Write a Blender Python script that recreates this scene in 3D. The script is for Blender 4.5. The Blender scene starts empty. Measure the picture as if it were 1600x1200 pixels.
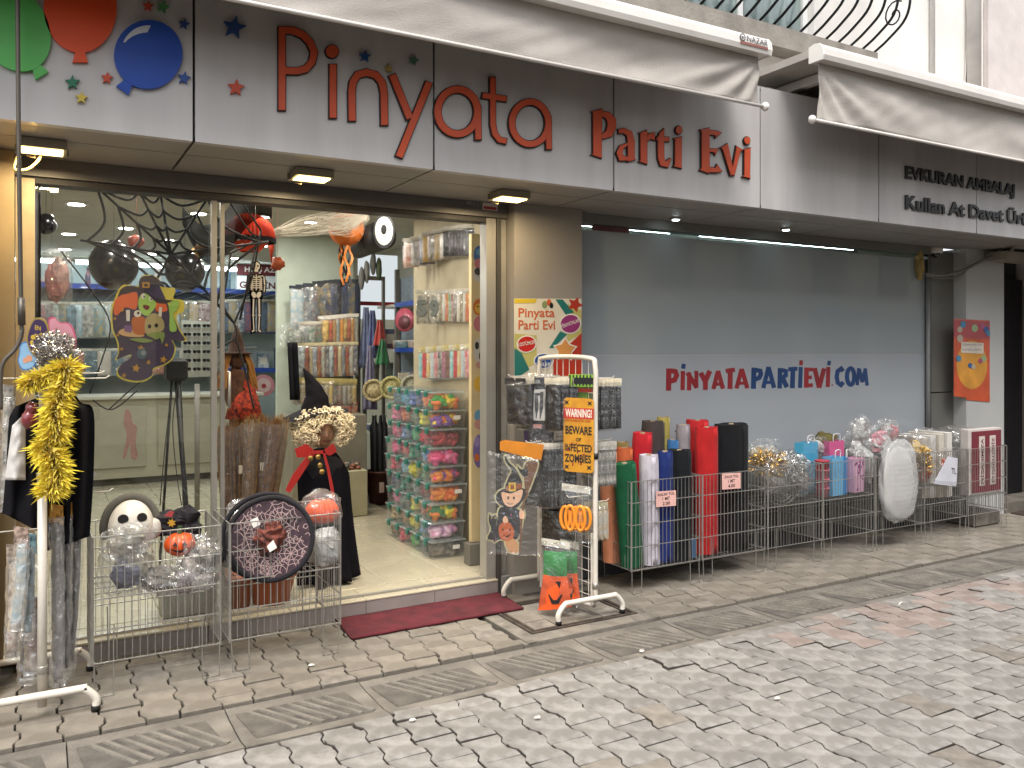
import bpy, math, random
from mathutils import Vector, Matrix, noise
R = random.Random(11)
sc = bpy.context.scene
col = sc.collection
V = Vector

# ---------------------------------------------------------------- camera, world, sun, exposure
FPX, U0, V0, TH, CH = 1300.0, 800.0, 548.0, math.radians(29.6), 1.6
CT, ST = math.cos(TH), math.sin(TH)
cam = bpy.data.cameras.new('camera')
cam.sensor_fit = 'HORIZONTAL'; cam.sensor_width = 36.0
cam.lens = FPX / 1600.0 * 36.0
cam.shift_y = -(600 - V0) / 1600.0
cam.clip_start = 0.05; cam.clip_end = 500
camo = bpy.data.objects.new('camera', cam)
camo.location = (0, 0, CH); camo.rotation_euler = (math.radians(90), 0, -TH)
col.objects.link(camo); sc.camera = camo

world = bpy.data.worlds.new('World'); sc.world = world; world.use_nodes = True
wn, wl = world.node_tree.nodes, world.node_tree.links
wn.clear()
sky = wn.new('ShaderNodeTexSky'); sky.sky_type = 'NISHITA'; sky.sun_disc = False
sky.sun_elevation = math.radians(62); sky.sun_rotation = math.radians(208)
sky.dust_density = 3.0; sky.air_density = 1.0; sky.ozone_density = 1.0
hs = wn.new('ShaderNodeHueSaturation'); hs.inputs['Saturation'].default_value = 0.18
bg = wn.new('ShaderNodeBackground'); bg.inputs['Strength'].default_value = 0.15
wo = wn.new('ShaderNodeOutputWorld')
wl.new(sky.outputs[0], hs.inputs['Color']); wl.new(hs.outputs[0], bg.inputs['Color']); wl.new(bg.outputs[0], wo.inputs[0])

sun = bpy.data.lights.new('sun', 'SUN'); sun.energy = 1.5; sun.angle = math.radians(25); sun.color = (1, .96, .9)
suno = bpy.data.objects.new('sun', sun); col.objects.link(suno)
_sd = V((math.sin(math.radians(208)) * math.cos(math.radians(62)), math.cos(math.radians(208)) * math.cos(math.radians(62)), math.sin(math.radians(62))))
suno.location = _sd * 30
suno.rotation_euler = (-_sd).to_track_quat('-Z', 'Y').to_euler()

sc.view_settings.view_transform = 'Standard'; sc.view_settings.look = 'None'
sc.view_settings.exposure = 1.15; sc.view_settings.gamma = 1.0
try: sc.view_settings.use_curve_mapping = False
except Exception: pass
sc.render.engine = 'CYCLES'
sc.cycles.transparent_max_bounces = 24
sc.cycles.max_bounces = 8
sc.cycles.caustics_reflective = False; sc.cycles.caustics_refractive = False
sc.render.resolution_x, sc.render.resolution_y = 1024, 768

# ---------------------------------------------------------------- pixel -> place
def ray(u, v):
    l = (u - U0) / FPX
    return V((ST + l * CT, CT - l * ST, (V0 - v) / FPX))
def PY(u, v, y):
    d = ray(u, v); t = y / d.y
    return V((d.x * t, y, CH + d.z * t))
def PX(u, v, x):
    d = ray(u, v); t = x / d.x
    return V((x, d.y * t, CH + d.z * t))
def PZ(u, v, z):
    d = ray(u, v); t = (z - CH) / d.z
    return V((d.x * t, d.y * t, z))

# ---------------------------------------------------------------- materials
def lin(h):
    if isinstance(h, tuple): return h
    h = h.lstrip('#'); o = []
    for i in (0, 2, 4):
        c = int(h[i:i + 2], 16) / 255
        o.append(c / 12.92 if c <= .04045 else ((c + .055) / 1.055) ** 2.4)
    return tuple(o)
MATS = {}
def mat(name, rgb='#808080', rough=.55, metal=0.0, var=.12, scale=6.0, bump=0.0, bscale=40.0, coat=0.0, spec=.5, alpha=1.0, rnd=0.0, rgb2=None, wear=.5, sheen=0.0, trans=0.0, emit=0.0, stretch=None):
    """procedural surface: noise-mottled base colour, roughness break-up, optional bump / per-object variation"""
    if name in MATS: return MATS[name]
    m = bpy.data.materials.new(name); m.use_nodes = True
    n, l = m.node_tree.nodes, m.node_tree.links
    b = n['Principled BSDF']; c = lin(rgb)
    tc = n.new('ShaderNodeTexCoord')
    nz = n.new('ShaderNodeTexNoise'); nz.inputs['Scale'].default_value = scale; nz.inputs['Detail'].default_value = 6
    if stretch:
        mp_ = n.new('ShaderNodeMapping'); mp_.inputs['Scale'].default_value = stretch; l.new(tc.outputs['Object'], mp_.inputs['Vector']); l.new(mp_.outputs[0], nz.inputs['Vector'])
    else: l.new(tc.outputs['Object'], nz.inputs['Vector'])
    mx = n.new('ShaderNodeMix'); mx.data_type = 'RGBA'
    c2 = lin(rgb2) if rgb2 else tuple(x * (1 - 2 * var) for x in c)
    c1 = c if rgb2 else tuple(min(1, x * (1 + var)) for x in c)
    mx.inputs[6].default_value = (*c1, 1); mx.inputs[7].default_value = (*c2, 1)
    rp = n.new('ShaderNodeMapRange'); rp.inputs[1].default_value = wear - .2; rp.inputs[2].default_value = wear + .2
    l.new(nz.outputs[0], rp.inputs[0]); l.new(rp.outputs[0], mx.inputs[0])
    out = mx.outputs[2]
    if rnd:
        oi = n.new('ShaderNodeObjectInfo'); hv = n.new('ShaderNodeHueSaturation')
        mr = n.new('ShaderNodeMapRange'); mr.inputs[3].default_value = 1 - rnd; mr.inputs[4].default_value = 1 + rnd
        l.new(oi.outputs['Random'], mr.inputs[0]); l.new(mr.outputs[0], hv.inputs['Value']); l.new(out, hv.inputs['Color']); out = hv.outputs[0]
    l.new(out, b.inputs['Base Color'])
    rr = n.new('ShaderNodeMapRange'); rr.inputs[3].default_value = max(.02, rough - .1); rr.inputs[4].default_value = min(1, rough + .1)
    l.new(nz.outputs[0], rr.inputs[0]); l.new(rr.outputs[0], b.inputs['Roughness'])
    b.inputs['Metallic'].default_value = metal
    b.inputs['Specular IOR Level'].default_value = spec
    b.inputs['Coat Weight'].default_value = coat; b.inputs['Coat Roughness'].default_value = .04
    b.inputs['Alpha'].default_value = alpha
    b.inputs['Sheen Weight'].default_value = sheen
    b.inputs['Transmission Weight'].default_value = trans
    if emit:
        b.inputs['Emission Color'].default_value = (*c, 1); b.inputs['Emission Strength'].default_value = emit
    if bump:
        nb = n.new('ShaderNodeTexNoise'); nb.inputs['Scale'].default_value = bscale; nb.inputs['Detail'].default_value = 5
        bp = n.new('ShaderNodeBump'); bp.inputs['Strength'].default_value = bump; bp.inputs['Distance'].default_value = .01
        l.new(tc.outputs['Object'], nb.inputs['Vector']); l.new(nb.outputs[0], bp.inputs['Height']); l.new(bp.outputs[0], b.inputs['Normal'])
    MATS[name] = m
    return m
def glass(name, tint=(.9, .95, .93), refl=.8, rough=0.0, fac=0.0, bump=0.0, bscale=20, base=(.8, .8, .8), film=0.0):
    """thin pane / cellophane: see-through with fresnel gloss; film adds a thin milky layer"""
    if name in MATS: return MATS[name]
    m = bpy.data.materials.new(name); m.use_nodes = True
    n, l = m.node_tree.nodes, m.node_tree.links
    n.remove(n['Principled BSDF']); o = n['Material Output']
    tr = n.new('ShaderNodeBsdfTransparent'); tr.inputs[0].default_value = (*tint, 1)
    gl = n.new('ShaderNodeBsdfGlossy'); gl.inputs['Roughness'].default_value = rough; gl.inputs[0].default_value = (refl, refl, refl, 1)
    # Schlick reflectance, the same from either side of the thin sheet
    fr = n.new('ShaderNodeLayerWeight'); fr.inputs['Blend'].default_value = .5
    pw = n.new('ShaderNodeMath'); pw.operation = 'POWER'; pw.inputs[1].default_value = 5.0; l.new(fr.outputs['Facing'], pw.inputs[0])
    ad = n.new('ShaderNodeMath'); ad.operation = 'MULTIPLY_ADD'; ad.use_clamp = True; ad.inputs[1].default_value = .94; ad.inputs[2].default_value = .04 + fac
    l.new(pw.outputs[0], ad.inputs[0])
    mx = n.new('ShaderNodeMixShader'); l.new(ad.outputs[0], mx.inputs[0])
    under = tr.outputs[0]
    if film:
        df = n.new('ShaderNodeBsdfDiffuse'); df.inputs[0].default_value = (*base, 1)
        m2 = n.new('ShaderNodeMixShader'); m2.inputs[0].default_value = film
        l.new(under, m2.inputs[1]); l.new(df.outputs[0], m2.inputs[2]); under = m2.outputs[0]
    l.new(under, mx.inputs[1]); l.new(gl.outputs[0], mx.inputs[2]); l.new(mx.outputs[0], o.inputs[0])
    if bump:
        tc = n.new('ShaderNodeTexCoord'); nb = n.new('ShaderNodeTexNoise'); nb.inputs['Scale'].default_value = bscale; nb.inputs['Detail'].default_value = 3
        nb.inputs['Distortion'].default_value = 1.2
        bp = n.new('ShaderNodeBump'); bp.inputs['Strength'].default_value = bump; bp.inputs['Distance'].default_value = .02
        l.new(tc.outputs['Object'], nb.inputs['Vector']); l.new(nb.outputs[0], bp.inputs['Height'])
        l.new(bp.outputs[0], gl.inputs['Normal']); l.new(bp.outputs[0], fr.inputs['Normal'])
    MATS[name] = m
    return m
def lampmat(name, rgb, s):
    if name in MATS: return MATS[name]
    m = bpy.data.materials.new(name); m.use_nodes = True
    n, l = m.node_tree.nodes, m.node_tree.links
    n.remove(n['Principled BSDF']); e = n.new('ShaderNodeEmission'); e.inputs[0].default_value = (*rgb, 1); e.inputs[1].default_value = s
    l.new(e.outputs[0], n['Material Output'].inputs[0]); MATS[name] = m
    return m
def flat(hexc, rough=.5, **k):
    k.setdefault('var', .06)
    return mat('paint_' + hexc.strip('#') + '_%02d' % int(rough * 100) + ''.join('%s%s' % q for q in sorted(k.items())), hexc, rough, **k)

# ---------------------------------------------------------------- mesh building
class MB:
    def __init__(s): s.v = []; s.f = []; s.mi = []; s.sm = []; s.m = 0; s.smooth = False; s.X = None
    def mat(s, i, smooth=None):
        s.m = i
        if smooth is not None: s.smooth = smooth
        return s
    def add(s, vs, fs):
        o = len(s.v)
        for p in vs:
            p = V(p); s.v.append(s.X @ p if s.X else p)
        for f in fs: s.f.append([i + o for i in f]); s.mi.append(s.m); s.sm.append(s.smooth)
        return s
    def box(s, x0, x1, y0, y1, z0, z1):
        return s.add([(x, y, z) for z in (z0, z1) for y in (y0, y1) for x in (x0, x1)],
                     [(0, 2, 3, 1), (4, 5, 7, 6), (0, 1, 5, 4), (2, 6, 7, 3), (0, 4, 6, 2), (1, 3, 7, 5)])
    def cbox(s, x0, x1, y0, y1, z0, z1, c):   # box with chamfered top and bottom rims
        a = [(x0, x1, y0, y1, z0 + c), (x0, x1, y0, y1, z1 - c), (x0 + c, x1 - c, y0 + c, y1 - c, z1), (x0 + c, x1 - c, y0 + c, y1 - c, z0)]
        vs = []
        for (p, q, r, t, z) in (a[3], a[0], a[1], a[2]): vs += [(p, r, z), (q, r, z), (q, t, z), (p, t, z)]
        fs = [(3, 2, 1, 0), (12, 13, 14, 15)]
        for k in range(3):
            for i in range(4):
                j = (i + 1) % 4; fs.append((k * 4 + i, k * 4 + j, k * 4 + 4 + j, k * 4 + 4 + i))
        return s.add(vs, fs)
    def tube(s, pts, r, n=6, closed=False, cap=True):
        pts = [V(p) for p in pts]; N = len(pts)
        rs = r if isinstance(r, (list, tuple)) else [r] * N
        T = []
        for i in range(N):
            a = pts[i - 1] if (i or closed) else pts[0]; b = pts[(i + 1) % N] if (i < N - 1 or closed) else pts[-1]
            d = b - a; T.append(d.normalized() if d.length > 1e-9 else V((0, 0, 1)))
        up = V((0, 0, 1)) if abs(T[0].z) < .9 else V((1, 0, 0))
        x = T[0].cross(up).normalized(); vs = []
        for i in range(N):
            x = (x - T[i] * x.dot(T[i]))
            x = x.normalized() if x.length > 1e-6 else T[i].orthogonal().normalized()
            y = T[i].cross(x)
            for k in range(n):
                a = 2 * math.pi * (k + .5) / n; vs.append(pts[i] + (x * math.cos(a) + y * math.sin(a)) * rs[i])
        fs = []
        for i in range(N if closed else N - 1):
            j = (i + 1) % N
            for k in range(n): q = (k + 1) % n; fs.append((i * n + k, i * n + q, j * n + q, j * n + k))
        if cap and not closed: fs += [tuple(range(n - 1, -1, -1)), tuple((N - 1) * n + k for k in range(n))]
        return s.add(vs, fs)
    def prism(s, poly, d):
        poly = [V(p) for p in poly]; n = len(poly); d = V(d)
        fs = [tuple(range(n)), tuple(range(2 * n - 1, n - 1, -1))]
        for i in range(n): j = (i + 1) % n; fs.append((i, i + n, j + n, j))
        return s.add(poly + [p + d for p in poly], fs)
    def lathe(s, prof, c=(0, 0, 0), n=24, sx=1, sy=1, axis=None):
        vs = []; fs = []
        for (r, z) in prof:
            for k in range(n):
                a = 2 * math.pi * k / n; vs.append(V((c[0] + r * math.cos(a) * sx, c[1] + r * math.sin(a) * sy, c[2] + z)))
        for i in range(len(prof) - 1):
            for k in range(n): q = (k + 1) % n; fs.append((i * n + k, i * n + q, i * n + n + q, i * n + n + k))
        fs += [tuple(range(n - 1, -1, -1)), tuple((len(prof) - 1) * n + k for k in range(n))]
        return s.add(vs, fs)
    def ell(s, c, r, n=12, m=8, amp=0.0, fr=3.0, seed=0):
        c = V(c); vs = []; fs = []
        for i in range(1, m):
            t = math.pi * i / m
            for k in range(n):
                a = 2 * math.pi * k / n; d = V((math.sin(t) * math.cos(a), math.sin(t) * math.sin(a), math.cos(t)))
                w = 1 + amp * noise.noise(d * fr + V((seed * 3.1, seed * 1.7, seed))) if amp else 1
                vs.append(c + V((d.x * r[0], d.y * r[1], d.z * r[2])) * w)
        vs += [c + V((0, 0, r[2])), c - V((0, 0, r[2]))]
        a, b = len(vs) - 2, len(vs) - 1
        for i in range(m - 2):
            for k in range(n): q = (k + 1) % n; fs.append((i * n + k, i * n + n + k, i * n + n + q, i * n + q))
        for k in range(n): q = (k + 1) % n; fs.append((a, k, q)); fs.append((b, (m - 2) * n + q, (m - 2) * n + k))
        return s.add(vs, fs)
    def grid(s, fn, nu, nv, cu=False):
        vs = [fn(i / nu, j / nv) for j in range(nv + 1) for i in range(nu if cu else nu + 1)]
        w = nu if cu else nu + 1; fs = []
        for j in range(nv):
            for i in range(nu):
                k = (i + 1) % w if cu else i + 1
                fs.append((j * w + i, j * w + k, j * w + w + k, j * w + w + i))
        return s.add(vs, fs)
    def sheet(s, fn, nu, nv, th, d=(0, 1, 0)):   # surface with a thickness, closed at its rim
        d = V(d) * th; N = (nu + 1) * (nv + 1); w = nu + 1
        A = [V(fn(i / nu, j / nv)) for j in range(nv + 1) for i in range(w)]
        fs = []
        for j in range(nv):
            for i in range(nu):
                q = (j * w + i, j * w + i + 1, j * w + w + i + 1, j * w + w + i); fs += [q, tuple(N + k for k in reversed(q))]
        rim = [i for i in range(w)] + [j * w + nu for j in range(1, nv + 1)] + [nv * w + i for i in range(nu - 1, -1, -1)] + [j * w for j in range(nv - 1, 0, -1)]
        for a, b in zip(rim, rim[1:] + rim[:1]): fs.append((b, a, a + N, b + N))
        return s.add(A + [p + d for p in A], fs)
    def stroke(s, pts, w, mp, d0, d1, closed=False, ext=0.0):
        """flat brush stroke in a 2-D map: pts, width per point, mp(x,y,depth) -> world"""
        P = [V((p[0], p[1])) for p in pts]; N = len(P)
        ws = list(w) if isinstance(w, (list, tuple)) else [w] * N
        if ext and not closed:
            P[0] = P[0] + (P[0] - P[1]).normalized() * ext; P[-1] = P[-1] + (P[-1] - P[-2]).normalized() * ext
        L = []; Q = []
        for i in range(N):
            a = P[i - 1] if (i or closed) else None; b = P[(i + 1) % N] if (i < N - 1 or closed) else None
            d1_ = (P[i] - a).normalized() if a is not None else None; d2_ = (b - P[i]).normalized() if b is not None else None
            d = (d1_ if d2_ is None else d2_ if d1_ is None else (d1_ + d2_).normalized())
            nrm = V((-d.y, d.x)); k = 1.0
            if d1_ is not None and d2_ is not None: k = min(1.6, 1 / max(.35, d.dot(d2_)))
            L.append(P[i] + nrm * ws[i] / 2 * k); Q.append(P[i] - nrm * ws[i] / 2 * k)
        vs = [mp(p.x, p.y, d1) for p in L] + [mp(p.x, p.y, d1) for p in Q] + [mp(p.x, p.y, d0) for p in L] + [mp(p.x, p.y, d0) for p in Q]
        fs = []
        for i in range(N if closed else N - 1):
            j = (i + 1) % N
            fs += [(i, N + i, N + j, j), (i, j, 2 * N + j, 2 * N + i), (N + i, 3 * N + i, 3 * N + j, N + j), (2 * N + i, 2 * N + j, 3 * N + j, 3 * N + i)]
        if not closed: fs += [(0, 2 * N, 3 * N, N), (N - 1, 2 * N - 1, 4 * N - 1, 3 * N - 1)]
        return s.add(vs, fs)
    def disc(s, c, rx, ry, mp, d0, d1, n=28, rot=0.0):
        P = []
        for k in range(n):
            a = 2 * math.pi * k / n; x, y = rx * math.cos(a), ry * math.sin(a)
            P.append((c[0] + x * math.cos(rot) - y * math.sin(rot), c[1] + x * math.sin(rot) + y * math.cos(rot)))
        return s.plate(P, mp, d0, d1)
    def plate(s, P, mp, d0, d1):
        n = len(P); vs = [mp(x, y, d1) for x, y in P] + [mp(x, y, d0) for x, y in P]
        fs = [tuple(range(n)), tuple(range(2 * n - 1, n - 1, -1))]
        for i in range(n): j = (i + 1) % n; fs.append((i, i + n, j + n, j))
        return s.add(vs, fs)
    def mesh(s, name, mats):
        me = bpy.data.meshes.new(name)
        me.from_pydata([tuple(p) for p in s.v], [], s.f)
        for m in (mats if isinstance(mats, (list, tuple)) else [mats]): me.materials.append(m)
        me.polygons.foreach_set('material_index', s.mi); me.polygons.foreach_set('use_smooth', s.sm)
        me.update()
        return me
    def recalc(s): return s

def fixn(me):
    import bmesh
    bm = bmesh.new(); bm.from_mesh(me); bmesh.ops.recalc_face_normals(bm, faces=bm.faces); bm.to_mesh(me); bm.free()
def tag(o, label=None, cat=None, group=None, kind=None):
    if label: o['label'] = label
    if cat: o['category'] = cat
    if group: o['group'] = group
    if kind: o['kind'] = kind
    return o
def thing(name, loc, label, cat, group=None):
    o = bpy.data.objects.new(name, None); o.empty_display_size = .1; o.location = loc; col.objects.link(o)
    return tag(o, label, cat, group)
def part(name, mb, mats, parent=None, kind=None, label=None):
    """a mesh in world coordinates, hung under a thing (Empty) or under a part (mesh at the origin)"""
    me = mb.mesh(name, mats); fixn(me)
    o = bpy.data.objects.new(name, me); col.objects.link(o)
    if parent is not None:
        o.parent = parent
        if parent.type == 'EMPTY' or parent.get('_off'): o.matrix_parent_inverse = Matrix.Translation(parent.location).inverted()
    if kind: o['kind'] = kind
    if label: o['label'] = label
    return o
def solo(name, mb, mats, label, cat, group=None, kind=None):
    """a thing that is one mesh, its origin at its base"""
    xs = [p.x for p in mb.v]; ys = [p.y for p in mb.v]; zs = [p.z for p in mb.v]
    c = V(((min(xs) + max(xs)) / 2, (min(ys) + max(ys)) / 2, min(zs)))
    mb.v = [p - c for p in mb.v]
    me = mb.mesh(name, mats); fixn(me)
    o = bpy.data.objects.new(name, me); o.location = c; col.objects.link(o)
    return tag(o, label, cat, group, kind)
def struct(name, mb, mats):
    return tag(part(name, mb, mats), kind='structure')
def dup(o, loc=None, rz=0.0, parent=None, label=None, group=None, mats=None):
    c = o.copy(); col.objects.link(c); c.parent = parent
    if loc is not None: c.location = loc
    if rz: c.rotation_euler.z += rz
    if label: c['label'] = label
    if group: c['group'] = group
    for ch in o.children: dup(ch, parent=c)
    return c
def objmat(o, m, slot=0):
    o.material_slots[slot].link = 'OBJECT'; o.material_slots[slot].material = m
_txt = {}
def text(s_, size=1.0, offset=0.0, res=3, sx=1.0, shear=0.0, align='LEFT'):
    k = (s_, size, offset, res, sx, shear, align)
    if k in _txt: return _txt[k]
    cu = bpy.data.curves.new('lettering', 'FONT'); cu.body = s_; cu.size = size; cu.offset = offset; cu.resolution_u = res; cu.shear = shear; cu.align_x = align
    o = bpy.data.objects.new('lettering', cu); me = bpy.data.meshes.new_from_object(o)
    vs = [(p.co.x * sx, p.co.y) for p in me.vertices]; fs = [tuple(p.vertices) for p in me.polygons]
    bpy.data.objects.remove(o); bpy.data.meshes.remove(me); bpy.data.curves.remove(cu)
    _txt[k] = (vs, fs); return vs, fs
def put_text(mb, s_, mp, d, th=0.0, fit=None, **k):
    """lettering laid on a map; fit=(x0,x1,ybase,ycap) stretches it to a box"""
    vs, fs = text(s_, **k)
    if not vs: return
    if fit:
        x0, x1, yb, yc = fit
        a = min(p[0] for p in vs); b = max(p[0] for p in vs); lo = min(p[1] for p in vs); hi = max(p[1] for p in vs)
        vs = [(x0 + (p[0] - a) / (b - a) * (x1 - x0), yb + (p[1] - lo) / (hi - lo) * (yc - yb)) for p in vs]
    mb.add([mp(x, y, d) for x, y in vs], fs)
    if th:
        from collections import Counter
        e = Counter()
        for f in fs:
            for i in range(len(f)): e[tuple(sorted((f[i], f[(i + 1) % len(f)])))] += 1
        rim = [q for q, c in e.items() if c == 1]
        for a_, b_ in rim:
            p, q = vs[a_], vs[b_]
            mb.add([mp(*p, d), mp(*q, d), mp(*q, d - th), mp(*p, d - th)], [(0, 1, 2, 3)])
def pxmap(y):       # photo pixels on the plane Y = y, depth towards the street
    return lambda u, v, d: PY(u, v, y) + V((0, -d, 0))
def zm(x0, y0, k, base):   # the same, from coordinates read off an enlargement
    return lambda a, b, d: base(x0 + a / k, y0 + b / k, d)
def plane(o, ax, ay):
    o, ax, ay = V(o), V(ax).normalized(), V(ay).normalized(); n = ax.cross(ay)
    return lambda a, b, d: o + ax * a + ay * b + n * d
def star(c, r, k=.42, rot=0.0, n=5):
    return [(c[0] + (r if i % 2 == 0 else r * k) * math.sin(rot + math.pi * i / n), c[1] - (r if i % 2 == 0 else r * k) * math.cos(rot + math.pi * i / n)) for i in range(2 * n)]
def arc(cx, cy, rx, ry, a0, a1, n=14):
    return [(cx + rx * math.cos(math.radians(a0 + (a1 - a0) * i / n)), cy + ry * math.sin(math.radians(a0 + (a1 - a0) * i / n))) for i in range(n + 1)]
def smoothline(P, n=6, closed=False):   # Catmull-Rom through points
    P = [V(p) for p in P]; o = []; N = len(P)
    for i in range(N if closed else N - 1):
        if closed: a, b, c, d = P[i - 1], P[i], P[(i + 1) % N], P[(i + 2) % N]
        else: a, b, c, d = P[max(0, i - 1)], P[i], P[i + 1], P[min(N - 1, i + 2)]
        for k in range(n):
            t = k / n; o.append(.5 * ((2 * b) + (c - a) * t + (2 * a - 5 * b + 4 * c - d) * t * t + (3 * b - a - 3 * c + d) * t ** 3))
    if not closed: o.append(P[-1])
    return o

# ================================================================ ground, street, pavement
YF, YG, YK, YC = 4.07, 4.85, 3.91, 3.46     # fascia, glass, kerb line, channel's street edge
ZS, ZT = 2.57, 3.39                          # soffit, fascia top
FL = 0.10                                    # shop floor
g = MB(); g.box(-60, 60, -60, 60, -.6, -.07)
struct('ground', g, mat('joint_sand', '#4a443d', .95, bump=.6, bscale=60, scale=3))
PAVE = mat('concrete_paver', '#a09d99', .82, var=.10, scale=11, bump=.5, bscale=70, rnd=.13, rgb2='#75716c', wear=.37)
PAVER = mat('reddish_paver', '#9a918a', .82, var=.10, scale=9, bump=.35, bscale=90, rnd=.10, rgb2='#7d6f68', wear=.38)
PAVED = mat('grimy_paver', '#7d766d', .85, var=.2, scale=12, bump=.5, bscale=90, rnd=.12)
PAVES = mat('trodden_paver', '#8a8378', .8, var=.12, scale=7, bump=.35, bscale=80, rnd=.10, rgb2='#6b645a', wear=.38)
JDIRT = mat('joint_dirt', '#4a443d', .95, bump=.4)
W2, N2, PX_ = .0885, .0680, .158
def paver_poly(half=0):
    # double-T block, long axis in Y; half: +1 keeps its far half, -1 its near half
    pr = [(.0968, W2), (.062, W2), (.030, N2), (-.030, N2), (-.062, W2), (-.0968, W2)]
    if half > 0: pr = [(.0968, W2), (.062, W2), (.030, N2), (.002, N2)]
    if half < 0: pr = [(-.002, N2), (-.030, N2), (-.062, W2), (-.0968, W2)]
    g_ = .0034
    return [(w - g_, y) for y, w in pr] + [(-(w - g_), y) for y, w in reversed(pr)]
def paver_mesh(name, half, m):
    P = paver_poly(half); cx = 0; cy = sum(p[1] for p in P) / len(P)
    def ins(k): return [(x * (1 - k / .08), cy + (y - cy) * (1 - k / .08)) for x, y in P]
    mb = MB(); n = len(P); vs = [(x, y, -.06) for x, y in P] + [(x, y, -.004) for x, y in P] + [(x, y, 0) for x, y in ins(.003)]
    fs = [tuple(range(2 * n, 3 * n))]
    for k in range(2):
        for i in range(n): j = (i + 1) % n; fs.append((k * n + i, k * n + j, k * n + n + j, k * n + n + i))
    mb.add(vs, fs[:1]); mb.mat(1); n0 = len(mb.v); mb.v = mb.v[:0]; mb.f = []; mb.mi = []; mb.sm = []
    mb.mat(0).add(vs, fs[:1] + fs[1 + n:]); mb.f += [list(f) for f in fs[1:1 + n]]; mb.mi += [1] * n; mb.sm += [False] * n
    me = mb.mesh(name, [m, JDIRT if m is not PAVES else mat('kerb_side', '#6e675d', .9, bump=.4)]); fixn(me); return me
def lay(parent, x0, x1, ya, yb, base, inview, seed, skip=None, rough=1.0):
    """columns of double-T pavers from the edge ya towards yb (either way)"""
    rr = random.Random(seed); sg = 1 if yb > ya else -1
    M_ = {(h): paver_mesh('paver', h, base) for h in (0, 1, -1)}
    rest = MB(); i0 = int(x0 / PX_); i1 = int(x1 / PX_)
    for i in range(i0, i1):
        x = i * PX_; y = ya + sg * .1
        cells = []
        if i % 2: cells.append((sg, ya)); y = ya + sg * .2
        while (y - yb) * sg < -.04:
            cells.append((0, y)); y += sg * .2
        for h, yy in cells:
            if skip and skip(x, yy): continue
            edge = max(0, 1 - abs(yy - ya) / .5)
            dz = rr.uniform(-.003, .003) * rough - (rr.random() ** 3) * .016 * edge * rough
            tx, ty, tz = rr.gauss(0, .010 + .018 * edge) * rough, rr.gauss(0, .010 + .018 * edge) * rough, rr.gauss(0, .012) * rough
            me = M_[-h if h else 0] if False else M_[h]
            if inview(x, yy):
                o = bpy.data.objects.new('paver', me); col.objects.link(o); o.parent = parent
                o.location = (x + rr.gauss(0, .0012), yy + rr.gauss(0, .0015), dz); o.rotation_euler = (tx, ty, tz)
                q = rr.random()
                if parent.name.startswith('road'):
                    if yy > 3.0 and x > 3.4 and q < .5: objmat(o, PAVER)
                    elif q < .07: objmat(o, PAVED)
                elif q < .08: objmat(o, PAVED)
            else:
                P = paver_poly(h); n = len(P)
                rest.add([(x + a, yy + b, dz) for a, b in P] + [(x + a, yy + b, -.05) for a, b in P], [tuple(range(n))] + [(k, (k + 1) % n, n + (k + 1) % n, n + k) for k in range(n)])
    if rest.v: part('paver_field', rest, base, parent, kind='stuff')
def uv(x, y, z=0):
    zc = x * ST + y * CT
    if zc < .3: return None
    return (U0 + FPX * (x * CT - y * ST) / zc, V0 - FPX * (z - CH) / zc)
def inframe(x, y):
    p = uv(x, y)
    return p is not None and -25 < p[0] < 1640 and p[1] < 1245
rb = MB(); rb.box(-14, 30, -9, YC, -.069, -.045)
road = struct('road', rb, mat('bedding', '#3d3832', .95, bump=.5))
lay(road, -2.2, 10.5, YC, 1.0, PAVE, inframe, 3, rough=1.0)
sb = MB(); sb.box(-14, 30, YK + .004, 12.4, -.069, -.045)
walk = struct('pavement', sb, MATS['bedding'])
CV = (2.42, 3.17, 4.03, 4.58)     # paved inspection cover
lay(walk, -1.6, 9.6, YK + .008, YG + .02, PAVES, inframe, 5, rough=.55,
    skip=lambda x, y: (CV[0] - .09 < x < CV[1] + .09 and CV[2] - .11 < y < CV[3] + .10) or (x < -.35 and y > 4.5) )
# drain channel slabs with diagonal ribs
CHM = mat('channel_concrete', '#7b756c', .88, var=.3, scale=5, bump=.7, bscale=70, rgb2='#57524c', rnd=.06)
cb = MB(); cb.box(-14, 30, YC + .002, YK + .002, -.069, -.046)
chan = struct('drain_channel', cb, MATS['bedding'])
SL = .63
def slab():
    mb = MB(); x1 = SL - .006; y0, y1 = YC + .004, YK - .002; zt = -.020
    mb.add([(0, y0, -.045), (x1, y0, -.045), (x1, y1, -.045), (0, y1, -.045), (0, y0, zt + .012), (x1, y0, zt + .012), (x1, y1, zt), (0, y1, zt), (0, y0 + .1, zt - .004), (x1, y0 + .1, zt - .004), (x1, y1 - .1, zt - .008), (0, y1 - .1, zt - .008)],
           [(0, 1, 5, 4), (2, 3, 7, 6), (0, 4, 8, 11, 7, 3), (1, 2, 6, 10, 9, 5), (4, 5, 9, 8), (8, 9, 10, 11), (11, 10, 6, 7), (0, 3, 2, 1)])
    z_ = zt - .0045; mb.mat(1).add([(.06, y0 + .09, z_ + .003), (x1 - .05, y0 + .09, z_ + .003), (x1 - .09, y1 - .065, z_ - .0005), (.03, y1 - .065, z_ - .0005)], [(0, 1, 2, 3)])
    return mb
sm_ = slab().mesh('slab', [CHM, mat('channel_grime', '#3f3b37', .95, var=.35, scale=9, bump=.7, bscale=60, rgb2='#5f5a53')]); fixn(sm_)
rbm = MB()
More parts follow.
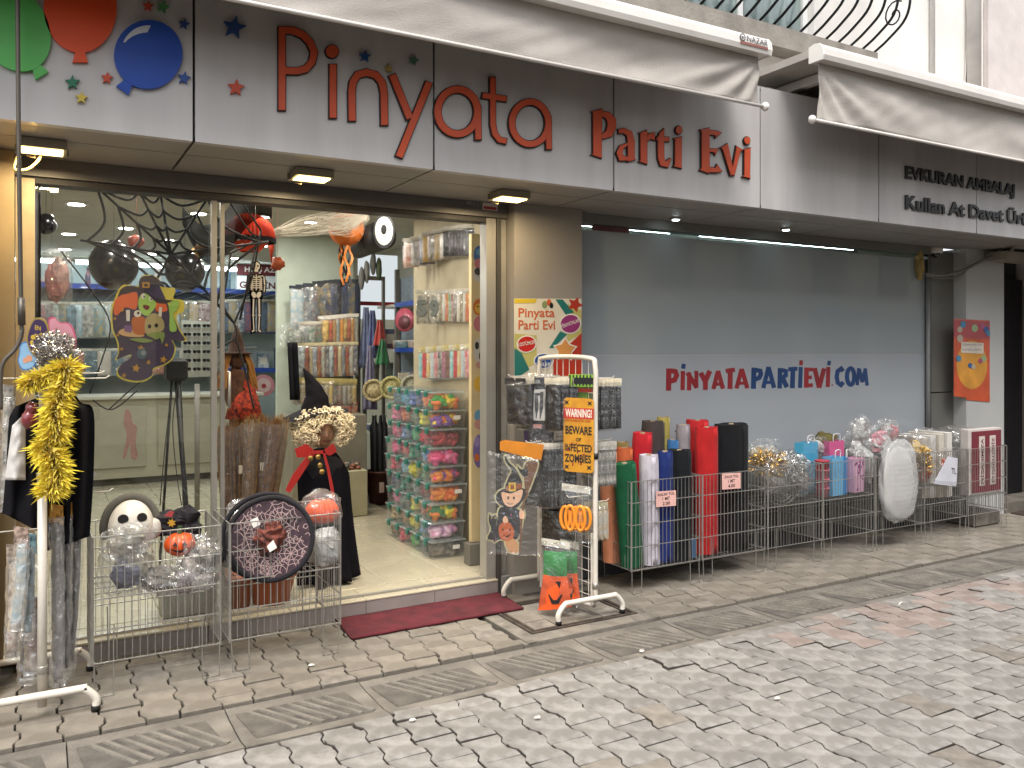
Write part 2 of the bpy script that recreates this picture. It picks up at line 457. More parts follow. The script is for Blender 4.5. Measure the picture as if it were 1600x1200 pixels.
for k in range(7):
    a = V((.10 + k * .058, YC + .375, -.0285)); b = a + V((.135, -.265, .0)); a.x -= .02
    d = (b - a).normalized(); nn = V((-d.y, d.x, 0)) * .0085
    up = V((0, 0, .012))
    rbm.add([a - nn * 1.5, a + nn * 1.5, b + nn * 1.5, b - nn * 1.5, a - nn + up, a + nn + up, b + nn + up, b - nn + up],
            [(4, 5, 6, 7), (0, 1, 5, 4), (1, 2, 6, 5), (2, 3, 7, 6), (3, 0, 4, 7)])
rm_ = rbm.mesh('rib', CHM); fixn(rm_)
for i in range(-3, 14):
    x = 1.36 + SL * i - SL * 2
    o = bpy.data.objects.new('slab', sm_); col.objects.link(o); o.parent = chan; o.location = (x, 0, R.uniform(-.003, .002)); o.rotation_euler = (0, R.gauss(0, .003), 0)
    p = bpy.data.objects.new('rib', rm_); col.objects.link(p); p.parent = o
# litter
for k, (u, v) in enumerate([(913, 1088), (1003, 1018), (840, 1122), (1405, 945), (635, 941), (487, 1040), (645, 1126), (1215, 1092)]):
    p = PZ(u, v, -.012 if k in (0, 1) else .004); mb = MB()
    if k == 3: mb.mat(0, True).tube([p, p + V((.025, .012, .004)), p + V((.055, .02, .004))], .004, 8)
    else: mb.ell(p + V((0, 0, .004)), (.016, .010, .005), 9, 6, .5, 2, k)
    solo('cigarette_end' if k == 3 else 'paper_scrap', mb, flat('#d8d2c6', .7),
         'white cigarette end lying on the reddish pavers at right' if k == 3 else
         ['small pale scrap on the ribbed drain slabs below the white rack', 'tiny pale crumb on the drain slabs right of the white rack', 'pale crumb in the paver joint at the bottom centre', '', 'pale scrap on the red doormat', 'flattened pale scrap on the pavement below the hat basket', 'pale crumb on the pavers beside the missing half block', 'pale crumb on the stained pavers at bottom right'][k],
         'cigarette' if k == 3 else 'litter')
# inspection cover set in the pavement
cv = thing('inspection_cover', (2.795, 4.3, 0), 'rusty framed paved inspection cover under the white display rack', 'manhole cover')
x0, x1, y0, y1 = CV; mb = MB()
IRON = mat('rusty_iron', '#4a4038', .8, metal=.3, var=.3, scale=14, bump=.5)
for a in ((x0, x1, y0, y0 + .022), (x0, x1, y1 - .022, y1), (x0, x0 + .022, y0 + .022, y1 - .022), (x1 - .022, x1, y0 + .022, y1 - .022)): mb.box(a[0], a[1], a[2], a[3], -.04, .004)
part('frame', mb, IRON, cv)
mb = MB()
for a in ((x0 + .034, x1 - .034, y0 + .034, y0 + .05), (x0 + .034, x1 - .034, y1 - .05, y1 - .034), (x0 + .034, x0 + .05, y0 + .05, y1 - .05), (x1 - .05, x1 - .034, y0 + .05, y1 - .05)): mb.box(a[0], a[1], a[2], a[3], -.04, .002)
part('lid_rim', mb, IRON, cv)
nx, ny = 4, 3
for i in range(nx):
    for j in range(ny):
        w, h = (x1 - x0 - .10) / nx, (y1 - y0 - .10) / ny; X, Y_ = x0 + .05 + i * w, y0 + .05 + j * h
        mb = MB(); mb.cbox(X + .003, X + w - .003, Y_ + .003, Y_ + h - .003, -.05, R.uniform(-.006, -.001), .004)
        part('stone', mb, PAVED if (i + j) % 3 == 0 else PAVES, cv)
mb = MB(); mb.box(x0 - .09, x0 - .002, y0 - .11, y1 + .1, -.05, -.003); mb.box(x1 + .002, x1 + .09, y0 - .11, y1 + .1, -.05, -.003); mb.box(x0 - .002, x1 + .002, y0 - .115, y0 - .002, -.05, -.002); mb.box(x0 - .002, x1 + .002, y1 + .002, y1 + .1, -.05, -.004)
part('cement_surround', mb, mat('cement_fill', '#716b62', .9, var=.25, scale=10, bump=.6, bscale=60), cv)

# ================================================================ the shop building
ALU = mat('aluminium', '#a8a49c', .38, metal=.55, var=.08, scale=3)
ALUD = mat('dark_aluminium', '#55524d', .4, metal=.5, var=.1)
PANEL = mat('silver_panel', '#bdbab9', .42, metal=.15, var=.07, scale=1.2, stretch=(5, 5, .7), coat=.12)
SOFF = mat('soffit_panel', '#98948e', .45, metal=.15, var=.07, scale=1.5)
GREYW = mat('grey_cladding', '#75746f', .5, metal=.2, var=.06, scale=1.5)
CREAM = mat('cream_paint', '#cbb794', .6, var=.06, scale=2)
STUC = mat('white_stucco', '#e4e1dc', .9, var=.05, scale=2.5, bump=.25, bscale=30)
SEAM = mat('black_seam', '#1d1b1a', .7)
bld = thing('shop_building', (2.7, YG, 0), 'grey clad shop front with white stucco storey above and paved doorway', 'building')
XL, XR = -1.3, 12.5
sx = [XL, PY(303, 150, YF).x, PY(678, 200, YF).x, PY(959, 250, YF).x, PY(1188, 250, YF).x, PY(1373, 280, YF).x, PY(1526, 320, YF).x]
sx += [sx[-1] + 1.45, XR]
for a, b in zip(sx, sx[1:]):
    mb = MB(); e = .006
    mb.box(a + e, b - e, YF, YF + .05, ZS - .002, ZT); part('fascia_panel', mb, PANEL, bld)
    mb = MB(); mb.box(a + e, b - e, YF + .002, YF + .30, ZS, ZS + .02); part('soffit_panel', mb, SOFF, bld)
    mb = MB(); mb.box(a + e, b - e, YF + .31, YG - .002, ZS, ZS + .02); part('soffit_panel', mb, SOFF, bld)
mb = MB(); mb.box(XL, XR, YF + .05, YG + .1, ZS + .02, ZT - .02); part('fascia_core', mb, SEAM, bld)
mb = MB(); mb.box(XL, XR, YF + .002, YG - .1, ZT - .018, ZT + .004); part('fascia_capping', mb, ALU, bld)
# upper storey
YU = 4.62
mb = MB(); mb.box(XL, 3.96, YU, YU + .3, ZT, 8.5); mb.box(5.42, XR, YU, YU + .3, ZT, 8.5); mb.box(3.96, 5.42, YU, YU + .3, ZT, 3.92); mb.box(3.96, 5.42, YU, YU + .3, 5.5, 8.5)
part('upper_wall', mb, STUC, bld)
mb = MB(); mb.box(3.2, 5.75, 4.28, YU - .002, 3.80, 3.95); part('window_ledge', mb, mat('raw_concrete', '#8d877f', .9, var=.15, bump=.4), bld)
mb = MB(); mb.box(3.2, 5.75, 4.44, YU - .003, 3.66, 3.798); part('ledge_beam', mb, STUC, bld)
wf = MB(); wf.box(3.965, 4.02, YU + .06, YU + .13, 3.925, 5.5); wf.box(5.36, 5.415, YU + .06, YU + .13, 3.925, 5.5); wf.box(4.02, 5.36, YU + .06, YU + .13, 3.925, 3.98); wf.box(4.66, 4.71, YU + .07, YU + .12, 3.98, 5.5)
win = part('window', wf, flat('#e6e6e4', .4), bld)
mb = MB(); mb.box(4.02, 4.66, YU + .085, YU + .091, 3.98, 5.5); mb.box(4.71, 5.36, YU + .085, YU + .091, 3.98, 5.5); part('pane', mb, glass('upper_glass', fac=.03), win)
def curt(u, v): return V((3.98 + u * 1.42, YU + .155 + .03 * math.sin(u * 62) + .02 * math.sin(u * 23 + 1), 3.93 + v * 1.6))
mb = MB().mat(0, True); mb.sheet(curt, 150, 2, .004); part('curtain', mb, mat('net_curtain', '#dfe2e8', .9, var=.05), win)
mb = MB(); mb.box(3.9, 5.5, YU + .31, YU + .33, 3.5, 5.8); part('room_wall', mb, flat('#77797c', .9), bld)
# ground-floor walls
WX0, WX1 = 3.23, 7.19
PLX0, PLX1 = 2.70, 3.232
mb = MB(); mb.box(XL, -.17, 4.50, YG, 0, ZS - .002); part('side_wall', mb, CREAM, bld)
mb = MB(); mb.box(-.168, -.105, 4.68, YG, FL, ZS - .003); part('side_reveal', mb, flat('#8a7a5c', .6), bld)
mb = MB(); mb.box(-.103, -.02, YG - .03, YG + .05, FL, 2.465); part('door_frame', mb, mat('warm_frame', '#b7a483', .45, metal=.2), bld)
mb = MB(); mb.box(-.105, PLX0, YG - .05, YG + .14, 2.475, ZS - .002); part('shutter_box', mb, mat('header_metal', '#6a6763', .4, metal=.4, var=.06, scale=1.5), bld)
mb = MB(); mb.box(-.105, 2.56, YG - .022, YG + .10, 2.445, 2.473); part('shutter_rail', mb, flat('#34302b', .5), bld)
mb = MB(); mb.box(2.545, 2.615, YG - .03, YG + .06, FL, 2.47); part('door_post', mb, ALU, bld)
mb = MB(); mb.box(2.618, 2.645, YG - .05, YG + .08, .0, 2.472); part('door_post', mb, ALUD, bld)
mb = MB(); mb.box(2.648, PLX0 - .002, YG - .02, YG + .08, .0, 2.472); part('door_post', mb, mat('pale_cladding', '#8f8c84', .45, metal=.2), bld)
mb = MB(); mb.box(PLX0, PLX1, 4.72, YG + .12, 0.0, ZS - .002); part('pillar', mb, mat('pillar_cladding', '#8f8981', .5, metal=.15, var=.05, scale=1.3), bld)
mb = MB(); mb.box(2.64, PLX0 - .002, 4.76, YG - .055, 0, .12); part('plinth', mb, flat('#7b7a76', .7), bld)
# shop window
mb = MB(); mb.box(PLX1 + .002, 7.66, YG - .012, YG + .1, 0, .50); part('window_base', mb, flat('#3d3e40', .6), bld)
mb = MB(); mb.box(PLX1 + .002, WX1 + .05, YG - .03, YG + .1, 2.50, ZS - .002); wfr = part('shop_window', mb, GREYW, bld)
mb = MB(); mb.box(WX1, WX1 + .05, YG - .03, YG + .06, .502, 2.498); part('mullion', mb, ALUD, wfr)
FILM = glass('frosted_film', tint=(.30, .34, .35), refl=.9, fac=.02, film=.72, base=(.43, .475, .49))
FILM2 = glass('pale_film', tint=(.30, .34, .36), refl=.9, fac=.02, film=.80, base=(.44, .47, .50))
zf0, zf1 = PY(1100, 556, YG).z, PY(1200, 705, YG).z
mb = MB(); mb.box(PLX1 + .004, WX1 - .002, YG + .000, YG + .008, zf0 + .012, 2.455); part('pane', mb, FILM, wfr)
mb = MB(); mb.box(PLX1 + .004, WX1 - .002, YG + .000, YG + .008, zf1 + .004, zf0); part('pane', mb, FILM2, wfr)
mb = MB(); mb.box(PLX1 + .004, WX1 - .002, YG + .000, YG + .008, zf0 + .001, zf0 + .011); part('film_seam', mb, glass('seam_film', tint=(.4, .42, .44), film=.8, base=(.5, .5, .52)), wfr)
mb = MB(); mb.box(PLX1 + .004, WX1 - .002, YG + .000, YG + .008, .502, zf1 + .003); part('pane', mb, FILM, wfr)
mb = MB(); mb.box(PLX1 + .004, WX1 - .002, YG + .000, YG + .008, 2.456, 2.498); part('pane', mb, glass('clear_pane'), wfr)
mb = MB(); mb.box(WX1 + .052, 7.62, YG - .005, YG + .1, .502, 1.2); mb.box(WX1 + .052, 7.62, YG - .005, YG + .1, 1.212, 2.54); part('cladding', mb, GREYW, bld)
mb = MB(); mb.box(7.622, 8.24, 4.72, YG + .3, 0, ZS - .002); part('pillar', mb, mat('white_pillar', '#b4b4b2', .55, var=.04, scale=1.5), bld)
# side door and wall at far right
mb = MB(); mb.box(8.25, 9.1, 5.02, 5.08, .02, 2.35); dr = part('door', mb, mat('black_door', '#17171b', .35, var=.1), bld)
mb = MB(); mb.box(8.33, 8.52, 5.008, 5.02, 1.62, 1.72); part('name_plate', mb, flat('#8b8b88', .5), dr)
mb = MB(); mb.box(8.36, 8.40, 4.985, 5.02, 1.08, 1.2); part('handle', mb, flat('#a9a7a0', .3, metal=.8), dr)
mb = MB(); mb.box(8.24, 9.2, 5.09, 5.2, 0, ZS - .002); part('door_lintel', mb, flat('#2a2a2c', .7), bld)
mb = MB(); mb.box(9.1, XR, 4.4, 5.1, 0, ZS - .002); part('stone_wall', mb, mat('brown_wall', '#6f655d', .7, var=.08, scale=2, bump=.2), bld)
mb = MB(); mb.box(8.26, 9.08, 4.72, 5.0, .0, .1); part('door_step', mb, mat('step_stone', '#6d665d', .85, var=.2, bump=.4), bld)
# threshold: riser tiles and floor nosing
TILE = mat('floor_tile', '#b4ab94', .28, var=.06, scale=2.5, coat=.25)
mb = MB(); mb.box(-.10, 2.62, YG - .04, YG + .2, -.03, FL - .012); part('threshold_core', mb, MATS['cement_fill'], bld)
for i in range(6):
    a = -.10 + i * .4533
    mb = MB(); mb.box(a + .002, a + .4513, YG - .052, YG - .041, .0, FL - .014); part('riser_tile', mb, mat('mauve_tile', '#8d8480', .5, var=.1, scale=4), bld)
    mb = MB(); mb.cbox(a + .0015, a + .4518, YG - .055, YG + .19, FL - .012, FL + .001, .003); part('step_tile', mb, TILE, bld)
mb = MB(); mb.box(-.02, 2.545, YG + .005, YG + .03, FL + .002, FL + .012); part('door_track', mb, ALU, bld)

# ================================================================ interior shell
CW = mat('shop_ceiling', '#b9b6a8', .8, var=.04)
WW = mat('shop_wall', '#aba695', .75, var=.05, scale=2)
mb = MB(); mb.box(-1.2, 7.6, YG + .2, 12.2, -.04, FL - .012); fl_ = struct('shop_floor', mb, flat('#5f594e', .9))
TS = .45
tm = MB(); tm.cbox(.0015, TS - .0015, .0015, TS - .0015, 0, .013, .0025); tme = tm.mesh('tile', TILE); fixn(tme)
for i in range(0, 7):
    for j in range(0, 15):
        o = bpy.data.objects.new('tile', tme); col.objects.link(o); o.parent = fl_
        o.location = (-.30 + i * TS, YG + .2 + j * TS, FL - .012)
mb = MB(); mb.box(-1.2, 7.6, YG + .15, 12.2, 2.75, 2.85); struct('ceiling', mb, CW)
mb = MB(); mb.box(-1.3, -1.2, YG + .11, 12.2, 0, 2.85); struct('wall_left', mb, WW)
mb = MB(); mb.box(-1.2, 7.6, 12.1, 12.2, 0, 2.75); struct('wall_back', mb, WW)
mb = MB(); mb.box(2.80, 2.86, YG + .15, 6.58, FL, 2.75); struct('wall_right', mb, WW)
mb = MB(); mb.box(3.5, 3.56, 5.97, 12.1, FL, 2.75); struct('wall_alcove', mb, WW)
mb = MB(); mb.box(3.24, 7.6, 5.9, 5.96, FL, 2.75); struct('wall_stockroom', mb, flat('#80847f', .8))
mb = MB(); mb.box(7.6, 7.66, YG + .15, 6, FL, 2.75); struct('wall_end', mb, WW)
# glass of the entrance
ge = thing('sliding_door', (.45, YG, FL), 'tall clear glass sliding door pane at the left of the entrance', 'door')
mb = MB(); mb.box(-.018, .835, YG + .032, YG + .040, FL + .02, 2.444); part('pane', mb, glass('door_glass', tint=(.985, .99, .987), fac=.005), ge)
mb = MB(); mb.box(.836, .866, YG + .02, YG + .052, FL + .014, 2.444); part('stile', mb, ALU, ge)
g2 = thing('sliding_door', (.6, YG + .07, FL), 'second glass sliding pane slid open behind the left one', 'door')
mb = MB(); mb.box(.05, .972, YG + .070, YG + .078, FL + .02, 2.444); part('pane', mb, MATS['door_glass'], g2)
mb = MB(); mb.box(.892, .914, YG + .060, YG + .088, FL + .014, 2.444); part('stile', mb, ALU, g2)
h_ = MB().mat(0, True); zz = PY(347, 610, YG).z
h_.tube([(.935, YG + .06, zz - .1), (.935, YG + .03, zz - .1), (.935, YG + .03, zz + .1), (.935, YG + .06, zz + .1)], .008, 8); part('handle', h_, ALU, g2)

# ================================================================ lamps
def flood(u, v, lab):
    p = PY(u, v, 4.42); p.z = ZS; x, y = p.x, p.y
    t = thing('floodlight', (x, y, ZS - .05), lab, 'lamp', 'warm floodlights under the fascia')
    mb = MB(); mb.box(x - .10, x + .10, y - .075, y + .075, ZS - .045, ZS - .004); mb.box(x - .11, x + .11, y + .075, y + .085, ZS - .05, ZS - .01); part('housing', mb, flat('#8b8474', .4, metal=.4), t)
    mb = MB(); mb.box(x - .085, x + .085, y - .06, y + .06, ZS - .052, ZS - .046); part('lens', mb, lampmat('warm_lens', (1, .70, .26), 3.2), t)
    mb = MB().mat(0, True); mb.tube([(x - .02, y + .08, ZS - .02), (x - .03, y + .1, ZS - .06), (x - .06, y + .12, ZS - .05)], .004, 6); part('cable', mb, flat('#d8c79a', .6), t)
    la = bpy.data.lights.new('floodlight_beam', 'AREA'); la.shape = 'RECTANGLE'; la.size = .16; la.size_y = .11; la.energy = 5.0; la.color = (1, .78, .47)
    lo = bpy.data.objects.new('floodlight_beam', la); lo.location = (x, y, ZS - .056); col.objects.link(lo); lo.parent = t; lo.matrix_parent_inverse = Matrix.Translation(t.location).inverted()
flood(66, 210, 'glowing warm floodlight under the fascia at far left')
flood(487, 262, 'glowing warm floodlight above the middle of the entrance')
flood(797, 297, 'glowing warm floodlight above the right door post')
CEIL = 2.75
dl = [(x, y) for y in (5.17, 6.5, 7.3, 9.2, 10.6) for x in (.25, 1.15, 2.1)] + [(.7, 5.9), (1.65, 7.2), (.7, 8.5)]
for k, (x, y) in enumerate(dl):
    t = thing('downlight', (x, y, CEIL - .02), 'round white recessed downlight glowing in the shop ceiling', 'lamp', 'ceiling downlights')
    mb = MB().mat(0, True); mb.lathe([(.062, -.012), (.085, -.010), (.09, -.001), (.06, -.001)], (x, y, CEIL), 20); part('ring', mb, flat('#d8d6cf', .4), t)
    mb = MB(); mb.lathe([(.058, -.016), (.058, -.013)], (x, y, CEIL), 20); part('bulb', mb, lampmat('cool_lens', (1, .97, .88), 16), t)
    la = bpy.data.lights.new('downlight_beam', 'AREA'); la.shape = 'DISK'; la.size = .11; la.energy = 6.2 if y < 5.5 else 4.0; la.color = (1, .96, .87) if y < 8.5 else (.86, .97, 1)
    lo = bpy.data.objects.new('downlight_beam', la); lo.location = (x, y, CEIL - .022); col.objects.link(lo); lo.parent = t; lo.matrix_parent_inverse = Matrix.Translation(t.location).inverted()
for k, (u, v) in enumerate([(1056, 341), (1228, 357)]):
    p = PZ(u, v, ZS); t = thing('soffit_spot', (p.x, p.y, ZS - .02), ['small cool spot under the soffit above the window lettering start', 'small cool spot under the soffit above the middle of the shop window'][k], 'lamp', 'cool soffit spots')
    mb = MB().mat(0, True); mb.lathe([(.03, -.012), (.048, -.010), (.05, -.001), (.03, -.001)], (p.x, p.y, ZS), 18); part('ring', mb, flat('#b9bab8', .35, metal=.5), t)
    mb = MB(); mb.lathe([(.026, -.016), (.026, -.013)], (p.x, p.y, ZS), 16); part('bulb', mb, lampmat('spot_lens', (.8, .95, 1), 8), t)
# strip lamp seen through the clear slit above the window film
for k, (xa, xb) in enumerate(((3.5, 4.6), (4.9, 6.9))):
    t = thing('strip_lamp', ((xa + xb) / 2, 5.4, 2.55), ['short white tube lamp behind the slit above the window film', 'long white tube lamp behind the slit above the window film'][k], 'lamp')
    mb = MB(); mb.box(xa, xb, 5.36, 5.44, 2.62, 2.66); part('batten', mb, flat('#dddddd', .5), t)
    mb = MB().mat(0, True); mb.tube([(xa + .02, 5.4, 2.595), (xb - .02, 5.4, 2.595)], .018, 10); part('tube', mb, lampmat('tube_lens', (.85, .97, 1), 9), t)

# ================================================================ building across the narrow street (mirrored in the glass)
ob = thing('opposite_building', (3, -6.2, 0), 'plain rendered building across the street behind the viewer', 'building')
mb = MB(); mb.box(-1.5, 24, -7.2, -6.2, -.05, 8.5); part('wall', mb, mat('opposite_render', '#b3aa9c', .9, var=.08, scale=1.2), ob)
for i in range(9):
    for j in range(3):
        x = -1.0 + i * 2.8; z = .4 + j * 2.8
        mb = MB(); mb.box(x, x + (1.9 if j == 0 else 1.2), -6.19, -6.12, z, z + (2.0 if j == 0 else 1.5)); part('window', mb, flat('#3a3d42', .2), ob)
        if j == 0: mb = MB(); mb.box(x - .2, x + 2.1, -6.18, -5.9, 2.5, 2.75); part('shop_sign', mb, flat(['#7a3a34', '#34507a', '#8a8478'][i % 3], .5), ob)

# ================================================================ lettering and cut-outs on the fascia
ORG = mat('sign_orange', '#c24f2e', .42, var=.05, coat=.1)
BLK = mat('sign_black', '#171312', .45)
def lettering(name, loc, label, mp, letters, ow, depth, face=ORG, back=BLK, unit=1.0):
    """letters: list of (strokes, discs); each letter = black back board with a coloured face on it"""
    t = thing(name, loc, label, 'sign')
    for strokes, discs in letters:
        mb = MB(); mf = MB()
        for i, st in enumerate(strokes):
            pts, w = st[0], st[1]; cl = len(st) > 2 and st[2]
            ws = list(w) if isinstance(w, (list, tuple)) else [w] * len(pts)
            mb.stroke(pts, [q for q in ws], mp, .001, depth + i * .0006, cl)
            mf.stroke(pts, [max(1, q - 2 * ow) for q in ws], mp, depth + .0005, depth + .006 + i * .0006, cl, ext=-ow)
        for (c, rx, ry) in discs:
            mb.disc(c, rx, ry, mp, .001, depth); mf.disc(c, rx - ow, ry - ow, mp, depth + .0005, depth + .006)
        b = part('letter', mb, back, t)
        if mf.v: part('letter_face', mf, face, b)
    return t
FM = pxmap(YF)
z1 = zm(400, 0, 2.667, FM)
w = 36
ring = lambda cx, cy, rx, ry: arc(cx, cy, rx, ry, 0, 360 - 360 / 28, 27)
lettering('sign_lettering', PY(640, 245, YF), 'tall orange cut-out letters spelling Pinyata on the grey fascia', z1, [
    ([([(105, 112), (105, 466)], w), ([(112, 130), (150, 131), (190, 148), (222, 180), (239, 222), (230, 262), (205, 290), (170, 300), (112, 298)], w)], []),
    ([([(317, 268), (317, 498)], w)], [((314, 218), 30, 30)]),
    ([([(397, 510), (395, 385), (400, 345), (420, 315), (457, 305), (495, 316), (520, 345), (529, 390), (531, 528)], w)], []),
    ([([(718, 343), (590, 660)], w), ([(562, 312), (638, 500)], w)], []),
    ([(ring(835, 468, 83, 93), w, True), ([(919, 440), (921, 588)], 32)], []),
    ([([(981, 322), (982, 520), (990, 560), (1010, 585), (1042, 592)], 30), ([(935, 400), (1042, 416)], 30)], []),
    ([(ring(1137, 515, 76, 88), 33, True), ([(1213, 485), (1215, 628)], 30)], []),
], 4.2, .012)
z2 = zm(900, 150, 5.333, FM)
lettering('sign_lettering', PY(1050, 280, YF), 'small orange serif letters spelling Parti Evi on the grey fascia', z2, [
    ([([(160, 118), (166, 140), (166, 490), (158, 512)], [104, 84, 80, 104]), ([(195, 150), (250, 165), (284, 205), (286, 260), (262, 320), (195, 348)], [56, 66, 80, 80, 70, 50])], []),
    ([([(338, 300), (385, 292), (432, 318), (447, 380), (447, 520), (455, 548)], [46, 50, 60, 68, 66, 76]), ([(425, 400), (370, 428), (348, 478), (364, 522), (425, 528)], [30, 46, 56, 56, 40])], []),
    ([([(545, 296), (552, 315), (552, 545), (545, 566)], [80, 68, 66, 84]), ([(572, 380), (600, 340), (648, 340)], [30, 52, 78])], []),
    ([([(726, 268), (700, 320), (694, 400), (696, 520), (710, 565), (745, 575), (778, 520)], [6, 50, 64, 62, 58, 52, 20]), ([(655, 358), (768, 366)], [40, 50])], []),
    ([([(836, 344), (840, 362), (838, 580), (832, 604)], [84, 66, 66, 84])], [((845, 288), 32, 40)]),
    ([([(1060, 272), (1066, 300), (1066, 610), (1055, 640)], [90, 76, 76, 90]), ([(1085, 303), (1160, 315), (1178, 335)], [50, 48, 76]), ([(1090, 455), (1145, 460), (1165, 470)], [36, 42, 78]), ([(1085, 618), (1155, 622), (1186, 600)], [52, 50, 84])], []),
    ([([(1218, 413), (1232, 435), (1290, 668)], [80, 62, 40]), ([(1352, 434), (1338, 455), (1292, 668)], [78, 48, 36])], []),
    ([([(1410, 438), (1414, 455), (1412, 665), (1406, 688)], [78, 60, 58, 76])], [((1413, 375), 30, 37)]),
], 6.5, .012)
t = thing('sign_lettering', PY(1500, 350, YF), 'black raised letters for the packaging shop at the right end of the fascia', 'sign')
dk = mat('letter_black', '#1c1a1a', .4)
zp = PY(1413, 285, YF); mE = plane((zp.x, YF, 0), (1, 0, 0), (0, 0, 1))
za, zb = PY(1415, 285.5, YF).z, PY(1415, 259.5, YF).z; xb = PY(1583, 312, YF).x - zp.x
mb = MB(); put_text(mb, 'EVKURAN AMBALAJ', mE, .016, .014, fit=(0, xb, za, zb), offset=.03, res=3); part('letter_row', mb, dk, t)
zc, zd = PY(1415, 327.5, YF).z, PY(1415, 302, YF).z; xc = PY(1640, 352, YF).x - zp.x
mb = MB(); put_text(mb, 'Kullan At Davet Ürünleri', mE, .016, .014, fit=(0, xc, zc, zd + .01), offset=.028, res=3); part('letter_row', mb, dk, t)
# balloons
def balloon(u, v, rx, ry, rot, hexc, lab, shine=True):
    mb = MB(); mb.disc((u, v), rx, ry, FM, .004, .02, 40, rot)
    a = rot + math.pi / 2; k = V((math.cos(a), math.sin(a))); n = V((-k.y, k.x)); c = V((u, v))
    q = [c + k * (ry - 2) - n * 7, c + k * (ry - 2) + n * 7, c + k * (ry + 15) + n * 12, c + k * (ry + 15) - n * 12]
    mb.plate([tuple(p) for p in q], FM, .003, .0185)
    if shine:
        mb.mat(1); o = arc(u, v, rx - 10, ry - 9, 205, 275, 10); i = arc(u, v, rx - 10, ry - 20, 275, 205, 10)
        mb.plate(o + i[1:-1], FM, .019, .022)
    solo('balloon_cutout', mb, [mat('balloon_' + hexc.strip('#'), hexc, .4, var=.05, coat=.15), flat('#c6cbd2', .4)], lab, 'balloon')
balloon(20, 46, 54, 72, -.55, '#55b055', 'light green flat balloon cut-out at the far left of the fascia', False)
balloon(125, 14, 57, 70, 0.0, '#dc4c1c', 'orange red flat balloon cut-out between the green and blue ones')
balloon(231, 87, 53, 54, .62, '#1a48a4', 'blue flat balloon cut-out with a white highlight')
for (u, v, r, rot, hx, lab) in [
    (231, 11, 9, .1, '#b8452f', 'small red star at the top edge of the fascia'), (254, 12, 11, .3, '#4e8a55', 'small pale green star next to the top red star'),
    (287, 39, 9, .2, '#27447f', 'small blue star right above the blue balloon'), (113, 130, 12, 0, '#1e6b51', 'dark green star under the green balloon'),
    (127, 154, 10, .1, '#c5ae45', 'yellow star lowest on the left fascia panel'), (167, 123, 10, .1, '#bf4a2d', 'small orange star between dark green star and blue balloon'),
    (287, 123, 11, .2, '#2a4f92', 'blue star at the lower right rim of the blue balloon'), (365, 44, 19, .2, '#274478', 'largest blue star left of the letter P'),
    (368, 138, 14, .1, '#b8482f', 'orange star below the largest blue star'), (569, 89, 10, .1, '#1f4a7c', 'small blue star above the letter n'),
    (606, 108, 7, 0, '#a08a45', 'tiny yellow star above the letter y'), (645, 95, 8, .3, '#4d7465', 'faded green star near the panel seam above the lettering')]:
    mb = MB(); mb.plate(star((u, v), r, .45, rot), FM, .004, .016)
    solo('star_cutout', mb, mat('star_' + hx.strip('#'), hx, .45, var=.06), lab, 'star')

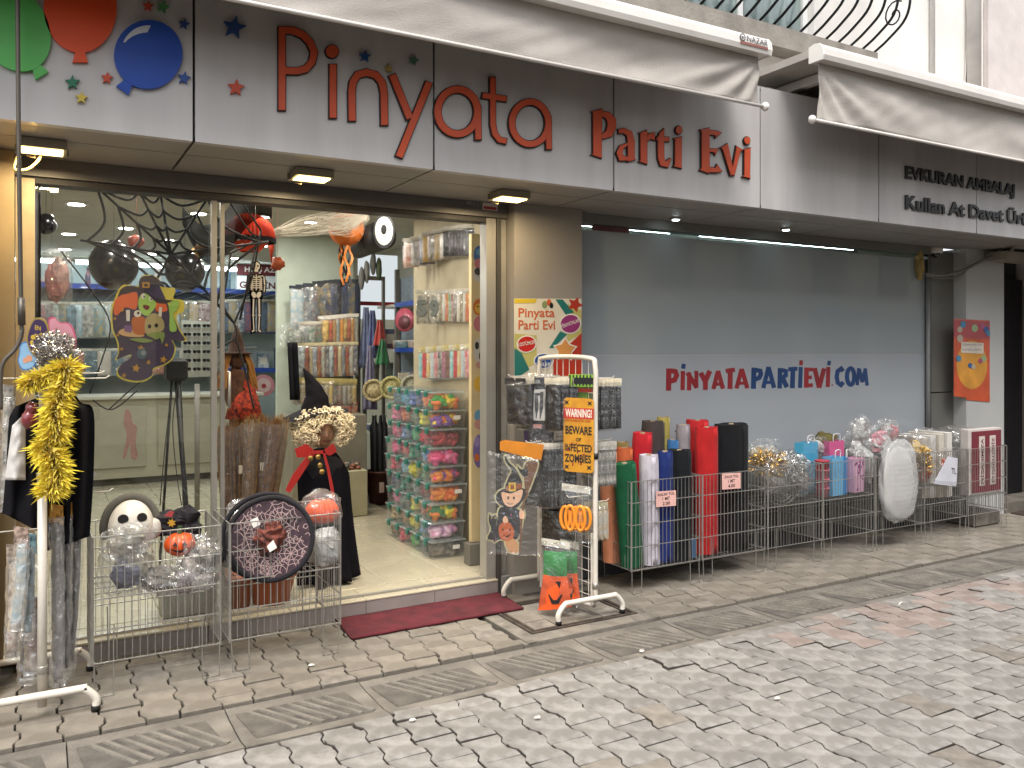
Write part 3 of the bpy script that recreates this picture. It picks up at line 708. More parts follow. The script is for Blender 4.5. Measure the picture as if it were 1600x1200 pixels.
# ================================================================ awnings
FAB = mat('awning_fabric', '#b4ada6', .85, var=.10, scale=3, bump=.25, bscale=120, sheen=.2, rgb2='#a39c95')
WHM = mat('white_metal', '#cfcac4', .4, var=.05, scale=4, coat=.2)
YA = 3.72
def awning(label, x0, x1, zb, zt, seed, mark=None, corner=1):
    t = thing('awning', ((x0 + x1) / 2, YA, zb), label, 'awning')
    def fn(u, v):
        x = x0 + .03 + (x1 - x0 - .06) * u; z = zb + (zt - zb) * v
        e = (1 - u) if corner > 0 else u                       # folds fan out from the end corner
        dx = e * (x1 - x0); dz = (1 - v) * (zt - zb)
        ang = math.atan2(dz + .02, dx + .05)
        fold = .022 * math.sin(ang * 17 + seed) * math.exp(-dx * .9) * min(1, (dx + dz) * 6) * (1 - .5 * v)
        big = .016 * math.sin(x * 3.1 + 2.2 * v + seed) + .010 * noise.noise(V((x * 2.4 + v * 1.5, v * 2.0, seed))) + .008 * noise.noise(V((x * 6 - v * 4, v * 2, seed + 5)))
        return V((x, YA + .012 - (fold + big) * math.sin(math.pi * min(1, v * .9 + .12)), z + .006 * math.sin(x * 2 + seed) * (1 - v)))
    mb = MB().mat(0, True); mb.sheet(fn, int((x1 - x0) * 40), 16, .002); part('valance', mb, FAB, t)
    mb = MB().mat(0, True)
    prof = [(-.055, 0), (-.062, .03), (-.055, .075), (-.03, .105), (.01, .112), (.05, .10), (.05, 0)]
    P = [V((x0, YA + a, zt - .012 + b)) for a, b in prof]; mb.smooth = False; mb.prism(P, (x1 - x0, 0, 0)); part('front_bar', mb, WHM, t)
    for xx in (x0 - .014, x1 + .002):
        mb = MB(); Q = [V((xx, YA + a * 1.06, zt - .016 + b * 1.06)) for a, b in prof] ; mb.prism(Q, (.012, 0, 0)); part('end_cap', mb, flat('#e3e0da', .4), t)
    rod = MB().mat(0, True); rod.tube([(x0 - .02, YA + .01, zb), (x1 + .02, YA + .01, zb)], .011, 10); r = part('bottom_rod', rod, WHM, t)
    for xx in (x0 - .03, x1 + .03):
        mb = MB().mat(0, True); mb.ell((xx, YA + .01, zb), (.026, .026, .028), 12, 8); part('end_knob', mb, flat('#e6e2dc', .35), r)
    # folded roof fabric and arms behind the bar
    mb = MB(); mb.box(x0 + .02, x1 - .02, YA + .055, 4.40, zt + .04, zt + .09); part('folded_fabric', mb, FAB, t)
    for xx in (x0 + .3, x1 - .35):
        mb = MB(); mb.box(xx, xx + .05, YA + .06, 4.40, zt - .03, zt + .03); part('arm', mb, WHM, t)
    if mark:
        xm, = mark; m_ = plane((xm, YA - .0625, zt + .004), (1, 0, 0), (0, 0, 1)); mb = MB()
        put_text(mb, 'NAZAR', m_, .0015, fit=(.075, .25, .03, .065), offset=.012)
        mb.stroke(arc(.04, .047, .02, .02, 0, 340, 16), .007, m_, .0005, .0016); mb.disc((.04, .047), .007, .007, m_, .0005, .0015, 10)
        mb.mat(1); mb.plate([(.02, .008), (.25, .008), (.25, .024), (.02, .024)], m_, .0005, .0014)
        part('maker_mark', mb, [flat('#4b4650', .5), flat('#8c5b52', .5)], t)
    return t
a1 = PY(1192, 165, YA); awning('long grey fabric awning valance with a white bar above the main sign', -1.2, a1.x, a1.z, 3.43, 1.0, mark=(PY(1160, 60, YA).x - .10,), corner=1)
a2 = PY(1276, 187, YA); awning('grey awning valance at right above the black packaging lettering', a2.x, 9.5, a2.z, 3.49, 4.0, corner=-1)
# drop: ventilation grille behind the fascia
t = thing('air_conditioner', (5.0, 4.3, 3.4), 'white slatted air conditioner casing in the gap between the awnings', 'air conditioner')
p = PY(1203, 130, 4.35); q = PY(1300, 130, 4.35)
mb = MB(); mb.box(p.x, q.x + .5, 4.35, 4.60, 3.30, 3.645); part('casing', mb, flat('#d4d2cd', .5), t)
for k in range(11):
    mb = MB(); mb.box(p.x + .14, q.x + .45, 4.335, 4.349, 3.40 + k * .021, 3.412 + k * .021); part('slat', mb, flat('#b9b8b4', .5), t)
# wrought-iron window grille
gr = thing('window_grille', (4.95, 4.4, 3.95), 'black wrought iron bellied window grille with scrolls on the upper storey', 'grille')
IRB = mat('wrought_iron', '#16161a', .5, metal=.4)
gx0, gx1 = 3.94, 5.98
for k in range(15):
    x = gx0 + (gx1 - gx0) * k / 14
    pts = smoothline([(x, 4.56, 4.0), (x, 4.50, 4.05), (x, 4.36, 4.12), (x, 4.20, 4.24), (x, 4.16, 4.42), (x, 4.22, 4.66), (x, 4.34, 4.9), (x, 4.36, 5.4)], 5)
    mb = MB().mat(0, True); mb.tube(pts, .011, 6); part('bar', mb, IRB, gr)
mb = MB(); mb.box(gx0 - .03, gx1 + .03, 4.53, 4.57, 3.985, 4.0); part('bottom_rail', mb, IRB, gr)
mb = MB(); mb.box(gx0 - .03, gx1 + .03, 4.345, 4.375, 5.38, 5.41); part('top_rail', mb, IRB, gr)
for k in range(14):
    x = gx0 + (gx1 - gx0) * (k + .5) / 14; h = (gx1 - gx0) / 28
    mb = MB().mat(0, True)
    sp = [(x - h + .012 + .022 * (1 - math.cos(a)) , 4.185, 4.52 + .026 * math.sin(a)) for a in [i * .6 for i in range(10)]]
    mb.tube([(x - h + .01 + (h * 2 - .02) * i / 10, 4.17, 4.50 - .05 * math.sin(math.pi * i / 10)) for i in range(11)], .007, 5)
    mb.tube([(x - h + .022 + .018 * math.cos(a), 4.172, 4.52 + .018 * math.sin(a)) for a in [i * .55 for i in range(11)]], .006, 5)
    mb.tube([(x + h - .022 + .018 * math.cos(a), 4.172, 4.52 + .018 * math.sin(a)) for a in [i * .55 for i in range(11)]], .006, 5)
    part('scroll', mb, IRB, gr)
mb = MB().mat(0, True); mb.tube([(gx1 + .0, 4.30 + (.015 + .010 * a) * math.cos(a), 4.30 + (.015 + .012 * a) * math.sin(a)) for a in [i * .45 for i in range(20)]], .007, 5); part('scroll', mb, IRB, gr)
# pipes on the upper wall
def pipe(u, v, r, lab, hexc, z0=3.45):
    p = PY(u, v, YU - r - .01); mb = MB().mat(0, True); mb.tube([(p.x, p.y, z0), (p.x, p.y, 8.4)], r, 14)
    t = thing('downpipe', (p.x, p.y, z0), lab, 'pipe'); part('pipe', mb, flat(hexc, .5), t)
    for z in (3.95, 5.6):
        mb = MB().mat(0, True); mb.lathe([(r + .004, 0), (r + .009, .006), (r + .009, .03), (r + .004, .036)], (p.x, p.y, z), 14); part('clamp', mb, flat('#b8b0a8', .5), t)
pipe(1457, 60, .022, 'thin white pipe on the white upper wall', '#dcdad6')
pipe(1522, 60, .06, 'thick white downpipe on the upper wall right of the thin pipe', '#cfcac6')
p = PY(1509, 60, YU - .01); mb = MB().mat(0, True); mb.tube(smoothline([(p.x, p.y, 8), (p.x - .02, p.y, 5.6), (p.x + .02, p.y, 4.6), (p.x - .02, p.y, 4.0), (p.x - .02, p.y, 3.5)], 6), .008, 6)
solo('wall_cable', mb, flat('#cfccc8', .5), 'thin pale cable running beside the thick downpipe', 'cable')
mb = MB(); mb.box(8.0, XR, YU - .06, YU - .004, ZT + .01, 8.4); 
p = PY(1536, 100, YU); mb = MB(); mb.box(p.x, XR, YU - .05, YU - .004, ZT + .01, 8.4); part('neighbour_render', mb, mat('pinkish_render', '#cdc4c1', .9, var=.05, bump=.2), bld)

# ================================================================ small fittings on the front
cmr = PZ(1462, 386, ZS); cx, cy = cmr.x, cmr.y
t = thing('dome_camera', (cx, cy, ZS - .1), 'white dome security camera under the soffit at the window end', 'camera')
mb = MB().mat(0, True); mb.lathe([(.06, -.002), (.062, -.02), (.062, -.05), (.055, -.06), (.04, -.06)], (cx, cy, ZS), 20); part('housing', mb, flat('#d3d1cc', .4), t)
mb = MB().mat(0, True); mb.ell((cx, cy, ZS - .06), (.042, .042, .042), 16, 10); part('dome', mb, mat('smoked_dome', '#1b1b1d', .1, coat=.5), t)
c0 = PY(1450, 432, YG - .03); mb = MB().mat(0, True)
mb.tube([c0, V((c0.x, c0.y, .55))], .02, 12); solo('conduit_pipe', mb, flat('#7d7f7f', .5), 'grey conduit pipe running down beside the shop window end', 'pipe')
mb = MB(); p = PY(1437, 415, YG - .03); mb.ell(p, (.05, .035, .13), 10, 10, .5, 4, 3); solo('foam_lump', mb, mat('builders_foam', '#a08a55', .9, var=.2, bump=.6), 'yellowed builders foam lump beside the dome camera', 'foam')
mb = MB().mat(0, True); a = PY(1447, 428, 4.78); b = PY(1540, 405, 4.66); c_ = PY(1600, 385, 4.3)
mb.tube(smoothline([a, PY(1475, 430, 4.74), PY(1505, 422, 4.7), b, PY(1575, 393, 4.55), V((c_.x, 4.4, ZS - .03))], 6), .014, 8)
mb.tube(smoothline([a + V((0, 0, -.02)), PY(1490, 434, 4.74), PY(1520, 415, 4.69), b + V((0, -.02, .03)), PY(1580, 383, 4.5)], 6), .007, 6)
solo('cable_run', mb, flat('#77736d', .6), 'loose grey cables looping from the camera to the right pillar', 'cable')
mb = MB(); p = PY(1570, 380, 4.6); mb.box(p.x - .15, p.x + .5, 4.5, 4.7, ZS - .11, ZS - .03); solo('junction_box', mb, flat('#8e8678', .6), 'dusty pale junction box above the black side door', 'junction box')
# stickers on the shutter box
mS = pxmap(YG - .05)
mb = MB(); put_text(mb, '444 51 5 1', mS and (lambda a, b, d: mS(729 + a, 321 - b, d)), .001, fit=(0, 22, 0, 9), offset=.01)
solo('sticker', mb, flat('#8e8a86', .5), 'faint clear sticker with grey print on the header above the door', 'sticker')
mb = MB(); mb.plate([(754, 316), (777, 318.5), (777, 330), (754, 327.5)], mS, .0005, .0015); mb.mat(1); mb.plate([(755.5, 322), (775.5, 324), (775.5, 328.6), (755.5, 326.4)], mS, .001, .0022)
solo('sticker', mb, [flat('#c9bdb8', .5), flat('#9c3b38', .5)], 'small white and red sticker at the right end of the door header', 'sticker')
# window lettering
z3 = zm(1030, 550, 4.706, pxmap(YG))
RD, BL = mat('vinyl_red', '#8e2a30', .35, coat=.3), mat('vinyl_blue', '#22406f', .35, coat=.3)
t = thing('window_lettering', PY(1200, 610, YG), 'red and blue web address lettering on the frosted shop window', 'sign')
A_ = lambda x, y, h, wd: [([(x, y), (x - wd * .42, y + h)], 31), ([(x, y), (x + wd * .45, y + h - 2)], 31), ([(x - wd * .3, y + h * .74), (x + wd * .33, y + h * .72)], 22)]
LT = [(0, [([(70, 121), (68, 284)], 38), ([(82, 138), (118, 142), (128, 172), (112, 205), (82, 214)], 36)]), (0, [([(174, 140), (171, 280)], 31)]), (1, [([(164, 102), (192, 108)], 36)]),
      (0, [([(220, 150), (219, 282)], 31), ([(206, 152), (276, 262)], 33), ([(272, 138), (273, 264)], 28)]), (0, [([(304, 152), (338, 215)], 36), ([(372, 138), (338, 215)], 36), ([(339, 205), (338, 278)], 34)]),
      (0, A_(432, 138, 134, 82)), (0, [([(489, 140), (556, 130)], 32), ([(522, 140), (520, 272)], 36)]), (0, A_(606, 124, 144, 92)),
      (1, [([(696, 115), (692, 270)], 36), ([(705, 132), (742, 138), (748, 162), (735, 190), (705, 200)], 32)]), (1, A_(803, 110, 155, 92)),
      (1, [([(888, 118), (885, 268)], 33), ([(898, 132), (930, 140), (930, 172), (898, 190)], 30), ([(905, 188), (938, 258)], 34)]), (1, [([(948, 128), (1016, 122)], 31), ([(983, 130), (978, 266)], 34)]),
      (1, [([(1040, 110), (1035, 264)], 30)]), (0, [([(1030, 78), (1056, 81)], 36)]), (0, [([(1083, 114), (1080, 262)], 33), ([(1085, 130), (1130, 128)], 27), ([(1085, 188), (1122, 185)], 26), ([(1085, 246), (1128, 243)], 27)]),
      (0, [([(1142, 118), (1176, 262)], 34), ([(1212, 120), (1176, 262)], 32)]), (0, [([(1243, 110), (1239, 258)], 30)]), (1, [([(1236, 79), (1261, 83)], 32)]), (0, [([(1271, 236), (1272, 250)], 8)]),
      (1, [([(1352, 142), (1338, 122), (1312, 140), (1304, 182), (1312, 225), (1335, 242), (1354, 222)], 31)]), (1, [(ring(1407, 180, 27, 60), 31, True)]),
      (1, [([(1467, 118), (1455, 244)], 24), ([(1470, 125), (1493, 222)], 26), ([(1516, 120), (1493, 222)], 26), ([(1514, 122), (1528, 246)], 24)])]
for ci, st in LT:
    mb = MB()
    for i, s_ in enumerate(st): mb.stroke(s_[0], s_[1], z3, .0006, .0016 + i * .0005, len(s_) > 2)
    part('letter', mb, RD if ci == 0 else BL, t)
# red notice behind the slit
mb = MB(); mb.plate([(925, 352), (983, 357), (983, 373), (925, 370)], pxmap(YG + .05), 0, .003)
solo('window_notice', mb, mat('red_glitter', '#b0525a', .4, var=.3, scale=90), 'glittery red strip behind the top left of the shop window', 'notice')

# ================================================================ posters
t = thing('poster', PY(856, 640, 4.72), 'colourful party shop poster with oval captions on the left pillar', 'poster')
pm = zm(800, 460, 7.5, pxmap(4.718))
def pl(mb, i, P, d): mb.mat(i); mb.plate(P, pm, d - .001, d)
mb = MB(); pl(mb, 0, [(22, 48), (812, 52), (812, 1130), (22, 1130)], .003); part('sheet', mb, flat('#cfc6b2', .35, coat=.2), t)
cols = [flat(h, .35, coat=.2) for h in ('#c9ae2e', '#1f6a62', '#b3aa62', '#a8321f', '#1e4a8a', '#d9d4c8', '#c05a34', '#17181c', '#8a3168', '#b5241c', '#c98a4a', '#7d8a5c')]
mb = MB()
pl(mb, 0, [(24, 52), (285, 54), (270, 100), (24, 104)], .0045); pl(mb, 1, [(505, 58), (590, 60), (725, 212), (625, 238)], .0045); pl(mb, 2, [(650, 110), (810, 190), (810, 460), (640, 560)], .0040)
pl(mb, 3, [(810, 452), (810, 1128), (480, 1128), (480, 760)], .0050); pl(mb, 1, [(560, 432), (640, 470), (480, 625), (430, 630)], .0054); pl(mb, 2, [(24, 460), (285, 480), (285, 800), (180, 860), (24, 640)], .0040)
pl(mb, 1, [(24, 630), (110, 690), (200, 880), (60, 975), (24, 980)], .0050); pl(mb, 3, star((735, 120), 95, .5, .4), .0046)
for (cx_, cy_, rx, ry, i, rot) in ((678, 345, 128, 118, 8, -.25), (165, 582, 118, 102, 9, -.2), (365, 780, 118, 95, 4, 0)):
    mb.mat(5); mb.disc((cx_, cy_), rx, ry, pm, .0055, .0062, 28, rot); mb.mat(i); mb.disc((cx_, cy_), rx - 14, ry - 14, pm, .0062, .007, 28, rot)
mb.mat(5); mb.plate(star((615, 650), 150, .6, .05), pm, .0055, .0062); mb.mat(10); mb.plate(star((615, 650), 128, .6, .05), pm, .0062, .007)
for (cx_, cy_, rx, ry, i) in ((378, 120, 30, 44, 11), (430, 95, 28, 40, 6), (458, 130, 22, 34, 7)): mb.mat(i); mb.disc((cx_, cy_), rx, ry, pm, .0032, .0040 + i * .0001, 18)
part('print', mb, cols, t)
mb = MB()
def lab(s_, x, y, wd, h, i, rot=0.0, off=.01):
    mb.mat(i); c, s = math.cos(rot), math.sin(rot)
    put_text(mb, s_, lambda a, b, d: pm(x + a * c + b * s, y + a * s - b * c, d), .0076, fit=(0, wd, 0, h), offset=off)
lab('PİNYATALAR', 580, 398, 222, 56, 0, -.36); lab('KOSTÜMLER', 66, 612, 205, 52, 0, -.17); lab('PARTİ', 300, 765, 130, 50, 0); lab('SÜSLERİ', 262, 842, 210, 56, 0); lab('BALONLAR', 560, 640, 130, 28, 1)
lp = lambda x, y: (x, y)
o_ = 2
def ps(pts, w_=17): mb.mat(o_); mb.stroke(pts, w_, pm, .0032, .0046)
for dx, dy, word in ((0, 0, 'Pinyata'), (0, 142, 'Parti Evi')):
    mb.mat(o_); put_text(mb, word, lambda a, b, d: pm(72 + a, 300 + dy - b, d), .0046, fit=((0, 425, 0, 140) if word == 'Pinyata' else (0, 428, 28, 140)), offset=.015)
part('caption', mb, [flat('#d9d4c8', .4), flat('#b98a4a', .4), flat('#bd5a2e', .4)], t, kind='stuff')
# right poster
t = thing('poster', PY(1517, 628, 4.72), 'orange balloon poster on the white right pillar', 'poster')
m2_ = pxmap(4.718); mb = MB(); mb.plate([(1490, 498), (1546, 501), (1546, 626), (1490, 619)], m2_, .001, .003); mb.mat(1); mb.plate([(1490, 500), (1546, 503), (1546, 530), (1490, 527)], m2_, .003, .004)
mb.mat(2); mb.disc((1518, 570), 24, 38, m2_, .003, .0042, 24); mb.mat(3); mb.plate([(1501, 534), (1536, 536), (1536, 553), (1501, 551)], m2_, .0045, .006); mb.mat(0); mb.plate([(1509, 617), (1546, 620), (1546, 628), (1509, 625)], m2_, .0032, .0045)
part('sheet', mb, [mat('poster_orange', '#c2502a', .4, coat=.2), flat('#a8464a', .4), mat('poster_yellow', '#cf9030', .4, coat=.2), flat('#cfc4b4', .5)], t)
mb = MB()
for k, (u, v, r) in enumerate([(1499, 515, 5), (1504, 507, 5.5), (1522, 513, 6), (1534, 509, 5), (1540, 515, 5), (1499, 529, 6), (1497, 560, 5), (1536, 560, 5), (1531, 564, 4), (1515, 571, 4), (1520, 573, 4), (1543, 521, 4)]):
    mb.mat(k % 5); mb.disc((u, v), r * .8, r, m2_, .0042, .0062 + k * .0002, 14)
part('balloon_print', mb, [flat(h, .4) for h in ('#b0a08c', '#3f82a4', '#8fa67a', '#a34a6a', '#34568f')], t, kind='stuff')
mb = MB()
for i, s_ in enumerate(('Eğlenceniz için', 'burada yapılır')): put_text(mb, s_, lambda a, b, d: m2_(1503 + a, 541 + i * 8 - b, d), .0066, fit=(0, 30, 0, 5), offset=.0)
part('caption', mb, flat('#7b6a86', .5), t, kind='stuff')

# awning crank rod at the left edge
mb = MB().mat(0, True); yR = 3.9
mb.tube(smoothline([PY(27, -60, yR), PY(29, 200, yR), PY(33, 480, yR), PY(34, 520, yR), PY(24, 545, yR), PY(6, 565, yR), PY(1, 590, yR), PY(1, 640, yR)], 6), .0085, 10); 
mb.tube([PY(33, 465, yR), PY(34, 508, yR)], .014, 10)
solo('awning_crank', mb, mat('dull_steel', '#5a544c', .45, metal=.5), 'long dull metal awning crank hanging at the left edge', 'crank')
mb = MB().mat(0, True); y_ = 4.5
mb.tube(smoothline([PY(71, 221, y_), PY(66, 236, y_), PY(60, 250, y_), PY(46, 263, y_), PY(30, 266, y_), PY(22, 262, y_), PY(27, 245, 4.49)], 6), .006, 8)
solo('lamp_cable', mb, flat('#c0a25e', .6), 'yellowish loose cable dangling from the leftmost floodlight', 'cable')

# ================================================================ wire baskets
WIRE = mat('zinc_wire', '#a5a29c', .35, metal=.7, var=.1, scale=30)
CELLO = glass('cellophane', tint=(.96, .96, .955), fac=.045, refl=1.0, rough=.05, bump=.8, bscale=16, film=.055, base=(.9, .9, .9))
CLEAR = glass('clear_wrap', tint=(.98, .98, .975), fac=.02, refl=.8, rough=.08, bump=.6, bscale=18, film=.006)
CELLM = glass('milky_cellophane', tint=(.85, .85, .85), fac=.05, rough=.12, bump=.6, bscale=22, film=.38, base=(.72, .72, .71))
def basket(x0, x1, yf, label, floor=.455, dep=.43, skew=0.0, lean=0.0):
    t = thing('wire_basket', ((x0 + x1) / 2, yf + dep / 2, 0), label, 'basket', 'wire display baskets in front of the shop')
    z0, z1, yb = .16, .74, yf + dep
    yfl = lambda x: yf + skew * (x - x0) / (x1 - x0)
    def panel(a, b, name):
        mb = MB(); a, b = V(a), V(b); L = (b - a).length; n = max(6, round(L / .0325)); r = .0021
        for i in range(1, n): p = a.lerp(b, i / n) + V((0, 0, R.uniform(-.002, .002))); mb.tube([p + V((0, 0, z0)), p + V((0, 0, z1))], r, 4)
        for z in (.16, .31, .455, .60, .74): mb.tube([a + V((0, 0, z)), b + V((0, 0, z))], .0034, 5)
        for p in (a, b): mb.tube([p + V((0, 0, z0 - .01)), p + V((0, 0, z1))], .0036, 5)
        part(name, mb, WIRE, t)
    F0, F1, B0, B1 = (x0, yf, 0), (x1, yf + skew, 0), (x0 + lean, yb, 0), (x1 + lean, yb, 0)
    panel(F0, F1, 'front_panel'); panel(B0, B1, 'back_panel'); panel((x0 - .004, yf + .004, 0), (x0 - .004 + lean, yb - .004, 0), 'side_panel'); panel((x1 + .004, yf + skew + .004, 0), (x1 + .004 + lean, yb - .004, 0), 'side_panel')
    mb = MB()
    for i in range(1, 16): x = x0 + (x1 - x0) * i / 16; mb.tube([(x, yf + .006, floor), (x, yb - .006, floor)], .002, 4)
    for i in range(5): y = yf + .01 + (dep - .02) * i / 4; mb.tube([(x0 + .004, y, floor - .004), (x1 - .004, y, floor - .004)], .0028, 4)
    part('floor_grid', mb, WIRE, t)
    for (x, y, s) in ((x0, yf, 1), (x1, yf + skew, -1), (x0, yb - .008, 1), (x1, yb - .008, -1)):
        mb = MB(); d = .085 * s; k = R.uniform(-.008, .008)
        mb.tube([(x + .004 * s, y + .004, .17), (x + .004 * s + k, y + .004, .004), (x + d + k, y + .004, .004), (x + d, y + .004, .30)], .0032, 5); part('leg', mb, WIRE, t)
    return t
bx_ = {}
bx_['B1'] = basket(.215, .775, 4.27, 'wire basket with a skull mask and a pumpkin, nearest the left rack', lean=.0)
bx_['B2'] = basket(.825, 1.385, 4.28, 'wire basket carrying the round spider web hat, beside the door mat')
RB = [('A', 3.37, 3.955, 'wire basket of green, white and blue tulle rolls', .155), ('B', 3.985, 4.58, 'wire basket of red and black tulle rolls', .155), ('C', 4.615, 5.185, 'wire basket of silver and gold bagged trimmings', .455), ('D', 5.205, 5.79, 'wire basket with pink and blue gift bags', .455), ('E', 5.815, 6.40, 'wire basket with a large round white wrapped paper lantern', .455), ('F', 6.44, 7.02, 'wire basket with a folded paper price card', .455), ('G', 7.05, 7.63, 'wire basket of maroon and white boxed banners at the far right', .31)]
for k, a, b, lb, fz in RB: bx_[k] = basket(a, b, 4.345, lb, floor=fz)

# ---- crumpled bags
def crumple(c, r, seed, amp=.28, n=26, m=18):
    mb = MB(); c = V(c); vs = []; fs = []
    for i in range(1, m):
        t_ = math.pi * i / m
        for k in range(n):
            a = 2 * math.pi * k / n; d = V((math.sin(t_) * math.cos(a), math.sin(t_) * math.sin(a), math.cos(t_)))
            q = d * 2.3 + V((seed * 7.3, seed * 2.9, seed * 5.1))
            w_ = 1 + amp * (noise.noise(q) + .7 * abs(noise.noise(q * 2.4)) + .45 * noise.noise(q * 5.3)) - amp * .4
            s_ = 1 if abs(d.z) < .8 else 1
            e = V((math.copysign(abs(d.x) ** .7, d.x) * r[0], math.copysign(abs(d.y) ** .7, d.y) * r[1], math.copysign(abs(d.z) ** .8, d.z) * r[2]))
            vs.append(c + e * w_)
    vs += [c + V((0, 0, r[2])), c - V((0, 0, r[2] * .95))]; A, B = len(vs) - 2, len(vs) - 1
    for i in range(m - 2):
        for k in range(n): q = (k + 1) % n; fs.append((i * n + k, i * n + n + k, i * n + n + q, i * n + q))
    for k in range(n): q = (k + 1) % n; fs.append((A, k, q)); fs.append((B, (m - 2) * n + q, (m - 2) * n + k))
    return mb.add(vs, fs)
def bag(c, r, seed, label, inner=None, m=None, cat='plastic bag', group=None, amp=.28, inn=.7, n=26):
    t = thing('plastic_bag', (c[0], c[1], c[2] - r[2]), label, cat, group)
    part('film', crumple(c, r, seed, amp, n), m or CELLO, t)
    if inner:
        for i, h in enumerate(inner):
            rr = random.Random(seed * 31 + i); mb = MB()
            o = V(c) + V((rr.uniform(-.4, .4) * r[0], rr.uniform(-.2, .2) * r[1], rr.uniform(-.35, .15) * r[2])) if len(inner) > 1 else V(c)
            k = inn * 1.12 if len(inner) == 1 else inn * .80
            mb.ell(o, (r[0] * k, r[1] * k, r[2] * k), 14, 10, .35, 2.5, seed + i); part('contents', mb, mat('bag_fill_' + h.strip('#'), h, .5, var=.3, scale=25, bump=.5, bscale=50), t)
    return t
# -- basket 1
def pumpkin(c, r, name, lab, face=True, squash=.8, hexc='#c8491a'):
    t = thing(name, (c[0], c[1], c[2] - r * squash), lab, 'pumpkin')
    def fn(u, v):
        a = 2 * math.pi * u; b = math.pi * v; rr = r * (1 - .09 * abs(math.cos(a * 4.5)) ** 4 * math.sin(b))
        return V(c) + V((math.cos(a) * math.sin(b) * rr, math.sin(a) * math.sin(b) * rr, math.cos(b) * r * squash * (1 - .12 * math.exp(-((b) * 3) ** 2))))
    mb = MB().mat(0, True); mb.grid(fn, 54, 16, True); part('body', mb, mat('pumpkin_' + hexc.strip('#'), hexc, .45, var=.12, coat=.2), t)
    mb = MB(); mb.lathe([(.014, 0), (.01, .02), (.012, .04)], (c[0], c[1], c[2] + r * squash * .85), 8); part('stem', mb, flat('#2f4a24', .6), t)
    if face:
        d = (V((0, 0, CH)) - V(c)); d.z = 0; d.normalize(); ax = V((-d.y, d.x, 0)); ax = ax if ax.dot(V((1, 0, 0))) > 0 else -ax
        mp = lambda a, b, e: V(c) + ax * (a * r) + V((0, 0, b * r * squash)) + d * (r * math.sqrt(max(.02, 1 - a * a - b * b * .9)) + e)
        mb = MB()
        for s in (-1, 1): mb.plate([(s * .45, .12), (s * .15, .12), (s * .28, .42)], mp, -.012, .004)
        mb.stroke([(-.55, -.15), (-.25, -.32), (0, -.36), (.25, -.32), (.55, -.15)], [.04, .14, .17, .14, .04], mp, -.012, .004)
        part('face', mb, flat('#1a1210', .6), t)
    return t
c = PY(205, 824, 4.50); t = thing('skull_mask', (c.x, c.y, c.z - .1), 'white skull mask with dark eyes in a grey hood, left basket', 'mask')
mb = MB().mat(0, True)
def sk(u, v):
    a = math.pi * (u - .5) * 1.2; b = math.pi * v; w_ = .105 * (1 - .25 * max(0, v - .55) * 2)
    return c + V((math.sin(a) * math.sin(b) * w_ * 1.0, -math.cos(a) * math.sin(b) * .09, math.cos(b) * .135 + .0))
mb.sheet(sk, 22, 20, .006); part('shell', mb, flat('#d6d0c4', .35, coat=.3), t)
mb = MB(); m_ = lambda a, b, d: c + V((a, -.088 - d + abs(a) * .35, b))
for s in (-1, 1): mb.disc((s * .042, .058), .024, .021, m_, -.02, .006, 16, -s * .3)
mb.plate([(-.010, -.015), (.010, -.015), (0, .01)], m_, -.01, .006); mb.stroke([(-.04, -.06), (0, -.07), (.04, -.06)], .014, m_, -.02, .006); part('eye_hole', mb, flat('#171412', .8), t, kind='stuff')
mb = MB().mat(0, True); mb.tube([c + V((.122 * math.cos(a), .03, .148 * math.sin(a))) for a in [math.radians(x) for x in range(-20, 201, 10)]], .02, 8); part('hood', mb, flat('#5a574f', .9), t)
c = PY(262, 812, 4.56); mb = MB()
mb.ell(c + V((0, 0, -.02)), (.13, .07, .06), 16, 10, .6, 2.2, 4); mb.ell(c + V((.08, -.02, .015)), (.06, .05, .05), 14, 10, .4, 2, 8); mb.ell(c + V((.09, -.02, -.06)), (.07, .05, .06), 14, 10, .4, 2, 9)
t = thing('witch_hat', (c.x, c.y, c.z - .1), 'crumpled black fabric hat with a gold star behind the pumpkin', 'hat'); part('cloth', mb, mat('black_felt', '#17141a', .95, var=.2, bump=.4), t)
mb = MB(); mb.plate(star((268, 817), 7, .55, .2, 7), pxmap(c.y - .075), 0, .004); part('star', mb, flat('#b0862c', .5), t)
mb = MB(); mb.plate([(256, 806), (266, 798), (272, 800), (268, 808)], pxmap(c.y - .072), 0, .004); part('badge', mb, flat('#9d3a3a', .5), t)
c = PY(236, 826, 4.50); mb = MB().mat(0, True); mb.ell(c, (.05, .04, .055), 16, 12, .15, 2, 2); solo('white_pouf', mb, flat('#b9b4ac', .9), 'white soft ball behind the bags in the left basket', 'ball')
pumpkin(tuple(PY(281, 850, 4.47)), .075, 'pumpkin_bucket', 'orange plastic pumpkin half hidden under clear bags in the left basket', hexc='#d2501c')
bag(PY(197, 885, 4.44), (.135, .12, .135), 3, 'clear crinkled bag filling the left side of the left basket', ['#8a8578', '#3e3f55', '#8f8a7e'], amp=.22)
bag(PY(207, 838, 4.40), (.10, .06, .07), 5, 'small clear bag with white teeth over the skull mask', ['#a7a294'], amp=.3, inn=.5)
bag(PY(312, 872, 4.43), (.115, .10, .12), 8, 'clear bag with silver grey folds in the right of the left basket', ['#857f78', '#9a9088', '#6b6560'], amp=.25)
bag(PY(252, 905, 4.42), (.12, .10, .07), 12, 'flat clear bag at the bottom middle of the left basket', ['#6b665e'], amp=.3)
bag(PY(188, 850, 4.40), (.09, .06, .09), 14, 'clear bag with beige folds at the left front of the left basket', ['#a39a86', '#8f897c'], amp=.25)
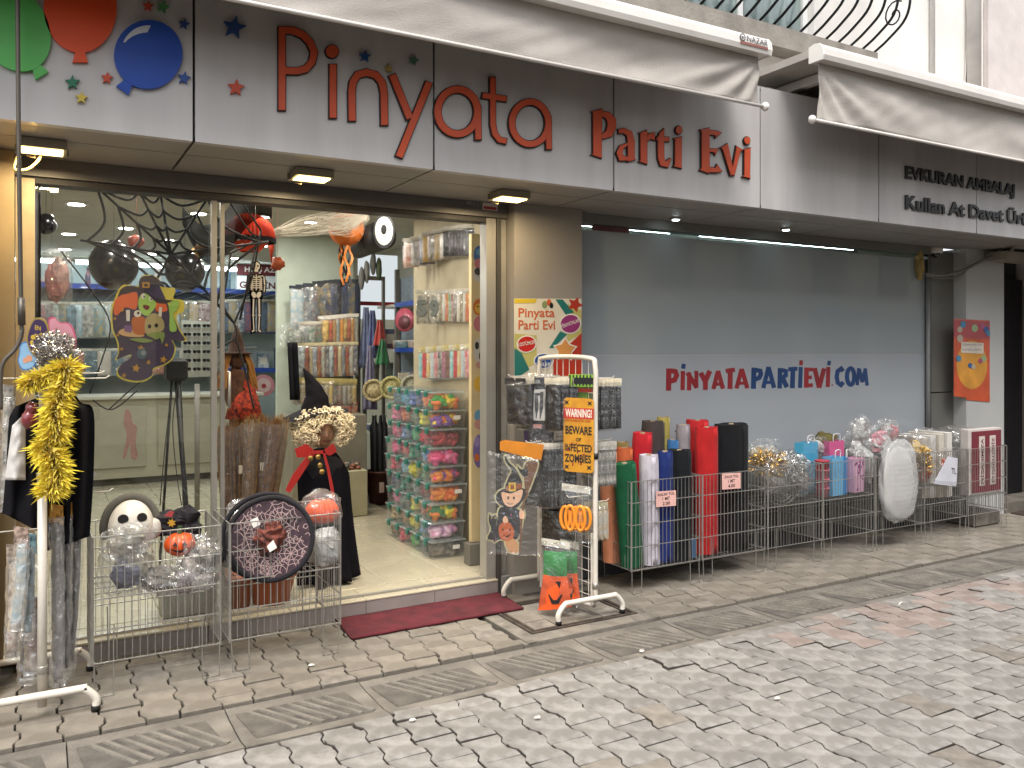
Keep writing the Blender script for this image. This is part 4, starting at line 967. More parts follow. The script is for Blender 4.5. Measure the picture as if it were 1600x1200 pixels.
bag(PY(300, 905, 4.40), (.13, .06, .07), 15, 'clear bag with mauve folds low at the right of the left basket', ['#8f8488', '#a8a09c', '#7a5c5c'], amp=.25)
# -- basket 2
c = PY(423, 842, 4.30); t = thing('spider_web_hat', (c.x, c.y, c.z - .2), 'large round black hat brim printed with pale spider webs, front of basket', 'hat')
hn = V((-.22, -.97, .10)).normalized(); hx = V((0, 0, 1)).cross(hn).normalized() * -1; hx = hx if hx.x > 0 else -hx; hz = hn.cross(hx); hz = hz if hz.z > 0 else -hz
hm = lambda a, b, d: c + hx * a + hz * b + hn * d
mb = MB(); mb.disc((0, 0), .213, .213, hm, -.012, 0, 48); part('brim', mb, mat('purple_net', '#3d2b33', .8, var=.3, scale=60), t)
mb = MB().mat(0, True); mb.tube([hm(.208 * math.cos(a), .208 * math.sin(a), -.004) for a in [2 * math.pi * i / 56 for i in range(56)]], .013, 8, True)
mb.tube([hm(.215 * math.cos(a) - .02, .215 * math.sin(a) + .01, -.03) for a in [2 * math.pi * i / 56 for i in range(56)]], .013, 8, True); part('rim', mb, MATS['black_felt'], t, kind='stuff')
mb = MB(); rr = random.Random(4)
for (wx, wy, wr, ph) in ((.05, .10, .10, 0), (-.09, -.08, .11, .5), (.10, -.08, .10, .3), (-.1, .08, .085, .8), (.0, -.14, .065, .1)):
    for k in range(9):
        a = ph + 2 * math.pi * k / 9; e = V((wx + wr * math.cos(a), wy + wr * math.sin(a)))
        if e.length > .19: e = e * (.19 / e.length)
        mb.stroke([(wx, wy), (e.x, e.y)], .0032, hm, .0002, .0012 + .0001 * k)
    for q in (.35, .6, .85):
        for k in range(9):
            a0, a1_ = ph + 2 * math.pi * k / 9, ph + 2 * math.pi * (k + 1) / 9; am = (a0 + a1_) / 2
            P = [(wx + wr * q * math.cos(a0), wy + wr * q * math.sin(a0)), (wx + wr * q * .86 * math.cos(am), wy + wr * q * .86 * math.sin(am)), (wx + wr * q * math.cos(a1_), wy + wr * q * math.sin(a1_))]
            if all(V(p).length < .195 for p in P): mb.stroke(P, .003, hm, .0002, .0013)
for k in range(60):
    a = rr.uniform(0, 6.28); q = .19 * math.sqrt(rr.random()); x, y = q * math.cos(a), q * math.sin(a); b = rr.uniform(0, 6.28)
    P = arc(x, y, .012, .016, math.degrees(b), math.degrees(b) + 150, 4)
    if all(V(p).length < .197 for p in P): mb.stroke(P, .003, hm, .0002, .0015)
part('web_print', mb, flat('#a98f8c', .7), t, kind='stuff')
mb = MB(); mb.ell(hm(0, .01, -.0), (.075, .05, .075), 18, 12, .5, 3, 5); part('crown', mb, mat('rust_net', '#6b3428', .8, var=.5, scale=40, bump=.8), t)
mb = MB(); mb.plate([(-.10, .10), (-.065, .115), (-.05, .075), (-.085, .06)], hm, .003, .0045); mb.plate([(-.005, -.06), (.03, -.04), (.012, -.0), (-.02, -.03)], hm, .05, .0515); part('price_tag', mb, flat('#d6d2ca', .6), t, kind='stuff')
t = thing('pumpkin_lantern', tuple(PY(505, 830, 4.46)), 'orange pleated paper pumpkin with a black base in the hat basket', 'lantern')
c = PY(503, 800, 4.46); mb = MB()
def pl_(u, v):
    a = 2 * math.pi * u; r = .088 * math.sin(math.pi * (.12 + .76 * v)) * (1 + .06 * math.cos(a * 22)); return c + V((r * math.cos(a), r * math.sin(a), .075 * math.cos(math.pi * (.12 + .76 * v))))
mb.grid(pl_, 88, 10, True); part('body', mb, mat('lantern_orange', '#d9531b', .6, var=.1), t)
mb = MB(); mb.lathe([(.07, -.085), (.075, -.065), (.07, -.05)], tuple(c), 24); part('base', mb, flat('#1b1718', .6), t)
bag(PY(503, 795, 4.46), (.11, .10, .10), 21, 'shiny clear wrap around the orange paper pumpkin', None, amp=.14)
bag(PY(506, 852, 4.42), (.085, .09, .11), 22, 'clear bag of stacked transparent cups at the right of the hat basket', ['#b3b1ac'], CELLM, amp=.12, inn=.85)
bag(PY(380, 797, 4.52), (.085, .07, .06), 23, 'clear bag with a red and white mask at the back of the hat basket', ['#c9c2b8', '#a3292b', '#2a2524'], amp=.25)
mb = MB(); c = PY(368, 858, 4.45); mb.ell(c, (.07, .09, .1), 16, 12, .4, 2, 6); solo('black_cloth', mb, MATS['black_felt'], 'folded black cloth behind the spider web hat', 'cloth')
# pots behind the baskets, on the step
for k, (u, v, r, hx_, lb) in enumerate([(425, 915, .15, '#a35c3f', 'wide terracotta pot on the step behind the hat basket'), (372, 888, .10, '#8f5640', 'smaller terracotta pot behind the gap between the left baskets')]):
    p = PY(u, v, 5.02); mb = MB().mat(0, True); mb.lathe([(r * .7, 0), (r * .95, .16), (r * 1.08, .16), (r * 1.1, .2), (r * .95, .2), (r * .9, .14)], (p.x, 5.04, FL + .003), 30); solo('flower_pot', mb, mat('terracotta_%d' % k, hx_, .8, var=.1, bump=.2), lb, 'pot')
mb = MB(); mb.cbox(.60, .86, 4.98, 5.2, FL + .003, .33, .006); solo('storage_box', mb, flat('#8f8d84', .6), 'pale grey box on the shop floor behind the left baskets', 'box')

# -- tulle rolls
def roll(x, y, z0, z1, r, hexc, label, tx=0.0, ty=0.0, flat_=1.0, core=True):
    t = thing('tulle_roll', (x, y, z0), label, 'fabric roll')
    r *= 1.13; M_ = Matrix.Translation((x, y, z0)) @ Matrix.Rotation(ty, 4, 'Y') @ Matrix.Rotation(tx, 4, 'X')
    mb = MB().mat(0, True); mb.X = M_; h = z1 - z0; s = hash(hexc) % 7
    def fn(u, v):
        a = 2 * math.pi * u; rr = r * (1 + .03 * noise.noise(V((math.cos(a) * 2, math.sin(a) * 2, v * 3 + s))) + .012 * math.sin(a * 9 + v * 4))
        k = 1 - .06 * max(0, v - .93) / .07
        return V((math.cos(a) * rr * k, math.sin(a) * rr * flat_ * k, h * v + .01 * noise.noise(V((math.cos(a), math.sin(a), 5 + s))) * v))
    mb.grid(fn, 36, 14, True)
    n = 36; top = [fn(i / n, 1) for i in range(n)]; mb.smooth = False; K = 7; rg = [[V((p.x * (1 - q / (K + .5)), p.y * (1 - q / (K + .5)), h - .004 - .006 * (q % 2) + (p.z - h) * (1 - q / K))) for p in top] for q in range(K)]
    mb.add([p for a in rg for p in a], [(q * n + i, q * n + (i + 1) % n, q * n + n + (i + 1) % n, q * n + n + i) for q in range(K - 1) for i in range(n)] + [tuple((K - 1) * n + i for i in range(n))])
    part('cloth', mb, mat('tulle_' + hexc.strip('#'), hexc, .8, var=.10, scale=12, bump=.3, bscale=120, sheen=.05, spec=.2), t)
    a0 = -2.0 + (hash(label) % 10 if False else (len(label) % 7)) * .12; mb = MB().mat(0, True); mb.X = M_
    mb.sheet(lambda u, v: V((math.cos(a0 + u * .5) * r * (1.012 + .05 * u + .02 * noise.noise(V((u, v * 5, s)))), math.sin(a0 + u * .5) * r * flat_ * (1.012 + .05 * u), .004 + (h - .012) * v)), 4, 14, .001, (0, -1, 0)); part('loose_edge', mb, MATS['tulle_' + hexc.strip('#')], t)
    if core:
        mb = MB().mat(0, True); mb.X = M_; mb.lathe([(.018, h - .05), (.018, h + .002), (.014, h + .002), (.014, h - .05)], (0, 0, 0), 14); part('core', mb, flat('#8a7a62', .8), t)
    return t
fz = .165
roll(3.45, 4.44, fz, .86, .075, '#155234', 'dark green tulle roll leaning at the left of the tulle basket', ty=-.10, flat_=.7)
roll(3.585, 4.42, fz, .90, .058, '#b9b3bd', 'white tulle roll between the green and blue rolls', ty=-.02)
roll(3.72, 4.43, fz, .915, .055, '#1c2c66', 'royal blue tulle roll next to the white one', flat_=.7)
roll(3.855, 4.44, fz, .915, .072, '#101317', 'black tulle roll right of the blue roll')
roll(3.40, 4.60, fz, .92, .055, '#c98462', 'peach tulle roll at the back left of the tulle basket', ty=-.05)
roll(3.52, 4.62, fz, .93, .05, '#b9603a', 'orange tulle roll behind the white roll')
roll(3.66, 4.64, fz, 1.03, .062, '#b8242e', 'bright red tulle roll standing behind the blue roll', tx=.05)
roll(3.56, 4.70, fz, .96, .04, '#8a7a4a', 'khaki tulle roll at the very back of the tulle basket')
roll(3.80, 4.66, fz, 1.10, .07, '#453d3c', 'tall dark grey tulle roll wrapped in film')
roll(3.90, 4.56, fz, .97, .036, '#3a6a9c', 'pale blue short roll beside the dark grey one')
roll(3.93, 4.70, fz, 1.12, .04, '#a79a52', 'yellow tulle roll between the two tulle baskets')
roll(4.03, 4.60, fz, 1.07, .045, '#8d878c', 'light grey tulle roll left of the red roll')
roll(4.125, 4.46, fz, 1.06, .085, '#a81e20', 'tall red tulle roll in the second tulle basket', flat_=.62)
roll(4.38, 4.48, fz, 1.07, .13, '#0e0f13', 'very thick black tulle roll in the second tulle basket', flat_=.6)
roll(4.22, 4.66, fz, 1.09, .075, '#b3262a', 'second red tulle roll behind the red and black ones')
p = PY(1112, 682, 4.66); mb = MB(); mb.cbox(p.x - .07, p.x + .08, 4.62, 4.70, p.z - .10, p.z + .08, .008); solo('blue_pack', mb, mat('blue_film', '#1f78a6', .3, coat=.5, bump=.3), 'bright blue wrapped pack on top of the tulle rolls', 'pack')
mb = MB().mat(0, True); mb.tube([PY(1055, 674, 4.7), PY(1102, 666, 4.66)], .006, 6); solo('black_stick', mb, flat('#1a1819', .5), 'thin black stick lying across the grey tulle roll', 'stick')
p = PY(1070, 850, 4.50); mb = MB().mat(0, True); mb.lathe([(.05, 0), (.062, .01), (.06, .11), (.055, .12)], (3.86, 4.55, .16), 20); 
mb = MB(); mb.cbox(3.90, 3.95, 4.38, 4.6, .165, .30, .005); solo('blue_tin', mb, flat('#3f5f80', .4), 'dull blue tin at the bottom of the tulle basket', 'tin')
def pricecard(u0, u1, v0, v1, lines, label):
    y = 4.345 - .006; a = PY(u0, v0, y); b = PY(u1, v1, y); m_ = plane((a.x, y, b.z), (1, 0, 0), (0, 0, 1)); W_, H_ = b.x - a.x, a.z - b.z
    t = thing('price_card', ((a.x + b.x) / 2, y, b.z), label, 'price card')
    mb = MB(); mb.plate([(0, .006), (W_, 0), (W_, H_ - .006), (0, H_)], m_, 0, .002); part('card', mb, flat('#d8a9a0', .6), t)
    mb = MB()
    for i, s_ in enumerate(lines):
        k = len(s_) / 9.0; put_text(mb, s_, m_, .0032, fit=(W_ * (.5 - .42 * k), W_ * (.5 + .42 * k), H_ * (.70 - .29 * i), H_ * (.90 - .29 * i)), offset=.012)
    part('writing', mb, flat('#2a1d1f', .7), t, kind='stuff')
pricecard(1025, 1056, 768, 790, ('KALIN TÜL', '1 MT', '2.00'), 'pink price card for thick tulle on the first tulle basket')
pricecard(1128, 1157, 740, 763, ('İNCE TÜL', '1 MT', '4.00'), 'pink price card for thin tulle on the second tulle basket')
# -- basket C
SILV, GOLD = mat('silver_foil', '#b9b7b4', .18, metal=.95, var=.2, bump=.5, bscale=80), mat('gold_foil', '#b08a45', .2, metal=.9, var=.25, bump=.5, bscale=80)
def tinsel(c, r, n, m, seed, name, label, cat='tinsel', L=.05, w_=.004, up=.0):
    rr = random.Random(seed); mb = MB(); c = V(c)
    for i in range(n):
        d = V((rr.gauss(0, 1), rr.gauss(0, 1), rr.gauss(0, 1) + up)).normalized(); k = rr.random() ** .4
        p = c + V((d.x * r[0], d.y * r[1], d.z * r[2])) * k; a = V((rr.gauss(0, 1), rr.gauss(0, 1), rr.gauss(0, 1))).normalized(); b = a.orthogonal().normalized() * w_
        e = p + (a + d).normalized() * L * rr.uniform(.5, 1.2); mid = (p + e) / 2 + d * .01
        mb.add([p - b, p + b, mid + b, mid - b, e + b * .4, e - b * .4], [(0, 1, 2, 3), (3, 2, 4, 5)])
    return solo(name, mb, m, label, cat)
tinsel((4.80, 4.52, .74), (.15, .12, .10), 700, GOLD, 41, 'gold_tinsel', 'gold foil tinsel heaped at the left of the silver basket')
tinsel((5.02, 4.52, .72), (.15, .12, .09), 700, SILV, 42, 'silver_tinsel', 'silver foil tinsel heaped at the right of the silver basket')
bag((4.84, 4.52, .66), (.19, .15, .17), 43, 'clear bag around gold trimmings in the silver basket', ['#8f8674', '#b5b1aa', '#77726a'], amp=.2)
bag((5.05, 4.52, .64), (.14, .15, .17), 44, 'clear bag around silver trimmings in the silver basket', ['#77736c', '#8f8a84'], amp=.2)
p = PY(1225, 785, 4.42); mb = MB().mat(0, True)
for i in range(14): mb.tube([(4.80 + (.05 + i * .008) * math.cos(a), 4.40 + .02 * math.sin(i), .53 + (.03 + i * .004) * math.sin(a)) for a in [2 * math.pi * q / 24 for q in range(24)]], .003, 4, True)
solo('wire_coil', mb, flat('#77746f', .4, metal=.5), 'coiled grey garland at the bottom of the silver basket', 'garland')
# -- basket D
def giftbag(x, y, z, w_, d, h, hexc, label, dots=None, rz=0.0):
    t = thing('gift_bag', (x, y, z), label, 'gift bag'); X_ = Matrix.Translation((x, y, z)) @ Matrix.Rotation(rz, 4, 'Z')
    mb = MB(); mb.X = X_; k = .86
    mb.add([(-w_ / 2 * k, -d / 2, 0), (w_ / 2 * k, -d / 2, 0), (w_ / 2 * k, d / 2, 0), (-w_ / 2 * k, d / 2, 0), (-w_ / 2, -d / 2, h), (w_ / 2, -d / 2, h), (w_ / 2, d / 2, h), (-w_ / 2, d / 2, h), (-w_ / 2 * .95, 0, h * .5), (w_ / 2 * .95, 0, h * .5)],
           [(0, 1, 5, 4), (2, 3, 7, 6), (0, 4, 8), (4, 7, 8), (7, 3, 8), (3, 0, 8), (1, 9, 5), (5, 9, 6), (6, 9, 2), (2, 9, 1), (0, 3, 2, 1)])
    part('body', mb, mat('bag_' + hexc.strip('#'), hexc, .35, var=.1, coat=.5, bump=.25, bscale=14), t)
    mb = MB().mat(0, True); mb.X = X_
    mb.tube(smoothline([(-w_ * .22, -d / 2 + .003, h - .01), (-w_ * .2, -d / 2, h + .05), (w_ * .2, -d / 2, h + .05), (w_ * .22, -d / 2 + .003, h - .01)], 6), .004, 6); part('handle', mb, flat('#c9c6c6', .5), t)
    if dots:
        rr = random.Random(int(x * 99)); mb = MB(); mp = lambda a, b, e: X_ @ V((a, -d / 2 - e, b))
        for i in range(16): mb.disc((rr.uniform(-.38, .38) * w_, rr.uniform(.08, .9) * h), .011, .011, mp, .0005, .002 + i * 1e-4, 10)
        part('dot_print', mb, flat(dots, .4), t, kind='stuff')
def cup_stack(x, y, z, r, n, label):
    t = thing('cup_stack', (x, y, z), label, 'cups')
    for i in range(n):
        mb = MB().mat(0, True); mb.lathe([(r * .85, i * .07), (r * .98, i * .07 + .064), (r * 1.05, i * .07 + .066), (r * 1.05, i * .07 + .072), (r * .9, i * .07 + .07)], (x, y, z), 24); part('cup', mb, flat('#c47684' if i < n - 1 else '#b02c38', .4, coat=.3), t)
cup_stack(5.275, 4.42, .47, .055, 4, 'stack of pink cups topped with a red one beside the silver basket')
giftbag(5.41, 4.43, .47, .15, .09, .30, '#5e9cc0', 'light blue gift bag in front of the pink one', rz=.1)
giftbag(5.53, 4.47, .47, .11, .12, .29, '#2f78b0', 'darker blue gift bag right of the light blue one', rz=.5)
giftbag(5.69, 4.46, .47, .16, .10, .27, '#c79ab0', 'pale pink gift bag with purple dots', '#7a3f6a', rz=.1)
giftbag(5.62, 4.60, .47, .16, .08, .40, '#b95580', 'bright pink gift bag at the back of the gift basket', rz=-.1)
giftbag(5.33, 4.62, .47, .22, .08, .40, '#4aa0c4', 'turquoise gift bag standing at the back left of the gift basket', rz=.2)
p = PY(1290, 690, 4.68); mb = MB().mat(0, True); mb.ell(p, (.11, .07, .07), 18, 12, .5, 2.5, 7); solo('olive_bundle', mb, mat('olive_cloth', '#5b5224', .8, var=.3, bump=.5), 'olive brown cloth bundle behind the blue gift bags', 'cloth')
# -- basket E
c = PY(1404, 752, 4.33); t = thing('paper_lantern', (c.x, c.y, c.z - .2), 'big round white paper lantern in milky wrap hung on the basket front', 'lantern')
mb = crumple(tuple(c), (.225, .055, .335), 61, .09, 44, 30); mb.sm = [True] * len(mb.sm); part('wrap', mb, CELLM, t)
mb = MB(); mb.grid(lambda a, b: c + V((.19 * math.cos(6.2832 * a) * math.sin(math.pi * (.03 + .94 * b)), .035 * math.sin(6.2832 * a) * math.sin(math.pi * b) * (1 + .1 * (int(b * 40) % 2)), .28 * math.cos(math.pi * b))), 40, 40, True); part('lantern', mb, flat('#c6c3be', .8), t)
bag((5.93, 4.60, .78), (.13, .1, .17), 62, 'crumpled clear bag rising at the back left of the lantern basket', ['#c4c2c0', '#b5b3b1'], amp=.3)
bag((6.20, 4.62, .80), (.19, .11, .18), 63, 'clear bag with red and pink flowers at the back of the lantern basket', ['#c42a30', '#d0909a', '#c9c4c2'], amp=.24)
bag((6.30, 4.55, .62), (.08, .12, .14), 64, 'clear bag tucked right of the white lantern', ['#8d8a86'], amp=.25)
bag((5.86, 4.50, .66), (.07, .09, .15), 65, 'milky bag squeezed left of the white lantern', ['#b9b7b5'], CELLM, amp=.2)
bag((6.02, 4.66, .93), (.11, .07, .12), 66, 'small clear bag standing above the white lantern', ['#c9c7c4'], amp=.3)
bag((6.37, 4.64, .90), (.10, .08, .12), 67, 'clear gathered bag top right behind the white lantern', ['#bdbab6', '#c46a70'], amp=.28)
# -- basket F
bag((6.62, 4.54, .73), (.17, .14, .15), 71, 'clear bag with gold and white trimmings in the price card basket', ['#c9b068', '#d0cbc2', '#c4a86a'], amp=.24)
bag((6.55, 4.46, .58), (.10, .09, .12), 72, 'clear bag with red pieces low in the price card basket', ['#c0391f', '#c4501f'], amp=.22)
bag((6.88, 4.50, .66), (.12, .12, .12), 73, 'clear bag with an orange red bow beside the paper card', ['#c84a24', '#a07a5a'], amp=.22)
tinsel((6.53, 4.42, .66), (.07, .05, .11), 260, GOLD, 74, 'gold_fringe', 'gold fringe hanging in the price card basket')
y = 4.335; mF = pxmap(y); t = thing('paper_card', PY(1480, 760, y), 'folded white paper card marked TL hanging on the basket wire', 'price card')
mb = MB(); mb.plate([(1481, 713), (1496, 716), (1494, 757), (1460, 752)], mF, 0, .003); part('card', mb, flat('#bcbcc4', .7), t)
mb = MB(); mb.plate([(1460, 750), (1493, 753), (1493, 760), (1458, 756)], mF, .004, .007); part('folded_edge', mb, flat('#a9a9b0', .7), t)
mb = MB(); put_text(mb, 'TL', lambda a, b, d: mF(1486 + a, 740 - b + a * .12, d), .0045, fit=(0, 7.5, 0, 9), offset=.01); part('writing', mb, flat('#2c2c36', .7), t, kind='stuff')
bag((5.50, 4.66, .80), (.14, .07, .10), 75, 'clear puffed bag at the back of the gift bag basket', ['#c9c6c4', '#d8c0c8'], amp=.28)
bag((6.86, 4.62, .80), (.14, .09, .12), 76, 'clear puffed bag at the back of the price card basket', ['#cfccc8', '#c9b890'], amp=.28)
bag((4.90, 4.66, .82), (.17, .07, .10), 77, 'clear puffed bag at the back of the silver basket', ['#bdbab4', '#a8a08c'], amp=.28)
# -- basket G: boxed banners
for k in range(5):
    x = 7.52 - k * .085 - (.0 if k == 0 else .015); t = thing('banner_box', (x, 4.5, .32), ['maroon banner box with white vertical lettering at the front of its row', 'white banner box second in the row', 'white banner box third in the row', 'white banner box fourth in the row', 'white banner box last in the row'][k], 'box')
    if k == 0:
        a, b = PY(1513, 780, 4.37), PY(1564, 690, 4.37); mb = MB(); mb.cbox(a.x, b.x, 4.372, 4.44, .325, .905, .004); part('carton', mb, flat('#bfb7b2', .5), t)
        mb = MB(); mb.box(a.x + .05, b.x - .004, 4.366, 4.3715, .345, .885); part('front_label', mb, mat('maroon_print', '#6e2530', .45, var=.1), t)
        mp = plane((0, 4.3655, 0), (0, 0, 1), (-1, 0, 0)); mp = (lambda a_, b_, d: V((0, 4.3655 - d, 0)) + V((-b_, 0, a_)))
        mb = MB()
        for (xa, xb2) in ((a.x + .15, a.x + .235), (a.x + .31, a.x + .40)): mb.box(xa, xb2, 4.3625, 4.3655, .40, .84)
        part('lettering_strip', mb, flat('#c4b8b2', .5), t, kind='stuff')
        mb = MB()
        for i, s_ in enumerate(('NİŞANIMIZA', 'HOŞGELDİNİZ')): put_text(mb, s_, mp, .0042, fit=(.42, .82, -(a.x + .222 + i * .165), -(a.x + .165 + i * .165)), offset=.02)
        part('writing', mb, flat('#5e1f2a', .5), t, kind='stuff')
    else:
        mb = MB(); mb.cbox(x - .56 + .0, x - .49, 4.40 + .02 * k, 4.74, .325, .90 - .012 * k, .004); part('carton', mb, flat(['#c9c4bd', '#bdb5a8', '#c6c2bd', '#b3aca2'][k - 1], .5), t)
bag((7.25, 4.56, .84), (.20, .16, .085), 81, 'clear film wrinkled over the tops of the white banner boxes', None, amp=.2)
mb = MB(); mb.cbox(7.35, 7.72, 4.46, 4.74, .004, .13, .01); solo('cement_block', mb, MATS['cement_fill'], 'rough grey block on the ground under the last basket', 'block')
mb = MB(); mb.cbox(8.28, 8.98, 4.42, 4.68, .002, .014, .004); solo('door_mat', mb, mat('brown_mat', '#3a2c26', .95, bump=.6), 'brown mat before the black side door', 'mat')
# red door mat
def mt(u, v):
    x, y = 1.50 + 1.10 * u + .02 * v, 4.43 + .37 * v
    return V((x + .012 * noise.noise(V((v * 6, u * 2, 1))), y + .012 * noise.noise(V((u * 9, 3, 1))), .016 + .004 * noise.noise(V((u * 7, v * 3, 2)))))
mb = MB().mat(0, True); mb.sheet(mt, 60, 14, .012, (0, 0, -1)); solo('door_mat', mb, mat('red_mat', '#621824', .95, scale=9, bump=1.0, bscale=160, rgb2='#431118', wear=.52), 'dark red ribbed doormat in front of the entrance', 'mat')

# ================================================================ hanging packets (header card, clear film, contents)
_pk = {}
def lobj(name, me, parent, m=None):
    o = bpy.data.objects.new(name, me); col.objects.link(o); o.parent = parent
    if m: objmat(o, m)
    return o
def _mesh(key, fn, mats, smooth=False):
    if key not in _pk:
        mb = MB(); mb.smooth = smooth; fn(mb); me = mb.mesh(key[0], mats); fixn(me); _pk[key] = me
    return _pk[key]
def PRN(h, r=.5):
    c = lin(h); k = 'goods_' + h.strip('#')
    if max(c) < .05: return mat(k, h, r, var=.35, scale=22, bump=.5, bscale=35, spec=.3)
    return mat(k, h, r, scale=(14, 19, 26)[int(h[1:3], 16) % 3], bump=.4, bscale=35, rgb2=['#d6cfbf', '#b8953c', '#35323a', '#cfcac2', '#a8483c'][int(h[1:], 16) % 5], wear=.56)
def hang(pos, w, h, rz, hexc, label, cat='packet', group=None, head='#cfc8b4', hh=.035, th=.02, seed=0, film=True, tilt=0.0, name='hanging_packet', bottom=.0):
    t = thing(name, pos, label, cat, group); t.rotation_euler = (tilt, 0, rz)
    k = (round(w, 3), round(h, 3), round(th, 3), seed % 3)
    def f_head(mb):
        mb.box(-w / 2, -.006, -.0015, .0015, -hh, 0); mb.box(.006, w / 2, -.0015, .0015, -hh, 0); mb.box(-.006, .006, -.0015, .0015, -hh, -.014)
    def f_in(mb):
        def fn(u, v):
            e = (1 - abs(2 * u - 1) ** 4) * (1 - abs(2 * v - 1) ** 6)
            return V(((u - .5) * w * (.86 + .05 * noise.noise(V((v * 4, seed % 3, 1)))), -th * .45 * e * (1 + .6 * noise.noise(V((u * 3, v * 5, seed % 3 + 2)))), -hh - .008 - v * (h - hh - .02) * (1 + .02 * noise.noise(V((u * 5, 0, seed % 3))))))
        mb.sheet(fn, 8, 12, max(.004, th * .5))
    def f_film(mb):
        def fn(u, v):
            e = (1 - abs(2 * u - 1) ** 3) * (1 - abs(2 * v - 1) ** 6)
            return V(((u - .5) * w, -th * .75 * e * (1 + .5 * noise.noise(V((u * 4, v * 6, seed % 3 + 9)))) - .002, -hh * .5 - v * (h - hh * .5)))
        mb.sheet(fn, 8, 12, .001)
    H_ = _mesh(('header_card',) + k + (round(hh, 3),), f_head, flat('#cfc8b4', .5)); lobj('header_card', H_, t, flat(head, .5))
    C_ = _mesh(('contents',) + k + (round(hh, 3),), f_in, PRN('#333333')); lobj('contents', C_, t, PRN(hexc))
    if film: F_ = _mesh(('film',) + k + (round(hh, 3),), f_film, CLEAR); lobj('film', F_, t)
    return t
WHR = mat('white_tube', '#cfc8bc', .35, var=.06, scale=8, coat=.3)
BLKR = flat('#151413', .6)
def foot(x0, x1, y, parent, z=.085, r=.016, tips=True):
    mb = MB().mat(0, True); mb.tube(smoothline([(x0, y, .016), (x0, y, z * .55), (x0 + .045, y, z), (x0 + .09, y, z + .004), (x1 - .09, y, z + .004), (x1 - .045, y, z), (x1, y, z * .55), (x1, y, .016)], 6), r, 10)
    f = part('foot', mb, WHR, parent)
    for x in (x0, x1):
        mb = MB().mat(0, True); mb.lathe([(r + .002, 0), (r + .002, .022), (r, .024)], (x, y, .002), 12); part('foot_cap', mb, BLKR, f)
def hook(a, b, parent):   # wire hook with an upturned end
    a, b = V(a), V(b); d = (b - a).normalized(); mb = MB().mat(0, True); mb.tube([a, b, b + d * .015 + V((0, 0, .012))], .003, 6); part('hook', mb, WHR, parent)

# ================================================================ right display rack
rk = thing('display_rack', (2.87, 4.37, 0), 'white tubular display rack hung with black packets beside the door', 'rack')
xF, xB, yF_, yB_ = 2.905, 2.855, 4.10, 4.66
foot(2.63, 3.09, yF_ - .02, rk, z=.115); foot(2.60, 3.06, yB_ + .02, rk, z=.115)
zt = 1.555
mb = MB().mat(0, True); mb.tube(smoothline([(xF, yF_, .09), (xF, yF_, 1.2), (xF, yF_, zt - .06), (xF - .006, yF_ + .07, zt), (xB + .006, yB_ - .07, zt), (xB, yB_, zt - .06), (xB, yB_, 1.2), (xB, yB_, .09)], 8), .0155, 10); part('frame', mb, WHR, rk)
mb = MB().mat(0, True); mb.tube(smoothline([(xF, yF_ + .03, .5), (xF, yF_ + .03, .12), (xF, yF_ + .06, .06), (xB, yB_ - .08, .06), (xB, yB_ - .03, .12), (xB, yB_ - .03, .5)], 6), .013, 8); part('lower_frame', mb, WHR, rk)
mb = MB(); L = lambda s: V((xF + (xB - xF) * s, yF_ + (yB_ - yF_) * s, 0))
for i in range(1, 9): mb.tube([L(i / 9) + V((0, 0, .09)), L(i / 9) + V((0, 0, zt))], .0025, 5)
for i in range(18): mb.tube([L(.03) + V((0, 0, .12 + i * .072)), L(.97) + V((0, 0, .12 + i * .072))], .0025, 5)
part('grid', mb, WHR, rk)
for z in (.17, .95):
    mb = MB().mat(0, True); mb.lathe([(.019, 0), (.019, .035)], (xF, yF_, z), 12); part('clamp', mb, flat('#8f8b84', .35, metal=.6) if z < .5 else BLKR, rk)
def hk(s, z, dx): p = L(s); hook((p.x, p.y, z), (p.x + dx, p.y, z), rk); return p
zA = PX(850, 588, 2.7).z; G1 = 'black costume packets on the display rack'
BKS = ['#141316', '#18171b', '#1d1a20', '#111014']
p = hk(.62, zA, -.36)
for k in range(11):
    lab_ = 'black costume accessory packet on the upper left hook of the rack'
    hang((p.x - .03 - k * .028, p.y + R.uniform(-.03, .03), zA - .006 + R.uniform(-.012, .006)), .17, .335 if k < 9 else .30, math.radians(-72 + R.uniform(-9, 9)), BKS[k % 4], lab_, 'packet', G1, hh=.04, seed=k, th=.026, tilt=R.uniform(-.08, .08), head=['#cfc8b4', '#b9b3a4', '#2a282a', '#d6d0c0'][k % 4])
p2 = hk(.28, zA, -.30)
for k in range(6): hang((p2.x - .04 - k * .03, p2.y, zA - .006), .13, .33, math.radians(-66 + R.uniform(-9, 9)), BKS[k % 4], 'black glove packet on the hook nearest the warning sign', 'packet', G1, hh=.04, seed=k, th=.026)
# front packet with a printed claw panel
cm = lambda u, v, y, yaw: None
def cardmap(u, v, y, yaw=0.0):
    o = PY(u, v, y); t_ = o.x * ST + o.y * CT; s = t_ / FPX; a = -TH + yaw; ax = V((math.cos(a), math.sin(a), 0)); n = V((math.sin(a), -math.cos(a), 0)); k = s / math.cos(yaw)
    return lambda a_, b_, d: o + ax * ((a_ - u) * k) + V((0, 0, (v - b_) * s)) + n * d
m_ = cardmap(842, 640, 4.36, -.25); t = thing('glove_packet', m_(842, 690, 0), 'black packet printed with white claw gloves and a pink label, front of rack', 'packet')
mb = MB(); mb.plate([(829, 590), (866, 588), (864, 688), (826, 690)], m_, -.02, 0); part('backing', mb, PRN('#17151a'), t)
mb = MB(); mb.plate([(835, 609), (853, 608), (851, 657), (832, 657)], m_, .0005, .003); part('picture', mb, flat('#c9c4bd', .5), t)
